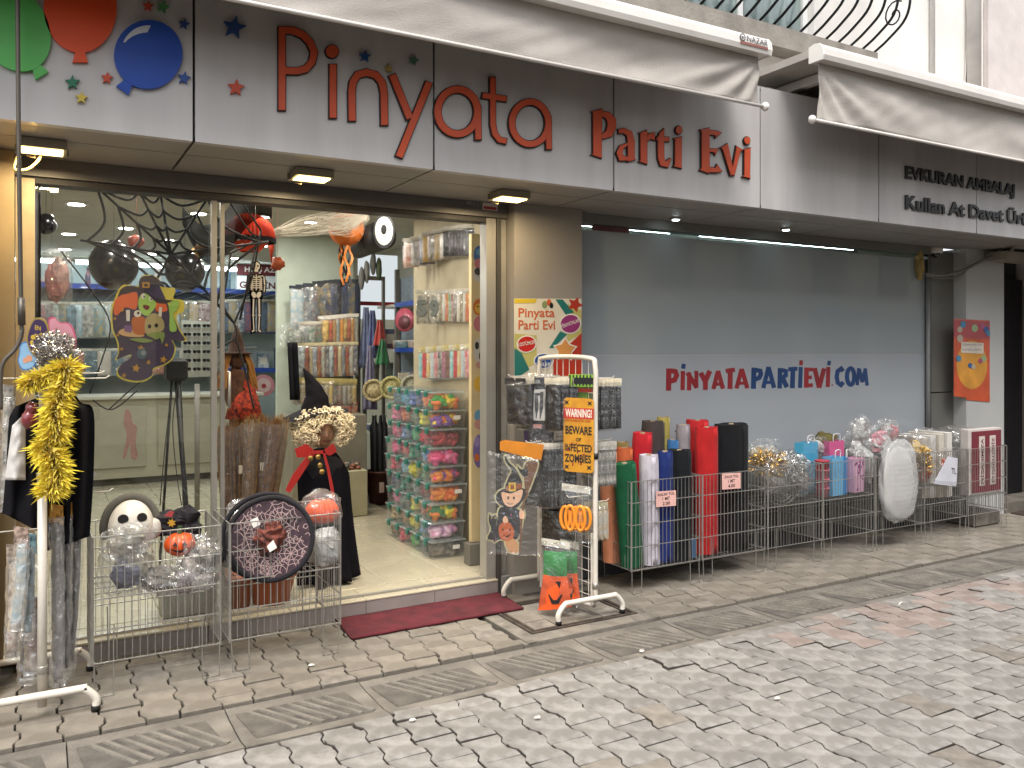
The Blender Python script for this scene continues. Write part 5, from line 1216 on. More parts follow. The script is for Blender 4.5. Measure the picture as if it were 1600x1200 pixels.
mb = MB(); mb.stroke([(838, 614), (839, 636), (838, 654)], [5, 6, 1], m_, .0035, .005); mb.stroke([(847, 612), (846, 636), (844, 655)], [5, 6, 1], m_, .0035, .005); mb.stroke([(838, 616), (847, 616)], 4, m_, .0035, .0056); part('claw_print', mb, flat('#3a3a3c', .6), t, kind='stuff')
mb = MB(); mb.plate([(832, 663), (847, 663), (846, 669), (831, 669)], m_, .0005, .003); part('pink_label', mb, flat('#b27a72', .5), t)
mb = MB(); put_text(mb, 'ROCK', lambda a, b, d: m_(833 + a, 599 - b, d), .003, fit=(0, 11, 0, 5), offset=.01); part('writing', mb, flat('#cfcac4', .5), t, kind='stuff')
mb = MB(); mb.plate([(852, 596), (858, 595), (857, 604), (851, 605)], m_, .0005, .003); part('price_tag', mb, flat('#d6d3cc', .5), t)
mb = MB().mat(0, True); mb.sheet(lambda u, v: m_(826 + 40 * u, 584 + 108 * v, .006 + .006 * noise.noise(V((u * 4, v * 7, 3)))), 8, 14, .001, (0, -.1, 0)); part('film', mb, CLEAR, t)
m_ = cardmap(838, 690, 4.40, -.3); mb = MB(); mb.plate([(818, 672), (862, 672), (860, 694), (845, 702), (820, 696)], m_, -.02, 0); mb.mat(1); mb.plate(star((838, 678), 7, .6, 0, 9), m_, .0005, .002); mb.mat(2); mb.plate([(819, 694), (838, 696), (838, 699), (819, 697)], m_, .0005, .002)
solo('purple_packet', mb, [mat('purple_card', '#2c1638', .4, coat=.4), flat('#a08c3a', .5), flat('#9d98a0', .5)], 'purple boxed packet showing below the black claw gloves', 'packet')
# right side hooks
G2 = 'black packets on the window side of the rack'
p = hk(.10, zA - .01, .17)
for k in range(6): hang((p.x + .02 + k * .03, p.y + .02, zA - .012), .16, .32, math.radians(-70 + R.uniform(-10, 10)), BKS[k % 4], 'black shiny packet on the upper window side hook of the rack', 'packet', G2, hh=.045, seed=k, th=.03)
zB = PX(955, 690, 3.0).z; p = hk(.10, zB, .15)
for k in range(6): hang((p.x + .02 + k * .025, p.y + .02, zB - .006), .13, .28, math.radians(-62 + R.uniform(-10, 10)), '#4a4744', 'grey black clip packet on the middle window side hook', 'packet', 'grey packets on the window side of the rack', head='#b9b4aa', hh=.05, seed=k, th=.03)
zC = PX(950, 785, 3.0).z; p = hk(.10, zC, .13)
for k in range(3): hang((p.x + .03 + k * .035, p.y + .02, zC - .006), .10, .24, math.radians(-60 + R.uniform(-10, 10)), '#b5b3b0', 'white glove packet on the lowest window side hook', 'packet', 'white glove packets', head='#b8b295', hh=.04, seed=k, th=.04)
# middle-left hooks
zM = PX(880, 690, 2.8).z; p = hk(.45, zM, -.30)
for k in range(9): hang((p.x - .03 - k * .026, p.y, zM - .006), .18, .40, math.radians(-66 + R.uniform(-8, 8)), ['#121114', '#1a181b', '#0f0f11'][k % 3], 'long black wig packet on the middle left hook of the rack', 'packet', 'black wig packets', head='#c4bfb4', hh=.035, seed=k, th=.03)
for k in range(4): hang((p.x - .02 - k * .03, p.y + .02, .64), .19, .28, math.radians(-64 + R.uniform(-8, 8)), '#2a241a', 'dark gold trimmed packet low on the left of the rack', 'packet', 'dark gold packets', head='#3a342a', hh=.02, seed=k, th=.03)
# warning signs
def sign(u0, u1, v0, v1, y, yaw, bg, label, rows, band=None):
    uc, vc = (u0 + u1) / 2, (v0 + v1) / 2; m_ = cardmap(uc, vc, y, yaw); W_, H_ = u1 - u0, v1 - v0
    t = thing('warning_sign', m_(uc, v1, 0), label, 'sign'); r = 6; P = []
    for (cx_, cy_, a0) in ((u0 + r, v0 + r, 180), (u1 - r, v0 + r, 270), (u1 - r, v1 - r, 0), (u0 + r, v1 - r, 90)): P += arc(cx_, cy_, r, r, a0, a0 + 90, 4)
    P = [(x, y_ + (x - uc) * .03) for x, y_ in P]
    mb = MB(); mb.plate(P, m_, -.004, 0); part('board', mb, bg, t)
    if band:
        mb = MB(); mb.plate([(u0, band[0]), (u1, band[0] + 1), (u1, band[1] + 1), (u0, band[1])], m_, .0003, .001); part('red_band', mb, flat('#b03325', .5), t)
    mb = MB()
    for (s_, ya, yb, xa, xb, i) in rows:
        mb.mat(i); put_text(mb, s_, lambda a, b, d: m_(a, b + (a - uc) * .03, d), .0016, fit=(xa, xb, ya, yb), offset=.03)
    part('writing', mb, [flat('#1a1510', .6), flat('#d8d0c0', .5), flat('#a8481c', .5)], t, kind='stuff')
    return t, m_
sign(884, 930, 604, 668, 4.20, -.35, mat('sign_green', '#5c7a2c', .5, var=.3, scale=30), 'green do not enter sign behind the yellow warning sign', [('DO NOT', 631, 621, 893, 927, 0)], (606, 612))
t, m_ = sign(881, 927, 622, 738, 4.14, -.35, mat('sign_yellow', '#c8911e', .45, var=.25, scale=18, rgb2='#b0761a'), 'yellow warning sign about infected zombies hanging on the rack front', [
    ('WARNING!', 652, 639, 884, 924, 1), ('CONTAMINATED AREA', 659, 655.5, 884, 923, 2), ('BEWARE', 679, 666, 884, 924, 0), ('OF', 690, 684, 900, 908, 0), ('INFECTED', 706, 694, 883, 924, 0), ('ZOMBIES', 723, 710, 883, 923, 0)], (637, 654))
mb = MB(); rr = random.Random(9)
for (x, y_) in ((886, 629), (921, 630), (886, 730), (920, 730)): mb.disc((x, y_), 2.2, 2.2, m_, .0003, .0013, 10); mb.stroke([(x - 3, y_ + 3), (x + 3, y_ - 3)], 1.2, m_, .0003, .0017); mb.stroke([(x - 3, y_ - 3), (x + 3, y_ + 3)], 1.2, m_, .0003, .0019)
part('hazard_print', mb, flat('#2a1c10', .6), t, kind='stuff')
mb = MB()
for k in range(9): x, y_ = rr.uniform(884, 924), rr.uniform(690, 734); mb.disc((x, y_), rr.uniform(.8, 2.4), rr.uniform(1, 3.4), m_, .0002, .0012 + k * 5e-5, 9)
part('splatter_print', mb, flat('#8c2e14', .5), t, kind='stuff')
m_ = cardmap(909, 594, 4.16, -.35); t = thing('header_tag', m_(909, 606, 0), 'green and black striped header tag above the warning signs', 'tag')
mb = MB(); mb.plate([(889, 585), (931, 585), (931, 604), (889, 604)], m_, -.003, 0); part('card', mb, flat('#7fa83a', .5), t)
mb = MB(); 
for i in range(8): mb.plate([(890 + i * 5.2, 586), (892.4 + i * 5.2, 586), (891.4 + i * 5.2, 603), (889 + i * 5.2, 603)], m_, .0003, .0008)
part('stripe', mb, flat('#14180f', .5), t, kind='stuff')
mb = MB(); mb.plate([(896, 590), (926, 590), (926, 600), (896, 600)], m_, .001, .0022); part('title_panel', mb, flat('#0d0d0e', .4), t)
# packaged witch cut-out
m0 = cardmap(808, 775, 4.36, -.18); t = thing('witch_decoration', m0(808, 862, 0), 'packaged cardboard witch with broom and pumpkin under an orange header', 'decoration')
zw = lambda a, b, d: m0(760 + a / 5.457, 660 + b / 5.455, d)
mb = MB(); mb.plate([(115, 165), (155, 152), (490, 185), (465, 318), (370, 300), (115, 240)], zw, -.003, .002); part('header_card', mb, mat('orange_foil', '#c47a1c', .3, var=.15, coat=.6), t)
def sp(P, n=4): return [tuple(q) for q in smoothline([V((a, b)) for a, b in P], n, True)]
OL = MB(); oc = [0]
pr = MB()
def G(i, P, d, n=4):
    Q = sp(P, n) if n else P; pr.mat(i).plate(Q, zw, d - .001, d); oc[0] += 1
    OL.stroke(Q, 26, zw, -.004, -.0008 + oc[0] * 3e-5, True); OL.plate(Q, zw, -.004, -.0012)
G(0, [(158, 285), (200, 350), (235, 380), (285, 460), (300, 545), (165, 570), (185, 480), (215, 410), (165, 340)], .0015)
G(0, [(85, 620), (150, 570), (310, 560), (350, 600), (300, 680), (250, 730), (150, 720), (90, 680)], .0012)
G(1, [(165, 545), (300, 515), (305, 560), (165, 590)], .0024, 0); G(2, [(190, 515), (250, 512), (252, 585), (192, 590)], .0032, 0); G(1, [(205, 530), (236, 528), (238, 568), (206, 572)], .0040, 0)
G(3, [(130, 600), (210, 608), (305, 570), (295, 650), (250, 700), (200, 722), (150, 690)], .0022)
for x in (187, 235): pr.mat(4).disc((x, 645), 9, 14, zw, .002, .0032, 12)
pr.mat(4).stroke([(175, 685), (200, 700), (225, 690)], 5, zw, .002, .0032)
G(5, [(110, 740), (180, 720), (280, 745), (310, 800), (280, 960), (240, 1000), (120, 1000), (60, 1020), (90, 850)], .0010)
pr.mat(6).stroke([(355, 590), (320, 680), (300, 800), (285, 1110)], [14, 18, 20, 16], zw, .002, .0034); G(6, [(330, 350), (435, 335), (400, 470), (345, 600), (325, 530)], .0018)
G(3, [(285, 750), (318, 755), (318, 810), (285, 815)], .0042)
G(7, [(105, 900), (150, 850), (200, 860), (235, 920), (230, 980), (180, 1010), (120, 990)], .0024); G(4, [(135, 950), (170, 970), (210, 945), (180, 985)], .0032)
for x in (140, 200): G(4, [(x - 10, 925), (x + 10, 925), (x, 900)], .0033, 0)
G(8, [(160, 1010), (220, 985), (270, 1040), (260, 1110), (190, 1100)], .0020); G(3, [(140, 830), (160, 800), (185, 830), (180, 855), (150, 860)], .0034)
G(0, [(25, 790), (45, 810), (75, 795), (90, 830), (80, 900), (90, 1000), (10, 1000), (40, 920), (20, 850)], .0016); pr.mat(2).disc((45, 822), 5, 5, zw, .001, .0026, 8); pr.mat(2).disc((75, 820), 5, 5, zw, .001, .0026, 8)
G(0, [(265, 370), (300, 400), (345, 380), (350, 450), (320, 460), (290, 430)], .0024)
for k, (x, y_) in enumerate(((150, 780), (210, 790), (250, 760), (125, 990), (265, 800), (80, 1010))): pr.mat(9 + k % 2).disc((x, y_), 7, 11, zw, .0008, .0018, 8)
part('print', pr, [flat(h, .5, coat=.2) for h in ('#121014', '#8a4a22', '#d0a834', '#e0b090', '#2a1712', '#17161f', '#6a4426', '#b3521c', '#c08a5c', '#6a7a9c', '#8a4a6a')], t, kind='stuff')
mb = MB().mat(0, True); mb.sheet(lambda u, v: zw(5 + 470 * u, 250 + 880 * v + 60 * u * (1 - v), .006 + .004 * noise.noise(V((u * 4, v * 6, 8)))), 12, 18, .001, (0, -.1, 0)); part('film', mb, CLEAR, t)
part('outline', OL, flat('#b3ab86', .6), t, kind='stuff')
# pumpkin packets lower down
def pump_pack(u, v, y, w_, h_, label, kind, yaw=-.3):
    m_ = cardmap(u, v, y, yaw); t = thing('pumpkin_packet', m_(u, v + h_ / 2, 0), label, 'packet')
    mb = MB(); mb.plate([(u - w_ * .42, v - h_ / 2), (u + w_ * .42, v - h_ / 2 + 4), (u + w_ * .42, v - h_ / 2 + 15), (u - w_ * .42, v - h_ / 2 + 11)], m_, -.002, .001); part('header_card', mb, flat('#c4beb0', .5), t)
    if kind == 'hat':
        mb = MB().mat(0, True); mb.grid(lambda a, b: m_(u - w_ * .36 + a * w_ * .7, v - h_ * .32 + b * h_ * .36, .016 * math.sin(math.pi * a) * math.sin(math.pi * b) + .004 * noise.noise(V((a * 4, b * 4, u)))), 10, 8); part('green_cap', mb, mat('felt_green', '#24803c', .8, var=.15, bump=.3), t)
        mb = MB().mat(0, True); mb.grid(lambda a, b: m_(u - w_ * (.36 + .16 * b) + a * w_ * (.7 + .3 * b), v + h_ * .02 + b * h_ * (.42 + .10 * (1 - a)), .02 * math.sin(math.pi * a) + .006 * noise.noise(V((a * 4, b * 4, v)))), 12, 10); part('orange_cloth', mb, mat('felt_orange', '#e0561a', .8, var=.12, bump=.3), t)
        mb = MB(); q = lambda a, b, d: m_(u + a * w_ * .3, v + h_ * .25 + b * h_ * .18, .021 * math.cos(a * 1.1) + d)
        mb.stroke([(-.6, .2), (-.2, .75), (.3, .7), (.7, .1)], [.1, .3, .3, .1], q, .001, .004); mb.plate([(.1, -.9), (.6, -.9), (.5, -.35)], q, .001, .004); part('face', mb, flat('#181210', .7), t, kind='stuff')
    else:
        mb = MB().mat(0, True)
        for k in range(5): mb.tube([m_(u - w_ * .30 + k * w_ * .15 + 7 * math.cos(a), v + h_ * .10 + (17 + 2 * (k % 2)) * math.sin(a), .012 + .008 * (k % 2)) for a in [6.2832 * q / 20 for q in range(20)]], .011, 7, True)
        part('pumpkin_loops', mb, mat('loop_orange', '#e58a22', .5, var=.15, coat=.3), t, kind='stuff')
    mb = MB().mat(0, True); mb.sheet(lambda a, b: m_(u - w_ * .5 + a * w_, v - h_ * .46 + b * h_, .022 * math.sin(math.pi * a) ** .5 * (1 - abs(2 * b - 1) ** 3) + .012 * noise.noise(V((a * 4, b * 5, u)))), 12, 14, .001, (0, -.1, 0)); part('film', mb, CLEAR, t)
pump_pack(900, 800, 4.18, 52, 88, 'clear packet of yellow orange pumpkin loops on the rack front', 'loop')
pump_pack(868, 897, 4.22, 52, 110, 'packet with an orange pumpkin bag and green cap, lowest on the rack', 'hat')
pump_pack(890, 893, 4.24, 34, 100, 'second pumpkin bag packet partly behind the first', 'hat')
hook(L(.05) + V((0, 0, PX(905, 772, 2.85).z)), L(.05) + V((-.17, 0, PX(905, 772, 2.85).z)), rk); hook(L(.25) + V((0, 0, PX(875, 862, 2.8).z)), L(.25) + V((-.17, 0, PX(875, 862, 2.8).z)), rk)

# ================================================================ left rack, with costumes and a feather boa
lk = thing('display_rack', (.01, 4.4, 0), 'white tubular rack at the left edge hung with black capes and packets', 'rack')
px_, py_ = PY(66, 900, 4.18).x, 4.18
mb = MB().mat(0, True); mb.lathe([(.019, .045), (.019, 1.06)], (px_, py_, 0), 14); mb.lathe([(.0135, 1.05), (.0135, 1.58)], (px_, py_, 0), 14); part('post', mb, WHR, lk, kind='stuff')
for z in (.19, 1.035):
    mb = MB().mat(0, True); mb.lathe([(.0215, 0), (.0235, .004), (.0235, .03), (.0215, .034)], (px_, py_, z), 14); part('collar', mb, flat('#9a968e', .35, metal=.6), lk)
foot(-.52, .218, 4.13, lk, z=.105, r=.0175); foot(-.50, .22, 4.66, lk, z=.105)
mb = MB().mat(0, True); mb.tube([(px_, 4.66, .10), (px_, 4.66, 1.55)], .016, 10); part('rear_post', mb, WHR, lk)
mb = MB(); 
for z in [.12 + i * .15 for i in range(10)]: mb.tube([(px_, 4.2, z), (px_, 4.65, z)], .003, 5)
part('grid', mb, WHR, lk, kind='stuff')
zH = PY(100, 592, 4.18).z
for (y, x1, z) in ((4.20, .262, zH), (4.34, .25, zH + .02), (4.2, -.42, zH + .005), (4.2, -.4, PY(30, 830, 4.18).z), (4.4, .29, PY(160, 768, 4.4).z)): hook((px_, y, z), (x1, y, z), lk)
BCL = mat('black_cloth', '#141317', .9, var=.2, scale=5, bump=.2, spec=.15)
def cape(P, y0, label, seed, folds=6, depth=.03):
    """cloth hanging between a left and a right outline given in photo pixels, top to bottom"""
    Lf = smoothline([V((a, b)) for a, b, c_, d_ in P], 5); Rt = smoothline([V((c_, d_)) for a, b, c_, d_ in P], 5); n = len(Lf) - 1
    def fn(u, v):
        i = min(n - 1, int(v * n)); f = v * n - i; a = Lf[i].lerp(Lf[i + 1], f); b = Rt[i].lerp(Rt[i + 1], f); q = a.lerp(b, u)
        yy = y0 - depth * math.sin(math.pi * u) - depth * (.4 + .6 * v) * .8 * math.sin(u * folds * math.pi + 1.5 * noise.noise(V((u * 3, v * 2, seed)))) + .02 * noise.noise(V((u * 3, v * 3, seed + 4)))
        return PY(q.x, q.y, yy)
    mb = MB().mat(0, True); mb.sheet(fn, 40, 24, .004); return mb
t = thing('black_cape', PY(120, 840, 4.3), 'long black hooded cape hanging at the right of the left rack', 'costume')
part('cloth', cape([(84, 600, 108, 590), (76, 622, 125, 628), (72, 660, 146, 640), (72, 740, 147, 720), (74, 820, 143, 800), (70, 862, 140, 838)], 4.30, '', 3), BCL, t)
mb = MB(); mb.plate([(96, 600), (102, 600), (102, 634), (96, 632)], pxmap(4.20), 0, .002); part('label', mb, flat('#c4c0b8', .6), t)
t = thing('black_cape', PY(40, 830, 4.25), 'black costume gown hanging at the left of the left rack', 'costume')
part('cloth', cape([(24, 635, 66, 618), (14, 655, 74, 640), (10, 720, 78, 720), (4, 795, 76, 800), (1, 800, 74, 838)], 4.26, '', 8, 4), BCL, t)
m_ = pxmap(4.20); mb = MB().mat(0, True); mb.sheet(lambda u, v: PY(7 + 33 * u - 0 * v + (12 * (1 - v)) * (1 - u), 645 + 105 * v + (1 - u) * 20 * (1 - v), 4.20 - .03 * math.sin(math.pi * u) + .012 * noise.noise(V((u * 3, v * 6, 2)))), 10, 18, .004)
solo('ghost_mask', mb, flat('#c0bcb8', .6), 'long white mask hanging edge-on beside the black gown', 'mask')
mb = MB(); mb.plate([(139, 728), (150, 740), (146, 745), (139, 748)], pxmap(4.33), 0, .004); solo('white_collar', mb, flat('#c9c6be', .7), 'white cloth tip peeping out behind the black cape', 'cloth')
# feather boa
def boa():
    rr = random.Random(5); path = smoothline([PY(40, 600, 4.12), PY(58, 592, 4.10), PY(82, 582, 4.08), PY(104, 574, 4.08), PY(98, 605, 4.07), PY(84, 640, 4.06), PY(88, 672, 4.06), PY(70, 700, 4.08), PY(84, 715, 4.06), PY(88, 745, 4.07), PY(78, 768, 4.08)], 12)
    mb = MB(); n = len(path)
    for i in range(9000):
        s = rr.random() ** .9 * (n - 1.01); k = int(s); p = path[k].lerp(path[k + 1], s - k); T = (path[k + 1] - path[k]).normalized()
        d = V((rr.gauss(0, 1), rr.gauss(0, .9), rr.gauss(0, .8))); d = (d - T * d.dot(T) * .6).normalized()
        Ln = rr.uniform(.02, .075) * (.75 if k < 30 else 1.0); side = d.cross(V((rr.gauss(0, 1), rr.gauss(0, 1), rr.gauss(0, 1)))).normalized() * rr.uniform(.0007, .0028)
        q = p + d * Ln * .55 + V((0, 0, .004)); e = p + d * Ln + V((rr.gauss(0, .014), rr.gauss(0, .014), -Ln * rr.uniform(-.1, .45)))
        mb.add([p, q + side, e, q - side], [(0, 1, 2), (0, 2, 3)])
    return mb
solo('feather_boa', boa(), mat('yellow_feather', '#e2c41a', .8, var=.2, scale=40, sheen=.3, rgb2='#efe04a'), 'bright yellow feather boa hanging over the left rack post', 'feather boa')
tinsel(tuple(PY(88, 548, 4.13)), (.075, .06, .07), 900, SILV, 51, 'silver_pompom', 'silver tinsel pompom above the yellow boa', L=.035, w_=.003)
def bubble(P, base, rim, y, label, words, yaw=.0, extra=None):
    cu, cv_ = sum(p[0] for p in P) / len(P), sum(p[1] for p in P) / len(P); m_ = cardmap(cu, cv_, y, yaw); Q = sp(P, 5)
    t = thing('party_sign', m_(cu, max(p[1] for p in P), 0), label, 'party sign')
    mb = MB(); mb.plate(Q, m_, -.004, 0); part('card', mb, flat(rim, .4), t)
    mb = MB(); mb.plate([(cu + (a - cu) * .88, cv_ + (b - cv_) * .90) for a, b in Q], m_, .0003, .0012); part('panel', mb, flat(base, .4), t)
    if words:
        mb = MB()
        for (s_, x, yb, wd, h, sl) in words: put_text(mb, s_, lambda a, b, d: m_(x + a + b * 0, yb - b + a * sl, d), .002, fit=(0, wd, 0, h), offset=.02)
        part('writing', mb, flat('#2a1420' if base != '#2c1440' else '#b99a2e', .5), t, kind='stuff')
    if extra:
        mb = MB()
        for i, (x, yb, r) in enumerate(extra[1]): mb.disc((x, yb), r, r * 1.1, m_, .0013, .0022 + i * 2e-4, 14)
        part('motif', mb, flat(extra[0], .5), t, kind='stuff')
    mb = MB().mat(0, True); mb.tube([m_(cu + 6, max(p[1] for p in P) - 8, -.008), m_(cu + 16, max(p[1] for p in P) + 40, -.02)], .004, 6); part('stick', mb, flat('#cfc9bf', .5), t)
bubble([(75, 500), (84, 495), (92, 503), (108, 505), (117, 520), (119, 540), (112, 557), (102, 556), (90, 545), (78, 525)], '#c98c98', '#b5526a', 4.22, 'pink scalloped party sign with dark lettering above the boa', [('İYİ Kİ', 91, 527, 20, 8, .3), ('DOĞDUN', 94, 543, 20, 8, .35)])
bubble([(50, 502), (58, 496), (70, 500), (76, 515), (78, 540), (70, 556), (60, 560), (48, 550), (42, 535), (43, 520)], '#2c1440', '#8a7430', 4.17, 'purple party sign with gold lettering leaning on the rack', [('EN', 55, 515, 9, 7, .2), ('İYİSİ', 54, 530, 20, 9, -.2), ('BENİM', 55, 545, 18, 8, -.2)], extra=('#b99a2e', [(52, 527, 3.5), (50, 535, 3), (54, 548, 3.5)]))
bubble([(32, 538), (42, 534), (52, 545), (66, 555), (58, 566), (50, 576), (35, 578), (28, 565), (30, 552)], '#7fa6c4', '#3a70a8', 4.20, 'blue cloud shaped party sign behind the purple one', None, extra=('#c48a6a', [(46, 560, 5), (40, 563, 4)]))
c = PY(46, 655, 4.14); mb = MB().mat(0, True); mb.ell(c, (.032, .028, .04), 14, 12, .3, 3, 2); mb.ell(c + V((.008, 0, .045)), (.024, .022, .028), 12, 10, .3, 3, 4); solo('red_charm', mb, mat('dull_red_gloss', '#7a3038', .3, coat=.6, var=.2), 'dull red glossy charm hanging left of the boa', 'charm')
# long toy packets on the left rack
G3 = 'long toy packets on the left rack'
def longpack(u, v0, v1, w_, y, hexc, head, label, seed, grp=None, bend=0.0, yaw=0.0):
    m_ = cardmap(u, (v0 + v1) / 2, y, yaw); t = thing('toy_packet', m_(u, v1, 0), label, 'toy packet', grp)
    mb = MB(); mb.plate([(u - w_ * .45, v0), (u + w_ * .4, v0 + 3), (u + w_ * .42, v0 + 34), (u - w_ * .42, v0 + 30)], m_, -.002, .004); part('header_card', mb, mat('toy_head_' + head.strip('#'), head, .45, var=.4, scale=50), t)
    mb = MB().mat(0, True); mb.sheet(lambda a, b: m_(u - w_ * .32 + a * w_ * .64 + bend * b * b, v0 + 28 + b * (v1 - v0 - 40), .010 * math.sin(math.pi * a) + .008 * noise.noise(V((a * 2, b * 8, seed)))), 6, 20, .006); part('contents', mb, PRN(hexc, .35), t)
    mb = MB().mat(0, True); mb.sheet(lambda a, b: m_(u - w_ * .5 + a * w_ + bend * b * b, v0 + 20 + b * (v1 - v0 - 20), .018 * math.sin(math.pi * a) + .016 * noise.noise(V((a * 3, b * 9, seed + 3)))), 8, 26, .001, (0, -.1, 0)); part('film', mb, CELLO, t)
longpack(88, 787, 1072, 26, 4.25, '#6e6862', '#b5812c', 'long toy sword packet with yellow header nearest the white post', 1, bend=2)
longpack(104, 782, 1055, 22, 4.30, '#57524e', '#a3702a', 'second long toy packet with yellow header right of the post', 2, bend=-4)
longpack(120, 784, 1045, 22, 4.34, '#6a655f', '#9c6a34', 'third long toy packet with yellow header at the right', 3, bend=-12)
longpack(112, 820, 1062, 20, 4.40, '#4a4642', '#6a5a44', 'long grey packet behind the yellow header packets', 4, bend=-8)
longpack(34, 822, 985, 26, 4.18, '#8fa6b0', '#a08a7c', 'pale blue and yellow toy packet left of the post', 5, bend=-10)
longpack(48, 832, 1000, 22, 4.22, '#5f7f8c', '#7a9aa4', 'blue green toy packet close to the post', 6, bend=-6)
longpack(22, 850, 1030, 26, 4.30, '#7d5a46', '#8a7c70', 'brown orange toy packet at the left edge', 7, bend=-4)
longpack(12, 600, 800, 24, 4.28, '#6b6660', '#8c867c', 'clear wand packet hanging at the far left edge', 8, bend=-4)
longpack(50, 930, 1060, 26, 4.34, '#6a3a2c', '#6f5a4c', 'reddish packet low behind the white post', 9)
longpack(40, 960, 1070, 28, 4.42, '#3a3330', '#5f5750', 'dark packet lowest on the left rack', 10)

# ================================================================ stacked boxes of balloons
GR = 'stacked clear storage boxes by the door'
LATM = flat('#1f6a5c', .4, coat=.3)
BOXM = glass('clear_box', tint=(.98, .99, .985), fac=.0, refl=.5, rough=.08, film=.09, base=(.82, .84, .83)); LIDM = glass('milky_lid', tint=(.93, .96, .95), fac=.0, rough=.12, film=.28, base=(.62, .66, .65))
bw, bd, bh = .272, .19, .133
def f_body(mb):
    t_ = .012; z1_ = bh - .016
    mb.add([(t_, t_, 0), (bw - t_, t_, 0), (bw - t_, bd - t_, 0), (t_, bd - t_, 0), (.003, .003, z1_), (bw - .003, .003, z1_), (bw - .003, bd - .003, z1_), (.003, bd - .003, z1_)], [(0, 3, 2, 1), (0, 1, 5, 4), (1, 2, 6, 5), (2, 3, 7, 6), (3, 0, 4, 7)])
def f_lid(mb): mb.cbox(-.002, bw + .002, -.002, bd + .002, bh - .016, bh - .004, .003); mb.box(.02, bw - .02, .02, bd - .02, bh - .004, bh - .001)
def f_latch(mb): mb.cbox(-.014, -.003, bd / 2 - .024, bd / 2 + .024, bh - .042, bh - .002, .004); mb.cbox(-.004, .03, bd / 2 - .03, bd / 2 + .03, bh - .0035, bh + .002, .001)
def f_fill(sd):
    def f(mb):
        rr = random.Random(sd); mb.smooth = True
        for i in range(85):
            a = rr.uniform(.03, .046); mb.X = Matrix.Translation((rr.uniform(.06, bw - .06), rr.uniform(.055, bd - .055), rr.uniform(.03, bh - .055))) @ Matrix.Rotation(rr.uniform(0, 6.3), 4, V((rr.gauss(0, 1), rr.gauss(0, 1), rr.gauss(0, 1))).normalized())
            mb.mat(i % 3).ell((0, 0, 0), (a * 1.2, a * .7, a * .55), 7, 5)
        mb.X = None
    return f
ml_ = [_mesh(('box',), f_body, BOXM), _mesh(('lid',), f_lid, LIDM), _mesh(('latch',), f_latch, LATM)]
fills = [_mesh(('balloon_fill', s), f_fill(s), [PRN('#888888'), PRN('#777777'), PRN('#666666')]) for s in (1, 2, 3)]
BC = lambda h: mat('rubber_' + h.strip('#'), h, .45, var=.1)
front = [('#c4552a', '#2f7a3a', '#c8882a'), ('#c8942a', '#c4552a', '#5a3a7a'), ('#6e1c28', '#8a2a34', '#5a1822'), ('#c9406a', '#b8345e', '#d45a7c'), ('#a83a5a', '#5a3a6a', '#b8622a'), ('#c85a1e', '#d06a24', '#b84a18'), ('#c85a1e', '#2a5a34', '#c89a2a'), ('#a8708c', '#7a5a7c', '#b88a9c'), ('#4a443e', '#5c544a', '#3a3632')]
side = ['2f4450 2f6a86 4a5a86 b8502e', 'c05070 8a5240 4f5a54 b09a3a', 'c0506c 5a6a8c 2f7a5c 9c2a3c', 'c4506c 9c3444 3a6a5c 2a6a94', '94344c 4a7a94 b09a34 2f5a44', '2a2a54 34605a 5c6468 5c2430', 'c04a74 5c6468 a8963a 7a3a34', '8a7a60 74584a b0983a 3a6484', '5c5040 b8485c 3f7a44 2a3640']
words9 = ['lowest', 'second', 'third', 'fourth', 'fifth', 'sixth', 'seventh', 'eighth', 'topmost']
cdesc = ['orange and green', 'yellow and orange', 'dark red', 'hot pink', 'pink and purple', 'bright orange', 'mixed orange and green', 'lilac', 'dark grey']
cname = ['nearest the street', 'behind the front one', 'in the middle', 'one before the rear', 'at the rear']
for r_ in range(9):
    for c_ in range(5):
        x, y, z = 2.455 + R.uniform(-.012, .012) - (.02 if c_ == 0 else 0), 5.44 + c_ * .197 + R.uniform(-.004, .004), FL + .003 + r_ * (bh + .001)
        lb = ('clear lidded box of %s balloons in the stack nearest the street' % cdesc[8 - r_]) if c_ == 0 else 'clear box with green latch, %s row of the column %s' % (words9[r_], cname[c_])
        t = thing('storage_box', (x, y, z), lb, 'storage box', GR); t.rotation_euler.z = R.uniform(-.02, .02)
        for nm, me in zip(('box', 'lid', 'latch'), ml_): lobj(nm, me, t)
        o = lobj('balloons', fills[(r_ * 2 + c_) % 3], t); o['kind'] = 'stuff'
        cs = front[8 - r_] if c_ == 0 else ('#' + side[8 - r_].split()[4 - c_],) * 3
        for i, h in enumerate(cs):
            q = tuple(min(.85, v_ * (2.2 + (.3 * i if c_ else 0))) for v_ in lin(h))
            hx_ = ''.join('%02x' % int(255 * (1.055 * v_ ** (1 / 2.4) - .055 if v_ > .0031 else 12.92 * v_)) for v_ in q); objmat(o, BC('#' + hx_), i)
        if c_ == 0 and r_ in (0, 3, 7):
            mb = MB(); mb.box(.17, .225, -.001, .002, .06, .09); me = mb.mesh('price_tag', flat('#d6d2c8', .5)); lobj('price_tag', me, t)
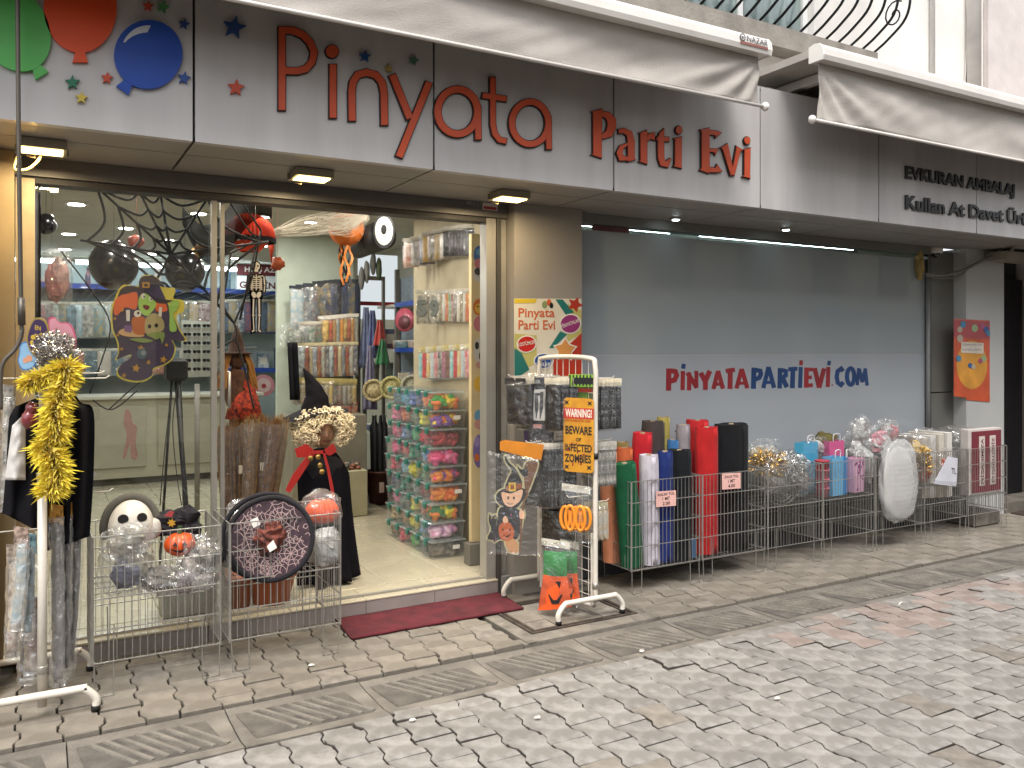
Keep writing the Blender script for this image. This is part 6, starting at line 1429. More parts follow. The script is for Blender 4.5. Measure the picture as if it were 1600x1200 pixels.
# animal strip
t = thing('animal_strip', (2.68, 5.2, .2), 'cream wall strip painted with cartoon animals beside the box stack', 'wall strip')
mb = MB(); mb.box(2.628, 2.79, 5.2, 5.24, .26, 2.42); part('board', mb, mat('cream_board', '#c2ae84', .6, var=.06), t)
mb = MB(); mb.cbox(2.60, 2.80, 5.17, 5.26, FL + .002, .255, .006); part('base', mb, flat('#6b675f', .6), t)
am = pxmap(5.2); pr = MB()
def blob(i, u, v, rx, ry, d): pr.mat(i).disc((u, v), rx, ry, am, .001, .002 + d * .001, 18)
for a in [(0, 748, 398, 8, 14, 0), (1, 748, 412, 7, 8, 1), (2, 748, 394, 4, 5, 2), (3, 747, 428, 8, 12, 0), (4, 747, 424, 6, 6, 1), (5, 748, 480, 9, 13, 0), (6, 748, 482, 6, 8, 1), (7, 746, 479, 1.2, 1.5, 2), (7, 750, 479, 1.2, 1.5, 2), (1, 748, 506, 8, 12, 0), (3, 748, 548, 8, 20, 0), (7, 745, 540, 3, 6, 1), (7, 751, 556, 3, 7, 1), (8, 748, 570, 5, 5, 2), (6, 748, 600, 8, 12, 0), (2, 748, 650, 7, 10, 0), (8, 748, 663, 7, 8, 1), (9, 748, 705, 9, 26, 0), (10, 745, 690, 4, 9, 1), (5, 745, 715, 4, 6, 1)]: blob(*a)
part('animal_print', pr, [flat(h, .6) for h in ('#3a5f8c', '#b06a72', '#5c8aa8', '#b5b0aa', '#3a3734', '#b8622a', '#c9a03c', '#1d1a18', '#b5847a', '#6a5a8c', '#8a7aa8')], t, kind='stuff')
# packets along the right wall
mb = MB(); mb.box(2.77, 2.799, 5.28, 6.57, FL, 2.7); solo('slat_board', mb, mat('beige_board', '#a3977c', .7, var=.06), 'beige display board on the right wall above the box stack', 'board')
def hrow(ua, ub, va, vb, n, w_, h_, cols, y0, y1, lab_, grp, head='#b9b2a2', rz=-.75, film=True, hh=.03, hd=None):
    for k in range(n):
        f = k / max(1, n - 1); u = ua + (ub - ua) * f; p = PY(u, va + (vb - va) * f, y0 + (y1 - y0) * f)
        hang(p, w_, h_, rz + R.uniform(-.15, .15), cols[k % len(cols)], lab_, 'packet', grp, head=(hd[k % len(hd)] if hd else head), hh=hh, seed=k, film=film, th=.02)
        if k % 2 == 0:
            mb = MB().mat(0, True); mb.tube([p + V((0, 0, -.006)), V((2.77 if y0 < 6.7 else p.x, p.y if y0 < 6.7 else 8.04, p.z - .006))], .003, 5); solo('peg_hook', mb, flat('#8f8c86', .4, metal=.6), 'thin metal peg holding packets in the shop', 'hook', 'pegs for packets in the shop')
GD = ['#a08a5a', '#8f7a3c', '#1d1b1e']
hrow(642, 668, 372, 366, 3, .15, .25, ['#a8624a', '#8f8a84', '#2a2830'], 6.3, 6.1, 'glossy mixed packet at the left of the top row on the right wall', 'mixed packets, top wall row')
hrow(672, 700, 362, 356, 4, .14, .25, ['#a8823a', '#6a5a34', '#b8923c', '#8a7030'], 6.05, 5.85, 'gold foil packet in the top row on the right wall', 'gold packets, top wall row')
hrow(703, 738, 354, 350, 8, .13, .24, ['#1c1a1e', '#17161a', '#242025'], 5.8, 5.45, 'black packet at the right of the top row on the right wall', 'black packets, top wall row')
for k, (u, ch) in enumerate(((661, '5'), (681, '9'))):
    p = PY(u, 453, 6.15 - .15 * k); t = hang(p, .12, .28, -.55, '#b9b4a2', ['white packet with a large grey five on it', 'white packet with a large grey nine on it'][k], 'packet', None, head='#c4bfae', seed=k)
    vs, fs = text(ch, size=.16, offset=.01); mb = MB(); mb.add([(a - .05, -.024, b - .2) for a, b in vs], fs); lobj('number_print', mb.mesh('number_print', flat('#6a706a', .6)), t)
hrow(692, 738, 452, 450, 11, .12, .26, ['#d0c8b4', '#b0a484', '#a8a8a4', '#c04848', '#4a8a4c', '#7a3a30', '#40342f'], 5.95, 5.45, 'narrow packet in the middle row on the right wall', 'narrow packets, middle wall row')
hrow(664, 738, 543, 537, 13, .13, .26, ['#7ac4c8', '#d0444e', '#d8aa34', '#b0c0c8', '#c85a6c', '#4a4a52', '#a07a98', '#94685a'], 6.2, 5.45, 'colourful balloon packet in the lower row on the right wall', 'balloon packets, lower wall row', hd=['#c2b98f', '#b8a86a', '#c4bfae'], hh=.04)
t = hang(PY(690, 610, 5.9), .18, .2, -.6, '#6a665c', 'grey pouch hanging just above the stacked boxes', 'packet')

# ================================================================ alcove shelving at the right rear
sh = thing('shelf_unit', (3.28, 7.7, FL), 'metal shelf unit with blue price rails in the right rear alcove', 'shelf')
for y in (6.75, 7.7, 8.65):
    mb = MB(); mb.box(3.05, 3.09, y - .02, y + .02, FL + .002, 2.4); mb.box(3.45, 3.48, y - .02, y + .02, FL + .002, 2.4); part('upright', mb, flat('#5a5852', .5), sh, kind='stuff')
mb = MB(); mb.box(3.481, 3.498, 6.75, 8.65, FL, 2.4); part('back_panel', mb, mat('perforated_back', '#9fa6ad', .6, var=.2, scale=80), sh)
SZ = [2.06, 1.62, 1.18, .74, .3]
for z in SZ:
    mb = MB(); mb.box(3.05, 3.48, 6.77, 8.63, z - .025, z); s_ = part('shelf', mb, flat('#b8b4a6', .5), sh)
    mb = MB(); mb.box(3.035, 3.0485, 6.77, 7.68, z - .035, z + .01); part('price_rail', mb, mat('blue_rail', '#23418f', .35, coat=.4), s_)
def stack(x, y, z, kind, hexc, label, grp, n=5, r=.05):
    t = thing({'cup': 'cup_stack', 'plate': 'plate_stack', 'box': 'goods_box', 'bottle': 'bottle'}[kind], (x, y, z), label, {'cup': 'cups', 'plate': 'plates', 'box': 'box', 'bottle': 'bottle'}[kind], grp); m_ = PRN(hexc, .4)
    def f(mb):
        mb.smooth = kind != 'box'
        if kind == 'cup': mb.lathe([(.036, 0), (.042, .22), (.045, .225), (.045, .29), (.04, .295)], (0, 0, 0), 14)
        elif kind == 'plate': mb.lathe([(.07, 0), (.09, .01), (.092, .07), (.085, .075)], (0, 0, 0), 18)
        elif kind == 'bottle': mb.lathe([(.03, 0), (.032, .12), (.012, .17), (.012, .2)], (0, 0, 0), 12)
        else: mb.cbox(-.07, .07, -.05, .05, 0, .2, .004)
    lobj({'cup': 'cups', 'plate': 'plates', 'box': 'carton', 'bottle': 'body'}[kind], _mesh(('stk', kind), f, PRN('#888888')), t, m_)
    if kind in ('cup', 'plate'):
        def g_(mb): mb.smooth = True; mb.lathe([(.047, .285), (.047, .297)] if kind == 'cup' else [(.094, .068), (.094, .078)], (0, 0, 0), 16)
        lobj('rim', _mesh(('rim', kind), g_, flat('#c9c5ba', .4)), t)
    elif kind == 'box':
        def g_(mb): mb.box(-.05, .05, -.053, -.0505, .05, .15)
        lobj('label_panel', _mesh(('lab', kind), g_, flat('#c2bcae', .5)), t)
    else:
        def g_(mb): mb.smooth = True; mb.lathe([(.014, .195), (.014, .225)], (0, 0, 0), 10)
        lobj('cap', _mesh(('cap', kind), g_, flat('#3a3a3c', .4)), t)
SC = ['#7fa6b4', '#8a9a8c', '#4a7f94', '#a89a8c', '#6a8a94', '#9c8a74', '#3f6a8c', '#b0a890']
for i, z in enumerate(SZ[1:4]):
    for k in range(9):
        y = 6.9 + k * .2; kd = ('cup', 'plate', 'box')[(i + k // 3) % 3]
        stack(3.14 + (k % 2) * .06, y, z + .002, kd, SC[(i * 3 + k) % 8], '%s on the %s alcove shelf' % ({'cup': 'pale sleeve of party cups', 'plate': 'pile of party plates', 'box': 'small carton of party goods'}[kd], ('upper', 'middle', 'lower')[i]), 'goods on the alcove shelves')
p = PY(632, 500, 7.25); mb = MB().mat(0, True); mb.disc((0, 0), .11, .11, plane(p, (.5, -.87, 0), (0, 0, 1)), -.02, 0, 28); mb.mat(1); mb.disc((0, -.02), .07, .065, plane(p, (.5, -.87, 0), (0, 0, 1)), .001, .004, 20)
solo('round_balloon_pack', mb, [mat('pink_disc', '#a84a5c', .35, coat=.5), flat('#5c3038', .5)], 'round pink foil disc standing on the upper alcove shelf', 'foil balloon')
for k, (u, v, hx_) in enumerate(((584, 610, '#a89a72'), (612, 606, '#a8a06a'), (645, 604, '#9c9a84'))):
    p = PY(u, v, 7.6 - k * .35); m_ = plane(p, (CT, -ST, 0), (0, 0, 1)); mb = MB().mat(0, True); mb.tube([m_(.095 * math.cos(a), .095 * math.sin(a), 0) for a in [2 * math.pi * i / 30 for i in range(30)]], .016, 8, True); mb.disc((0, 0), .09, .09, m_, -.01, -.004, 24)
    solo('straw_hat', mb, mat('straw_%d' % k, hx_, .8, var=.3, scale=60, bump=.5), ['straw coloured hat disc left on the lower alcove shelf', 'yellow ringed hat disc in the middle of the alcove shelf', 'pale hat disc right on the alcove shelf'][k], 'hat')
# dresses and hats hanging at the far end of the alcove
DG = [('#6a7494', 572, 480, 575, 'lilac blue tulle dress hanging in the alcove'), ('#4f5c8a', 582, 485, 560, 'blue satin dress hanging next to the lilac one'), ('#7a7690', 578, 540, 640, 'grey gauze hanging below the dresses'), ('#a8362f', 594, 500, 540, 'red child dress hanging at the right of the dresses'), ('#1f6a3a', 598, 530, 570, 'green skirt hanging below the red dress')]
for k, (hx_, u, v0, v1, lb) in enumerate(DG):
    y = 7.9 - k * .05; mb = MB().mat(0, True)
    mb.sheet(lambda a, b: PY(u + (a - .5) * (8 + 16 * b), v0 + (v1 - v0) * b, y - .05 * math.sin(math.pi * a) + .018 * math.sin(a * 16 + k)), 18, 10, .004)
    solo('dress', mb, mat('dress_%d' % k, hx_, .7, var=.2, scale=14, sheen=.3), lb, 'dress')
for k in range(4):
    u, v = (565, 573, 583, 592)[k], (435, 425, 412, 420)[k]; p = PY(u, v, 7.7); mb = MB().mat(0, True); mb.ell(p, (.03, .03, .11), 12, 10, .15, 2, k); solo('hanging_pouch', mb, flat(['#5c5a56', '#6a6862', '#57554f', '#3f4a30'][k], .7), 'grey oval slipper pouch hanging at the top of the alcove, %s from left' % ('first', 'second', 'third', 'fourth')[k], 'pouch')
mb = MB(); a, b = PY(561, 480, 8.2), PY(600, 448, 8.2); mb.box(a.x, b.x + .15, 8.2, 8.24, a.z - .12, a.z + .55); mb.mat(1); mb.box(a.x, b.x + .15, 8.18, 8.199, a.z + .02, a.z + .06); solo('light_box', mb, [lampmat('back_light', (.9, .97, 1), .35), flat('#a33034', .5)], 'bright white light box with a red strip behind the dresses', 'light box')
mb = MB(); mb.box(2.745, 2.785, 7.96, 8.0, FL + .002, 2.35); mb.box(3.02, 3.045, 7.96, 8.0, FL + .002, 2.35); mb.box(2.785, 3.02, 7.96, 8.0, 2.31, 2.35); solo('mirror_frame', mb, flat('#6d675c', .4, metal=.3), 'tall grey door frame between the peg wall and the alcove shelves', 'frame')
t = thing('umbrella_bin', (2.92, 7.8, FL), 'brown bucket holding folded black umbrellas at the rear', 'bucket')
mb = MB().mat(0, True); mb.lathe([(.10, .002), (.13, .30), (.137, .30), (.137, .32), (.12, .32), (.118, .1)], (2.92, 7.8, FL), 22); part('bucket', mb, mat('brown_plastic', '#5a3628', .5), t)
mb = MB(); mb.box(2.87, 2.92, 7.66, 7.664, FL + .12, FL + .22); part('label', mb, flat('#b39a8c', .6), t)
for k in range(7):
    a = k * .9; x, y = 2.92 + .06 * math.cos(a), 7.8 + .06 * math.sin(a); mb = MB().mat(0, True)
    mb.lathe([(.012, .1), (.022, .2), (.034, .75), (.012, .80), (.010, .86)], (x, y, FL), 8); solo('folded_umbrella', mb, flat('#141416', .6), 'folded black umbrella standing in the brown bucket', 'umbrella', 'umbrellas in the bucket')
mb = MB(); a = PY(527, 745, 7.22); b = PY(574, 745, 7.22); mb.cbox(a.x, b.x, 7.22, 7.53, FL + .004, FL + .42, .008); t = thing('goods_bin', ((a.x + b.x) / 2, 7.37, FL), 'cream open bin of small goods on the shop floor at the rear', 'bin'); part('bin', mb, flat('#a8a284', .6), t)
mb = MB(); rr = random.Random(3)
for i in range(40): mb.mat(i % 3, True).ell((rr.uniform(a.x + .04, b.x - .04), rr.uniform(7.26, 7.49), FL + .43 + rr.uniform(0, .03)), (.03, .03, .02), 7, 5)
part('goods', mb, [flat('#7a4a34', .6), flat('#8f8674', .6), flat('#4a4640', .6)], t, kind='stuff')

# ================================================================ peg wall in the middle of the shop
mb = MB(); mb.box(1.98, 2.74, 8.05, 8.10, FL, 2.75); struct('wall_peg', mb, mat('pale_green_board', '#aab3a4', .6, var=.05))
hrow(472, 494, 447, 443, 3, .26, .42, ['#9ab4c4', '#7f93a0', '#5a6a7a'], 7.9, 7.9, 'large blue grey packet at the top left of the peg wall', 'large packets, peg wall', rz=.1, head='#2a3038')
hrow(505, 548, 440, 436, 6, .22, .44, ['#5a6c80', '#3a4870', '#4a4a58', '#2a2832'], 7.9, 7.9, 'dark navy packet at the top right of the peg wall', 'navy packets, peg wall', rz=.0, head='#33363c')
bag(PY(458, 525, 7.85), (.12, .08, .13), 91, 'shiny silver green bag at the left end of the peg wall', ['#8f948a', '#6f786c'], amp=.25)
hrow(476, 495, 503, 502, 3, .13, .34, ['#a8b0b8', '#5c7a68', '#6f8a78'], 7.85, 7.85, 'pale green packet in the second row of the peg wall', 'green packets, peg wall', rz=.0)
hrow(506, 552, 494, 490, 9, .11, .32, ['#d0a84c', '#d0642c', '#b0904a', '#9c9c8c', '#d88a34'], 7.85, 7.85, 'orange and yellow packet in the second row of the peg wall', 'orange packets, peg wall', rz=-.3)
hrow(470, 552, 536, 534, 14, .10, .34, ['#b5c0c2', '#8a3438', '#c0ac74', '#7c8894', '#a04444', '#a8b0a0', '#50545e'], 7.8, 7.8, 'narrow mixed packet in the third row of the peg wall', 'mixed packets, peg wall', rz=-.2, head='#b0a37c')
hrow(462, 550, 590, 592, 13, .10, .26, ['#a8a49c', '#c0baa8', '#d0b464', '#7a766e', '#94907f'], 7.75, 7.75, 'yellow topped packet in the bottom row of the peg wall', 'yellow topped packets, peg wall', rz=-.2, head='#a8985a', hh=.06)
hrow(512, 552, 628, 628, 6, .10, .18, ['#a85434', '#b86a3c'], 7.75, 7.75, 'low orange packet at the foot of the peg wall', 'low orange packets', rz=0, head='#a8482c')
mb = MB().mat(0, True); mb.sheet(lambda a, b: PY(449 + 16 * a + 4 * b, 535 + 90 * b, 7.7 - .04 * math.sin(math.pi * a) + .02 * math.sin(a * 12)), 12, 8, .004); solo('black_gown', mb, BCL, 'black gown hanging at the left end of the peg wall', 'costume')
mb = MB(); mb.cbox(2.0, 2.70, 7.55, 7.98, FL + .003, 1.0, .01); solo('low_cabinet', mb, flat('#7f7a6a', .6), 'low grey cabinet under the peg wall packets', 'cabinet')

# ================================================================ counter, sunglasses stand and back shelves
t = thing('shop_counter', (.8, 10.4, FL), 'long pale shop counter across the rear of the shop', 'counter')
mb = MB(); mb.box(-1.15, 2.3, 10.2, 10.75, FL + .08, 1.06); part('body', mb, mat('counter_cream', '#a7a18c', .5, var=.04), t)
mb = MB(); mb.cbox(-1.15, 2.34, 10.14, 10.8, 1.062, 1.10, .005); part('top', mb, flat('#b8b3a2', .4), t)
mb = MB(); mb.box(-1.15, 2.3, 10.26, 10.7, FL + .002, FL + .078); part('plinth', mb, flat('#4a473f', .6), t)
for i in range(3):
    mb = MB(); mb.cbox(-.95 + i * 1.06, -.02 + i * 1.06, 10.175, 10.199, .30, .98, .004); part('panel', mb, flat('#a09a86', .5), t)
mb = MB(); mb.cbox(.0, .34, 10.25, 10.5, 1.102, 1.42, .01); t = thing('framed_picture', (.17, 10.37, 1.1), 'white picture frame standing on the counter', 'frame'); part('frame', mb, flat('#b5b2a8', .5), t); mb = MB(); mb.box(.06, .28, 10.24, 10.249, 1.16, 1.36); part('picture', mb, flat('#8c8a80', .5), t)
mb = MB().mat(0, True)
a = PY(205, 580, 10.1)
# sunglasses stand
t = thing('sunglasses_stand', PY(308, 600, 6.9), 'white perforated stand of dark sunglasses behind the door glass', 'display stand')
gm = pxmap(6.9); mb = MB(); mb.plate([(284, 500), (332, 503), (332, 588), (284, 590)], gm, -.02, 0); part('panel', mb, mat('stand_white', '#a3aba6', .5, var=.1), t)
for i in range(3):
    for j in range(6):
        u, v = 292 + i * 15, 509 + j * 13.5; mb = MB(); mb.disc((u - 3.2, v), 3.1, 2.6, gm, .012, .016, 12); mb.disc((u + 3.2, v), 3.1, 2.6, gm, .012, .0165, 12); mb.stroke([(u - 6, v - 1.5), (u, v - 2), (u + 6, v - 1.5)], 1.0, gm, .012, .017); part('sunglasses', mb, flat('#17181c', .25, coat=.5), t)
mb = MB().mat(0, True); p = PY(308, 600, 6.95); mb.tube([(p.x, 6.95, FL + .002), (p.x, 6.95, p.z)], .02, 10); part('post', mb, flat('#77756e', .5), t)
# back shelves
bs = thing('back_shelf', (.9, 11.6, FL), 'wall of white shelves with blue price rails behind the counter', 'shelf')
mb = MB(); mb.box(-1.15, 3.45, 11.75, 11.8, FL + .002, 2.70); part('back_panel', mb, mat('cool_back', '#aebcbf', .6, var=.06), bs)
BZ = [2.40, 1.88, 1.36]
for z in BZ:
    mb = MB(); mb.box(-1.15, 3.45, 11.32, 11.75, z - .03, z); s_ = part('shelf', mb, flat('#c2c4c2', .5), bs)
    mb = MB(); mb.box(-1.15, 3.45, 11.30, 11.319, z - .05, z + .012); part('price_rail', mb, MATS['blue_rail'], s_)
for x in (-.3, .9, 2.1):
    t = thing('tube_lamp', (x, 11.25, 2.62), 'bright white tube lamp over the back shelves, %s' % {-.3: 'left', .9: 'middle', 2.1: 'right'}[x], 'lamp')
    mb = MB().mat(0, True); mb.tube([(x - .52, 11.25, 2.66), (x + .52, 11.25, 2.66)], .022, 10); part('tube', mb, lampmat('back_tube', (.82, .97, 1), 9), t)
    mb = MB(); mb.box(x - .54, x + .54, 11.22, 11.28, 2.69, 2.72); part('batten', mb, flat('#c9c9c6', .5), t)
BG = ['#8fa6b0', '#5c7f94', '#a89c94', '#7a6a8c', '#4a6a8a', '#b0a0a4', '#946a74', '#6f8a94', '#8a8f94', '#3f4a5c']
for i, z in enumerate(BZ):
    for k in range(17 if i else 9):
        x = -.75 + k * (.24 if i else .42) + R.uniform(-.03, .03); kd = ('box', 'cup', 'plate', 'bottle', 'box', 'cup')[(k + i * 2) % 6]
        if x > 2.9: continue
        stack(x, 11.5, z + .002, kd, BG[(k * 3 + i) % 10], '%s on the %s back shelf' % ({'cup': 'sleeve of paper cups', 'plate': 'pile of paper plates', 'box': 'carton of party goods', 'bottle': 'small capped bottle'}[kd], ('top', 'middle', 'lower')[i]), 'goods on the back shelves')
hrow(55, 120, 470, 472, 7, .26, .42, ['#4a6a74', '#6f8a94', '#5c4a44', '#3f5a6a', '#7a8a8c'], 11.2, 11.2, 'teal packet hanging from the back shelves at left', 'teal packets, back shelves', rz=.2)
hrow(345, 430, 468, 468, 8, .24, .44, ['#7a8490', '#3f6080', '#8a8a8c', '#34506a', '#2f4a6c'], 11.2, 11.2, 'blue packet hanging from the back shelves behind the skeleton', 'blue packets, back shelves', rz=.1)
hrow(130, 325, 472, 470, 14, .26, .44, ['#7fa6b4', '#b5aea2', '#5c8a9c', '#a8b8bc', '#6a7f8a', '#c4b8b0', '#946a74'], 11.2, 11.2, 'pale mixed packet hanging along the middle of the back shelves', 'pale packets, back shelves', rz=.15)
hrow(60, 335, 545, 543, 14, .22, .34, ['#5c7f94', '#a89c94', '#8fa6b0', '#b05a64', '#6f8a94', '#c9b8a8'], 11.15, 11.15, 'small packet hanging just above the counter', 'small packets above the counter', rz=.1)
p = PY(412, 602, 10.5); m_ = plane((p.x, 10.5, p.z), (1, 0, 0), (0, .2, 1)); t = thing('display_plate', (p.x, 10.5, p.z - .2), 'pink rimmed plate standing on the counter', 'plate')
mb = MB(); mb.disc((0, 0), .135, .135, m_, -.012, 0, 28); part('rim', mb, flat('#a86a72', .35, coat=.4), t); mb = MB(); mb.disc((0, 0), .09, .09, m_, .001, .006, 24); part('centre', mb, flat('#b59a94', .35), t); mb = MB(); mb.disc((0, -.01), .03, .03, m_, .007, .01, 12); part('motif', mb, flat('#8a2a30', .4), t)
mb = MB(); mb.cbox(2.05, 2.28, 10.4, 10.6, 1.102, 1.35, .005); solo('blue_carton', mb, flat('#3f7a94', .5), 'blue carton on the counter right of the pink plate', 'box')
for k in range(5):
    mb = MB(); x = -.85 + k * .28; mb.cbox(x, x + .2, 10.3, 10.5, 1.102, 1.102 + (.12, .2, .09, .16, .1)[k], .006)
    if not (x < .36 and x > -.22): solo('counter_carton', mb, flat(['#7d8a8f', '#a89c8a', '#5c6a74', '#8a7a6a', '#9aa3a0'][k], .5), 'small %s carton on the counter' % ['blue grey', 'beige', 'slate', 'brown', 'pale'][k], 'box')
# welcome banner
wb = pxmap(11.0); t = thing('welcome_banner', PY(412, 452, 11.0), 'maroon and white welcome banner above the back shelves', 'banner')
mb = MB(); mb.plate([(370, 412), (447, 415), (447, 432), (370, 430)], wb, 0, .01); part('maroon_band', mb, mat('maroon_band', '#5c1a22', .6), t)
mb = MB(); mb.plate([(370, 431), (450, 433), (450, 456), (370, 452)], wb, 0, .008); part('white_band', mb, flat('#c9cfcf', .6), t)
mb = MB(); put_text(mb, 'GELDİNİZ', lambda a, b, d: wb(374 + a, 450 - b + a * .04, d), .0095, fit=(0, 74, 0, 14), offset=.03); part('maroon_lettering', mb, MATS['maroon_band'], t, kind='stuff')
mb = MB(); put_text(mb, 'HOŞ AZ', lambda a, b, d: wb(382 + a, 427 - b + a * .03, d), .0115, fit=(0, 48, 0, 11), offset=.03); part('white_lettering', mb, flat('#c9c4c0', .6), t, kind='stuff')

# ================================================================ brooms and the witch dummy
for k in range(6):
    u = (352, 372, 392, 412, 428, 440)[k]; v0 = (662, 655, 650, 648, 652, 650)[k]; rr = random.Random(60 + k); y = 5.16 + .05 * (k % 2)
    top = PY(u, v0, y); bot = PY(385 + (u - 395) * .55, 860, y); t = thing('broom_bundle', bot, 'straw broom bundle in clear wrap, %s from the left' % ('first', 'second', 'third', 'fourth', 'fifth', 'sixth')[k], 'broom', 'straw broom bundles')
    mb = MB()
    for i in range(90):
        a = rr.uniform(0, 6.283); q = math.sqrt(rr.random()); e = top + V((q * .055 * math.cos(a), q * .045 * math.sin(a), rr.uniform(-.03, .03) - .03 * q)); s0 = bot + V((q * .022 * math.cos(a), q * .022 * math.sin(a), 0)); mid = s0.lerp(e, .5) + V((q * .012 * math.cos(a), q * .01 * math.sin(a), 0))
        mb.tube([s0, mid, e], [.0024, .002, .0013], 3, cap=False)
    part('straw', mb, mat('straw_%s' % 'abc'[k % 3], ['#8a6034', '#7a5228', '#94703e'][k % 3], .7, var=.3, scale=30), t, kind='stuff')
    mb = MB().mat(0, True); A = bot.lerp(top, .05); B = bot.lerp(top, .95)
    def fw(a, b): c0_ = A.lerp(B, b); r = .032 + .032 * b; th_ = 2 * math.pi * a; w_ = 1 + .15 * noise.noise(V((math.cos(th_) * 2, math.sin(th_) * 2, b * 6 + k))); return c0_ + V((r * math.cos(th_) * w_, r * .85 * math.sin(th_) * w_, 0))
    mb.grid(fw, 18, 12, True); part('wrap', mb, CELLO, t)
    if k in (1, 3): mb = MB(); q = bot.lerp(top, .62); mb.box(q.x - .01, q.x + .012, q.y - .066, q.y - .064, q.z - .02, q.z + .03); part('price_tag', mb, flat('#c9c0a8', .6), t)
# witch dummy
wy = 5.24; wc = PY(500, 905, wy); wx = wc.x
S = lambda u, v, dy=0.0: PY(u, v, wy + dy)
wd = thing('witch_dummy', (wx, wy, FL), 'witch dummy in black cape and pointed hat with curly blond wig, at the door', 'mannequin')
mb = MB().mat(0, True); HS = S(505, 676)
prof = [(.050, .12), (.058, .30), (.105, .46), (.13, .58), (.12, .70), (.135, .80), (.15, .84), (.10, .885), (.042, .905), (.036, .945)]
zb_ = HS.z - .10
kk = (zb_ - FL) / .945
mb.lathe([(r * .95, z * kk) for r, z in prof], (wx + (HS.x - wx) * .5, wy, FL), 26, 1.0, .62)
# head on the same mesh, with brow, nose, cheeks and chin
def hd(u, v):
    a = 2 * math.pi * u; b = math.pi * v; d = V((math.sin(b) * math.cos(a), math.sin(b) * math.sin(a), math.cos(b)))
    r = V((.062, .075, .092)); w_ = 1.0
    f = max(0, -d.y); nose = .26 * math.exp(-((d.x) / .16) ** 2 - ((d.z + .10) / .20) ** 2) * f; brow = .05 * math.exp(-((d.z - .22) / .1) ** 2) * f; eye = -.08 * (math.exp(-((abs(d.x) - .36) / .14) ** 2 - ((d.z - .08) / .1) ** 2)) * f; mouth = -.05 * math.exp(-((d.x) / .3) ** 2 - ((d.z + .48) / .06) ** 2) * f; chin = .07 * math.exp(-((d.x) / .25) ** 2 - ((d.z + .78) / .15) ** 2) * f
    w_ += nose + brow + eye + mouth + chin
    return HS + V((d.x * r.x, d.y * r.y, d.z * r.z)) * w_
mb.mat(1, True).grid(hd, 40, 32, True)
bm_ = part('body', mb, [flat('#16141a', .9), mat('dummy_skin', '#c09270', .55, var=.2, scale=14)], wd)
for s in (-1, 1):
    mb = MB().mat(0, True); mb.ell(HS + V((s * .024, -.064, .008)), (.011, .006, .007), 12, 8); part('eye', mb, flat('#c9c0b4', .3), bm_); mb = MB().mat(0, True); mb.ell(HS + V((s * .024, -.069, .008)), (.0045, .003, .0045), 8, 6); part('pupil', mb, flat('#17120f', .3), bm_)
mb = MB().mat(0, True); mb.tube([HS + V((x, -.072 + abs(x) * .25, -.046 - .003 * math.cos(x * 90))) for x in (-.022, -.012, 0, .012, .022)], .0035, 6); part('lips', mb, flat('#6a2a28', .5), bm_)
# wig of curls
rr = random.Random(77); mb = MB(); mb.smooth = True
for i in range(1400):
    d = V((rr.gauss(0, 1), rr.gauss(0, 1), rr.gauss(0, 1))).normalized()
    if d.y < -.35 and abs(d.x) < .36 and d.z < .30: continue
    p = HS + V((d.x * .20, d.y * .14, d.z * .14 + .0)) * rr.uniform(.78, 1.0) + V((0, -.015, .026))
    if d.z < -.75: continue
    ax_ = V((rr.gauss(0, 1), rr.gauss(0, 1), rr.gauss(0, 1))).normalized(); q = ax_.orthogonal().normalized(); w_ = ax_.cross(q); r = rr.uniform(.009, .017)
    mb.tube([p + (q * math.cos(t_) + w_ * math.sin(t_)) * r + ax_ * (t_ * .0028) for t_ in [j * .9 for j in range(9)]], .0036, 4, cap=False)
for i in range(40):
    d = V((rr.gauss(0, 1), abs(rr.gauss(0, .8)) + .1, rr.gauss(0, .8))).normalized(); mb.ell(HS + V((d.x * .11, d.y * .09 + .01, d.z * .08)), (.04, .035, .035), 8, 6, .4, 3, i)
part('wig', mb, mat('blond_wig', '#f0e0bc', .75, var=.12, scale=30), wd, kind='stuff')
# hat
hb = S(497, 646); tip = S(477, 576)
mb = MB().mat(0, True)
def brim(a, b):
    t_ = 2 * math.pi * a; r = .075 + b * .135; return hb + V((r * math.cos(t_) * 1.02, .045 + r * .8 * math.sin(t_), .035 - .055 * b * (.5 + .5 * math.cos(t_ - 2.9)) - .02 * b + .012 * math.sin(3 * t_) * b))
mb.grid(brim, 48, 8, True)
def cone(a, b):
    t_ = 2 * math.pi * a; c0_ = (hb + V((0, .045, .03))).lerp(tip + V((0, .045, 0)), b) + V((.03 * math.sin(b * 3.1), 0, 0)); r = .092 * (1 - b) ** .8 + .004; r *= 1 + .12 * noise.noise(V((math.cos(t_), math.sin(t_), b * 5))); return c0_ + V((r * math.cos(t_), r * .85 * math.sin(t_), 0))
mb.grid(cone, 30, 14, True); part('hat', mb, mat('hat_black', '#18171b', .85, var=.15, bump=.2, spec=.12), wd)
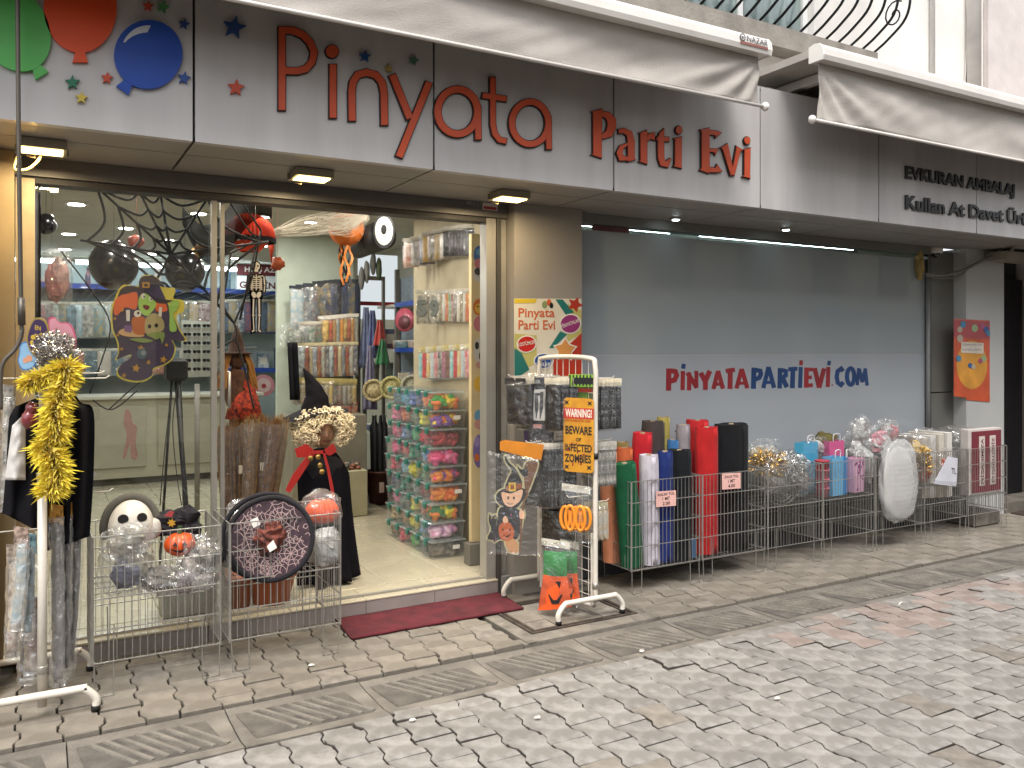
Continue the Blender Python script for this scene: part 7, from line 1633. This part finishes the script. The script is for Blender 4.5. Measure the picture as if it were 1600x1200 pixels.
# cape with folds, open at the front
def cap_(a, b):
    t_ = math.radians(-62) + a * math.radians(304); zt_ = HS.z - .105; z = zt_ + (FL + .02 - zt_) * b
    r = .05 + .112 * min(1, b * 5) ** .6 + .035 * b ** 1.3; fold = 1 + (.06 + .15 * b) * math.sin(t_ * 8 + 2 * noise.noise(V((b * 2, a * 3, 1)))); r *= fold
    return V((HS.x - .004 + (wx - HS.x) * .35 * b + r * math.sin(t_) * 1.0 + .03 * b * b, wy + .02 + r * .62 * math.cos(t_), z + .012 * math.sin(t_ * 5) * b))
mb = MB().mat(0, True); mb.sheet(lambda a, b: cap_(a, b), 90, 26, .003, (0, .3, 0)); part('cape', mb, mat('cape_black', '#131218', .9, var=.15, spec=.12), wd)
RDM = mat('red_satin', '#a8231f', .4, var=.1, sheen=.2)
def ribbon(P, ws, y, name='red_lining'):
    mb = MB(); m_ = pxmap(wy); mb.stroke(P, ws, lambda u, v, d: PY(u, v, y) + V((0, -d, 0)), 0, .004); part(name, mb, RDM, wd)
ribbon([(462, 708), (478, 704), (492, 710)], [14, 20, 8], wy - .125, 'collar'); ribbon([(508, 706), (518, 702), (522, 708)], [8, 16, 10], wy - .125, 'collar')
ribbon([(488, 708), (478, 722), (462, 745), (449, 768)], [6, 10, 12, 8], wy - .15); ribbon([(506, 708), (512, 730), (518, 760), (522, 785)], [4, 4, 5, 4], wy - .15, 'ribbon'); ribbon([(488, 707), (505, 706)], [5, 5], wy - .155, 'bow')
for k, (u, v) in enumerate(((485, 716), (497, 714), (500, 727), (503, 737))):
    mb = MB().mat(0, True); mb.disc((0, 0), .017, .017, plane(PY(u, v, wy - .16), (1, 0, 0), (0, 0, 1)), 0, .004, 14); part('medal', mb, mat('medal_gold', '#a88a4c', .35, metal=.6, var=.3, scale=60), wd)

# ================================================================ hanging decorations behind the glass
def tubes(name, lines, y, r, m, label, cat, n=4, closed=False):
    mb = MB().mat(0, True)
    for L_ in lines: mb.tube(smoothline([PY(u, v, y) for u, v in L_], 5) if len(L_) > 2 else [PY(u, v, y) for u, v in L_], r, 5)
    return solo(name, mb, m, label, cat)
CW_ = (267, 397); ends = [(142, 284), (213, 291), (249, 295), (329, 303), (420, 378), (345, 480), (273, 470), (240, 445), (125, 375)]
ln = [[CW_, e] for e in ends]
for q in (.22, .42, .66, .92):
    for a, b in zip(ends, ends[1:] + ends[:1]):
        A = V(CW_).lerp(V(a), q); B = V(CW_).lerp(V(b), q); M2 = (A + B) / 2; M2 = M2.lerp(V(CW_), .16); ln.append([tuple(A), tuple(M2), tuple(B)])
ROPE = flat('#121113', .8)
tubes('spider_web', ln, 4.985, .0075, ROPE, 'large black rope spider web stretched behind the left door glass', 'spider web')
tubes('spider_web', [[(352, 304), (378, 345), (402, 375)], [(371, 306), (408, 360)], [(402, 375), (361, 395), (334, 400)], [(361, 395), (352, 450), (345, 470), (366, 505)], [(408, 360), (392, 440), (366, 505)], [(366, 505), (368, 528), (330, 548)], [(368, 528), (382, 575), (397, 640)], [(334, 470), (350, 488), (366, 505)], [(402, 375), (375, 500)]], 5.0, .006, ROPE, 'smaller black rope web hanging right of the door stile', 'spider web')
tubes('drooping_thread', [[(95, 392), (140, 450), (172, 505), (160, 560), (140, 615)], [(170, 640), (215, 600), (240, 588)], [(145, 625), (175, 640), (215, 610)]], 4.99, .004, ROPE, 'thin black threads drooping from the large web', 'thread')
# cauldron witch cut-out
wt = thing('witch_cutout', PY(225, 597, 4.96), 'cardboard green faced witch with a cake tray and cauldron behind the glass', 'decoration')
wm_ = zm(160, 420, 6.664, pxmap(4.955))
OUT = [(170, 215), (230, 165), (370, 175), (400, 80), (480, 62), (560, 80), (660, 190), (745, 195), (760, 240), (740, 310), (840, 330), (850, 440), (780, 480), (780, 560), (820, 650), (880, 745), (790, 755), (730, 745), (765, 820), (740, 930), (660, 1000), (530, 1050), (520, 1120), (430, 1175), (300, 1180), (180, 1140), (145, 1080), (190, 1000), (270, 950), (290, 900), (200, 930), (130, 955), (160, 880), (150, 760), (95, 620), (90, 420), (130, 310)]
mb = MB(); mb.plate(sp(OUT, 3), wm_, -.004, 0); part('card', mb, flat('#cfc04c', .6), wt)
cx_ = sum(p[0] for p in OUT) / len(OUT); cy_ = sum(p[1] for p in OUT) / len(OUT)
pr = MB(); Gd = [0]
def G(i, P, n=3): Gd[0] += 1; pr.mat(i).plate(sp(P, n) if n else P, wm_, .0002, .0008 + Gd[0] * .00025)
def D(i, x, y, rx, ry): Gd[0] += 1; pr.mat(i).disc((x, y), rx, ry, wm_, .0002, .0008 + Gd[0] * .00025, 16)
G(0, [(cx_ + (a - cx_) * .955, cy_ + (b - cy_) * .965) for a, b in OUT if not (a > 640 and b < 560)]); G(1, [(130, 330), (230, 260), (360, 250), (350, 420), (240, 400), (160, 480), (120, 460)]); G(1, [(570, 340), (660, 370), (670, 440), (560, 440)])
G(2, [(375, 330), (420, 255), (520, 270), (560, 360), (530, 430), (460, 490), (390, 440)]); D(5, 425, 285, 24, 30); D(5, 505, 310, 22, 28); D(6, 435, 292, 8, 10); D(6, 508, 318, 8, 10); G(7, [(425, 375), (490, 390), (470, 430), (430, 410)])
G(3, [(175, 240), (230, 185), (330, 180), (420, 215), (540, 280), (640, 320), (735, 330), (640, 360), (560, 350), (460, 260), (350, 235), (230, 265)]); G(3, [(380, 170), (400, 90), (480, 72), (560, 90), (650, 190), (560, 170), (530, 240), (440, 215)]); G(8, [(415, 140), (490, 140), (490, 200), (415, 198)], 0); G(3, [(435, 155), (470, 155), (470, 185), (435, 183)], 0)
G(4, [(165, 660), (250, 620), (430, 690), (380, 710), (230, 700)]); G(9, [(310, 510), (440, 508), (450, 660), (400, 690), (320, 660)]); G(10, [(450, 520), (520, 465), (590, 480), (640, 560), (630, 640), (520, 680), (445, 660)]); D(6, 490, 600, 18, 22); D(6, 560, 590, 20, 22)
G(2, [(690, 380), (740, 330), (800, 340), (770, 430), (730, 470), (770, 600), (760, 650), (700, 640), (700, 480)]); G(5, [(245, 430), (285, 430), (285, 545), (250, 545)], 0); G(5, [(590, 400), (620, 400), (615, 500), (585, 490)], 0); D(5, 365, 468, 38, 36); D(6, 372, 462, 14, 14); G(11, [(225, 590), (310, 590), (300, 665), (230, 650)], 0); G(12, [(460, 680), (640, 660), (620, 780), (600, 720), (560, 740), (520, 720)]); G(12, [(280, 735), (400, 720), (530, 750), (420, 770)])
for (x, y, r) in ((400, 830, 40), (350, 1035, 48), (635, 945, 42), (480, 975, 28), (665, 795, 22), (225, 1110, 28), (205, 432, 24), (160, 690, 20), (200, 835, 24), (130, 520, 20)): Gd[0] += 1; pr.mat(8).plate(star((x, y), r, .45, .2), wm_, .0002, .0008 + Gd[0] * .00025)
D(13, 410, 885, 52, 55); D(14, 425, 875, 26, 26)
part('print', pr, [flat(h, .5) for h in ('#43364e', '#d8683a', '#9cc460', '#3a2e34', '#d0a878', '#d8d4cc', '#191514', '#6e1f1c', '#b88a34', '#b5642e', '#a89a6e', '#7a5a8a', '#7f8f4c', '#4a6470', '#8a9496')], wt, kind='stuff')
# skeleton cut-out
sk_ = thing('skeleton_cutout', PY(401, 520, 5.02), 'black card skeleton with white bones hanging behind the glass', 'decoration')
sm2 = zm(340, 380, 4.615, pxmap(5.02)); mb = MB()
mb.disc((279, 170), 36, 44, sm2, -.004, -.001, 20); mb.plate([(232, 222), (326, 222), (334, 250), (322, 345), (326, 405), (232, 405), (236, 345), (224, 250)], sm2, -.004, -.0006)
for s in (-1, 1): mb.stroke([(279 + s * 52, 230), (279 + s * 61, 300), (279 + s * 56, 365)], 26, sm2, -.004, -.0008); mb.stroke([(279 + s * 22, 395), (279 + s * 22, 520), (279 + s * 20, 645)], [40, 34, 30], sm2, -.004, -.0009 + s * .0001); mb.stroke([(279 + s * 6, 632), (279 + s * 42, 642)], 26, sm2, -.004, -.0003); part('card', mb, flat('#141214', .6), sk_, kind='stuff')
pr = MB(); k = [0]
def B(P, w_): k[0] += 1; pr.stroke(P, w_, sm2, .0002, .001 + k[0] * 5e-5)
pr.disc((279, 165), 26, 30, sm2, .0002, .001, 18); pr.disc((279, 198), 15, 10, sm2, .0002, .0012, 12); B([(279, 225), (279, 340)], 8)
for i in range(6):
    for s in (-1, 1): B([(279, 248 + i * 15), (279 + s * 28, 245 + i * 15), (279 + s * 40, 262 + i * 14), (279 + s * 22, 275 + i * 13)], 6)
for s in (-1, 1):
    B([(279 + s * 12, 238), (279 + s * 50, 236)], 6); B([(279 + s * 54, 240), (279 + s * 60, 300)], 8); B([(279 + s * 61, 305), (279 + s * 56, 350)], 6); pr.disc((279 + s * 18, 372), 16, 24, sm2, .0002, .001, 14, s * .4); B([(279 + s * 20, 400), (279 + s * 22, 510)], 10); pr.disc((279 + s * 22, 520), 9, 9, sm2, .0002, .0016, 10); B([(279 + s * 22, 530), (279 + s * 18, 620)], 8); B([(279 + s * 14, 625), (279 + s * 32, 638)], 12)
part('bones', pr, flat('#b3aea4', .6), sk_, kind='stuff')
pr = MB()
for s in (-1, 1): pr.disc((279 + s * 11, 165), 7, 8, sm2, .0012, .0022, 12)
pr.plate([(275, 185), (283, 185), (279, 176)], sm2, .0012, .0022); part('eye_socket', pr, flat('#141214', .6), sk_, kind='stuff')
mb = MB().mat(0, True); mb.tube([PY(400, 408, 5.02), PY(399, 312, 5.02)], .0015, 4); part('string', mb, flat('#55524c', .6), sk_)
# balloons, honeycombs, lantern
for k, (u, v, r, y, lb) in enumerate([(178, 414, .145, 5.75, 'larger black balloon hanging behind the left glass'), (289, 424, .12, 5.6, 'smaller black balloon hanging right of the large one'), (72, 350, .06, 5.8, 'small dark ball hanging at the upper left')]):
    p = PY(u, v, y); t = thing('black_balloon', p - V((0, 0, r)), lb, 'balloon'); mb = MB().mat(0, True); mb.lathe([(r * math.sin(math.pi * i / 16) * (1 - .1 * max(0, i - 9) / 7) + .0005, r * 1.08 * math.cos(math.pi * i / 16)) for i in range(17)][::-1], tuple(p), 28); part('skin', mb, mat('black_latex', '#121114', .22, coat=.3, var=.1), t)
    mb = MB().mat(0, True); mb.tube([p + V((0, 0, r * 1.06)), V((p.x, p.y, 2.74))], .0015, 4); part('string', mb, flat('#3a3836', .6), t)
def honey(u, v, rx, rz_, y, hexc, label, half=False, n=44):
    p = PY(u, v, y); t = thing('honeycomb_ball', p - V((0, 0, rz_)), label, 'paper decoration'); mb = MB()
    def fn(a, b):
        th_ = 2 * math.pi * a; ph = math.pi * ((.5 if half else 1) * b * .96 + .02); w_ = 1 - .10 * (int(a * n * 2 + .5) % 2); z = math.cos(ph)
        z += .04 * (int(a * n + .5) % 2) * math.sin(ph)
        return p + V((rx * math.sin(ph) * math.cos(th_) * w_, rx * math.sin(ph) * math.sin(th_) * w_, rz_ * z))
    mb.grid(fn, n * 2, 14, True); part('tissue', mb, mat('tissue_' + hexc.strip('#'), hexc, .7, var=.12, scale=40), t); return t, p
t, p = honey(390, 372, .165, .16, 5.6, '#cf3a14', 'red orange honeycomb dome hanging from the ceiling', True)
mb = MB(); mb.grid(lambda a, b: p + V((.168 * math.cos(6.283 * a) * (1 - .12 * (int(a * 80 + .5) % 2)), .168 * math.sin(6.283 * a) * (1 - .12 * (int(a * 80 + .5) % 2)), -.03 * b)), 80, 1, True); part('black_fringe', mb, flat('#171315', .7), t)
mb = MB(); mb.grid(lambda a, b: p + V((.12 * math.cos(6.283 * a) * (1 - .12 * (int(a * 60 + .5) % 2)) * (1 - .5 * b), .12 * math.sin(6.283 * a) * (1 - .5 * b), -.03 - .06 * b)), 60, 3, True); part('lower_tissue', mb, MATS['tissue_cf3a14'], t)
mb = MB().mat(0, True); mb.tube([p + V((0, 0, .15)), V((p.x, p.y, 2.74))], .0015, 4); part('string', mb, flat('#77736a', .6), t)
p = PY(541, 357, 5.7); t = thing('pumpkin_pinata', p - V((0, 0, .14)), 'orange ribbed pumpkin lantern with streamers wrapped in cobweb', 'lantern')
mb = MB().mat(0, True); mb.grid(lambda a, b: p + V((.125 * (1 - .06 * abs(math.cos(a * 6.283 * 5))) * math.sin(math.pi * b) * math.cos(6.283 * a), .125 * math.sin(math.pi * b) * math.sin(6.283 * a) * (1 - .06 * abs(math.cos(a * 6.283 * 5))), .125 * math.cos(math.pi * b))), 60, 16, True); part('ball', mb, mat('pinata_orange', '#cf6a1c', .65, var=.1), t)
for k in range(7):
    a = R.uniform(0, 6.28); q = p + V((.04 * math.cos(a), .04 * math.sin(a), -.115)); ln_ = R.uniform(.16, .30); mb = MB(); x_ = R.uniform(-.03, .03)
    mb.sheet(lambda s, b: q + V(((s - .5) * .016 + x_ * b + .012 * math.sin(b * 9 + k), .008 * math.cos(b * 9 + k), -ln_ * b)), 1, 14, .001); part('streamer', mb, flat(['#c4742a', '#171315'][k % 3 == 0], .6), t)
rr = random.Random(8); mb = MB()
for i in range(150):
    u0_, v0_ = rr.gauss(500, 26), rr.gauss(352, 8); f = rr.random()
    a = V((415 + rr.uniform(-4, 8), 368 + rr.uniform(-4, 4))); b = V((575 + rr.uniform(-12, 3), 326 + rr.uniform(0, 18))); m1 = a.lerp(b, .45) + V((rr.uniform(-10, 10), rr.uniform(-16, 14))); m2 = a.lerp(b, .8) + V((rr.uniform(-6, 6), rr.uniform(-14, 22)))
    s0 = rr.choice((0, 0, 1)); P = [a, m1, m2, b][s0:]
    mb.tube(smoothline([PY(q.x, q.y, 5.56 + rr.uniform(-.03, .03)) for q in P], 5), .0009, 3, cap=False)
for i in range(60):
    d = [V((rr.gauss(0, 1), rr.gauss(0, 1), rr.gauss(.3, .6))).normalized() for _ in (0, 1, 2)]; mb.tube(smoothline([p + q * .132 for q in d], 4), .0011, 3, cap=False)
solo('cobweb', mb, flat('#b8ad98', .8), 'stretched white cobweb fibres running to the pumpkin lantern', 'cobweb')
mb = MB().mat(0, True)
def net(a, b): return PY(285 + 140 * a, 322 + 30 * math.sin(a * 6) + 70 * b * (.4 + .6 * math.sin(math.pi * a)), 5.35 - .1 * math.sin(math.pi * b) + .05 * math.sin(a * 13))
mb.sheet(net, 40, 12, .002); solo('black_gauze', mb, glass('black_gauze', tint=(.42, .42, .43), fac=0, refl=.05, rough=.6, film=.25, base=(.03, .03, .03)), 'swag of black gauze hanging between web and honeycomb', 'gauze')
for k, (u, v, hx_) in enumerate(((424, 385, '#b83a1c'), (434, 412, '#a8502a'), (311, 392, '#a87a2a'), (213, 378, '#8a3a2a'))):
    p = PY(u, v, 5.9); mb = MB().mat(0, True)
    if k == 0: mb.lathe([(.002, -.11), (.02, 0), (.012, .06), (.002, .1)], tuple(p), 10)
    else: mb.ell(p, (.045, .03, .045), 12, 8, .5, 3, k)
    mb.tube([p + V((0, 0, .05)), V((p.x, p.y, 2.74))], .0015, 4); solo('hanging_ornament', mb, mat('ornament_%d' % k, hx_, .5, var=.2), ['red pepper shaped ornament hanging below the honeycomb dome', 'small orange ornament above the welcome banner', 'golden star ornament above the small black balloon', 'dull red hanging ornament behind the large black balloon'][k], 'ornament')
# eye drum
a, b = PY(558, 382, 5.95), PY(600, 366, 5.6); ax_ = (b - a).normalized(); t = thing('eye_prop', (a + b) / 2 - V((0, 0, .12)), 'black drum shaped prop with a large white eye under the ceiling', 'prop')
mb = MB().mat(0, True); mb.tube([a, b], .105, 28); part('drum', mb, flat('#2a2826', .5), t)
q = V((-.35, -.9, .1)).normalized(); pm2 = plane(b + ax_ * .004 + q * .02, q.cross(V((0, 0, 1))) * -1, (0, 0, 1)); X1 = V((0, 0, 1)).cross(q).normalized(); X1 = X1 if X1.x > 0 else -X1
pe = lambda a_, b_, d: b + q * (.09 + d) + X1 * a_ * .62 + V((0, 0, b_))
mb = MB(); mb.disc((0, 0), .12, .12, pe, -.03, 0, 30); part('ring', mb, flat('#18171a', .5), t); mb = MB(); mb.disc((0, 0), .10, .10, pe, .001, .006, 28); part('eye_white', mb, flat('#b5b2a8', .5), t); mb = MB(); mb.disc((0, .01), .032, .034, pe, .007, .01, 18); part('pupil', mb, flat('#121110', .4), t)
# tripod, doll
ap = PY(275, 580, 5.35); t = thing('tripod_stand', (ap.x, 5.35, FL), 'black tripod stand behind the left door glass', 'tripod')
mb = MB().mat(0, True); mb.tube([ap, V((PY(300, 840, 5.2).x, 5.15, FL + .005))], .015, 8); part('leg', mb, flat('#151417', .5), t)
mb = MB().mat(0, True); mb.tube([ap + V((-.02, 0, 0)), V((PY(248, 780, 5.4).x, 5.45, FL + .005))], .008, 8); part('leg', mb, flat('#151417', .5), t)
mb = MB().mat(0, True); mb.tube([ap + V((.02, 0, 0)), V((ap.x + .12, 5.75, FL + .005))], .01, 8); part('leg', mb, flat('#151417', .5), t)
mb = MB(); mb.cbox(ap.x - .06, ap.x + .06, 5.30, 5.42, ap.z - .06, ap.z + .08, .02); part('head', mb, flat('#1b1a1d', .5), t)
for k in range(2): mb = MB().mat(0, True); mb.tube(smoothline([ap + V((-.02 + .03 * k, -.04, -.05)), PY(262 + 8 * k, 660, 5.25), PY(254 + 22 * k, 740, 5.2), PY(250 + 34 * k, 790, 5.2)], 6), .003, 5); part('cable', mb, flat('#2a2826', .6), t)
yD = 6.0; t = thing('scarecrow_doll', PY(368, 640, yD), 'straw haired scarecrow doll with brown pointed hat behind the brooms', 'doll')
p = PY(370, 560, yD); mb = MB().mat(0, True); mb.lathe([(.11, 0), (.10, .012), (.06, .02), (.045, .09), (.008, .20)], tuple(p + V((0, 0, .03))), 20); part('hat', mb, mat('brown_felt', '#3a2418', .9, var=.2), t)
mb = MB().mat(0, True); mb.ell(p, (.06, .06, .075), 16, 12, .08, 2, 1); mb.ell(p + V((.0, 0, -.22)), (.09, .07, .16), 14, 12, .15, 2, 2); part('body', mb, mat('doll_cloth', '#5a3a2a', .9, var=.3, scale=20), t)
rr = random.Random(2); mb = MB()
for i in range(160):
    s = rr.choice((-1, 1)); q = p + V((s * rr.uniform(.04, .075), rr.uniform(-.05, .03), .03)); mb.tube([q, q + V((s * .03, -.01, -.08)), q + V((s * rr.uniform(.03, .07), -.02, -rr.uniform(.16, .26)))], .003, 3, cap=False)
part('straw_hair', mb, flat('#a8763a', .8), t, kind='stuff')
mb = MB().mat(0, True); mb.lathe([(.13, -.42), (.10, -.30), (.07, -.2), (.05, -.15)], tuple(p + V((.05, 0, 0))), 18); part('skirt', mb, mat('red_spotted', '#a3341c', .8, var=.5, scale=40), t)
mb = MB().mat(0, True); mb.lathe([(.10, FL - p.z + .004), (.06, FL - p.z + .3), (.05, -.3)], tuple(p), 16); part('stand', mb, mat('straw_stand', '#7a5a34', .8, var=.3, scale=30), t)
bag(PY(88, 440, 5.6), (.09, .05, .20), 95, 'clear pack with a pink doll costume hanging at the upper left', ['#a87a74', '#8a4a4a'], amp=.18)
mb = MB().mat(0, True); mb.sheet(lambda a, b: PY(40 + 24 * a, 300 + 210 * b, 5.5 + .04 * math.sin(a * 9)), 14, 8, .004); solo('dark_costume', mb, flat('#3a3634', .8), 'dark costume hanging at the left edge inside the glass', 'costume')
mb = MB(); pp = pxmap(4.895); mb.plate(sp([(197, 640), (204, 645), (207, 660), (214, 668), (212, 690), (215, 715), (205, 716), (203, 695), (196, 715), (192, 712), (198, 680), (193, 660)], 4), pp, 0, .0015); solo('window_sticker', mb, mat('pink_sticker', '#a87a70', .6, alpha=.55), 'faded pink figure sticker on the left door glass', 'sticker')
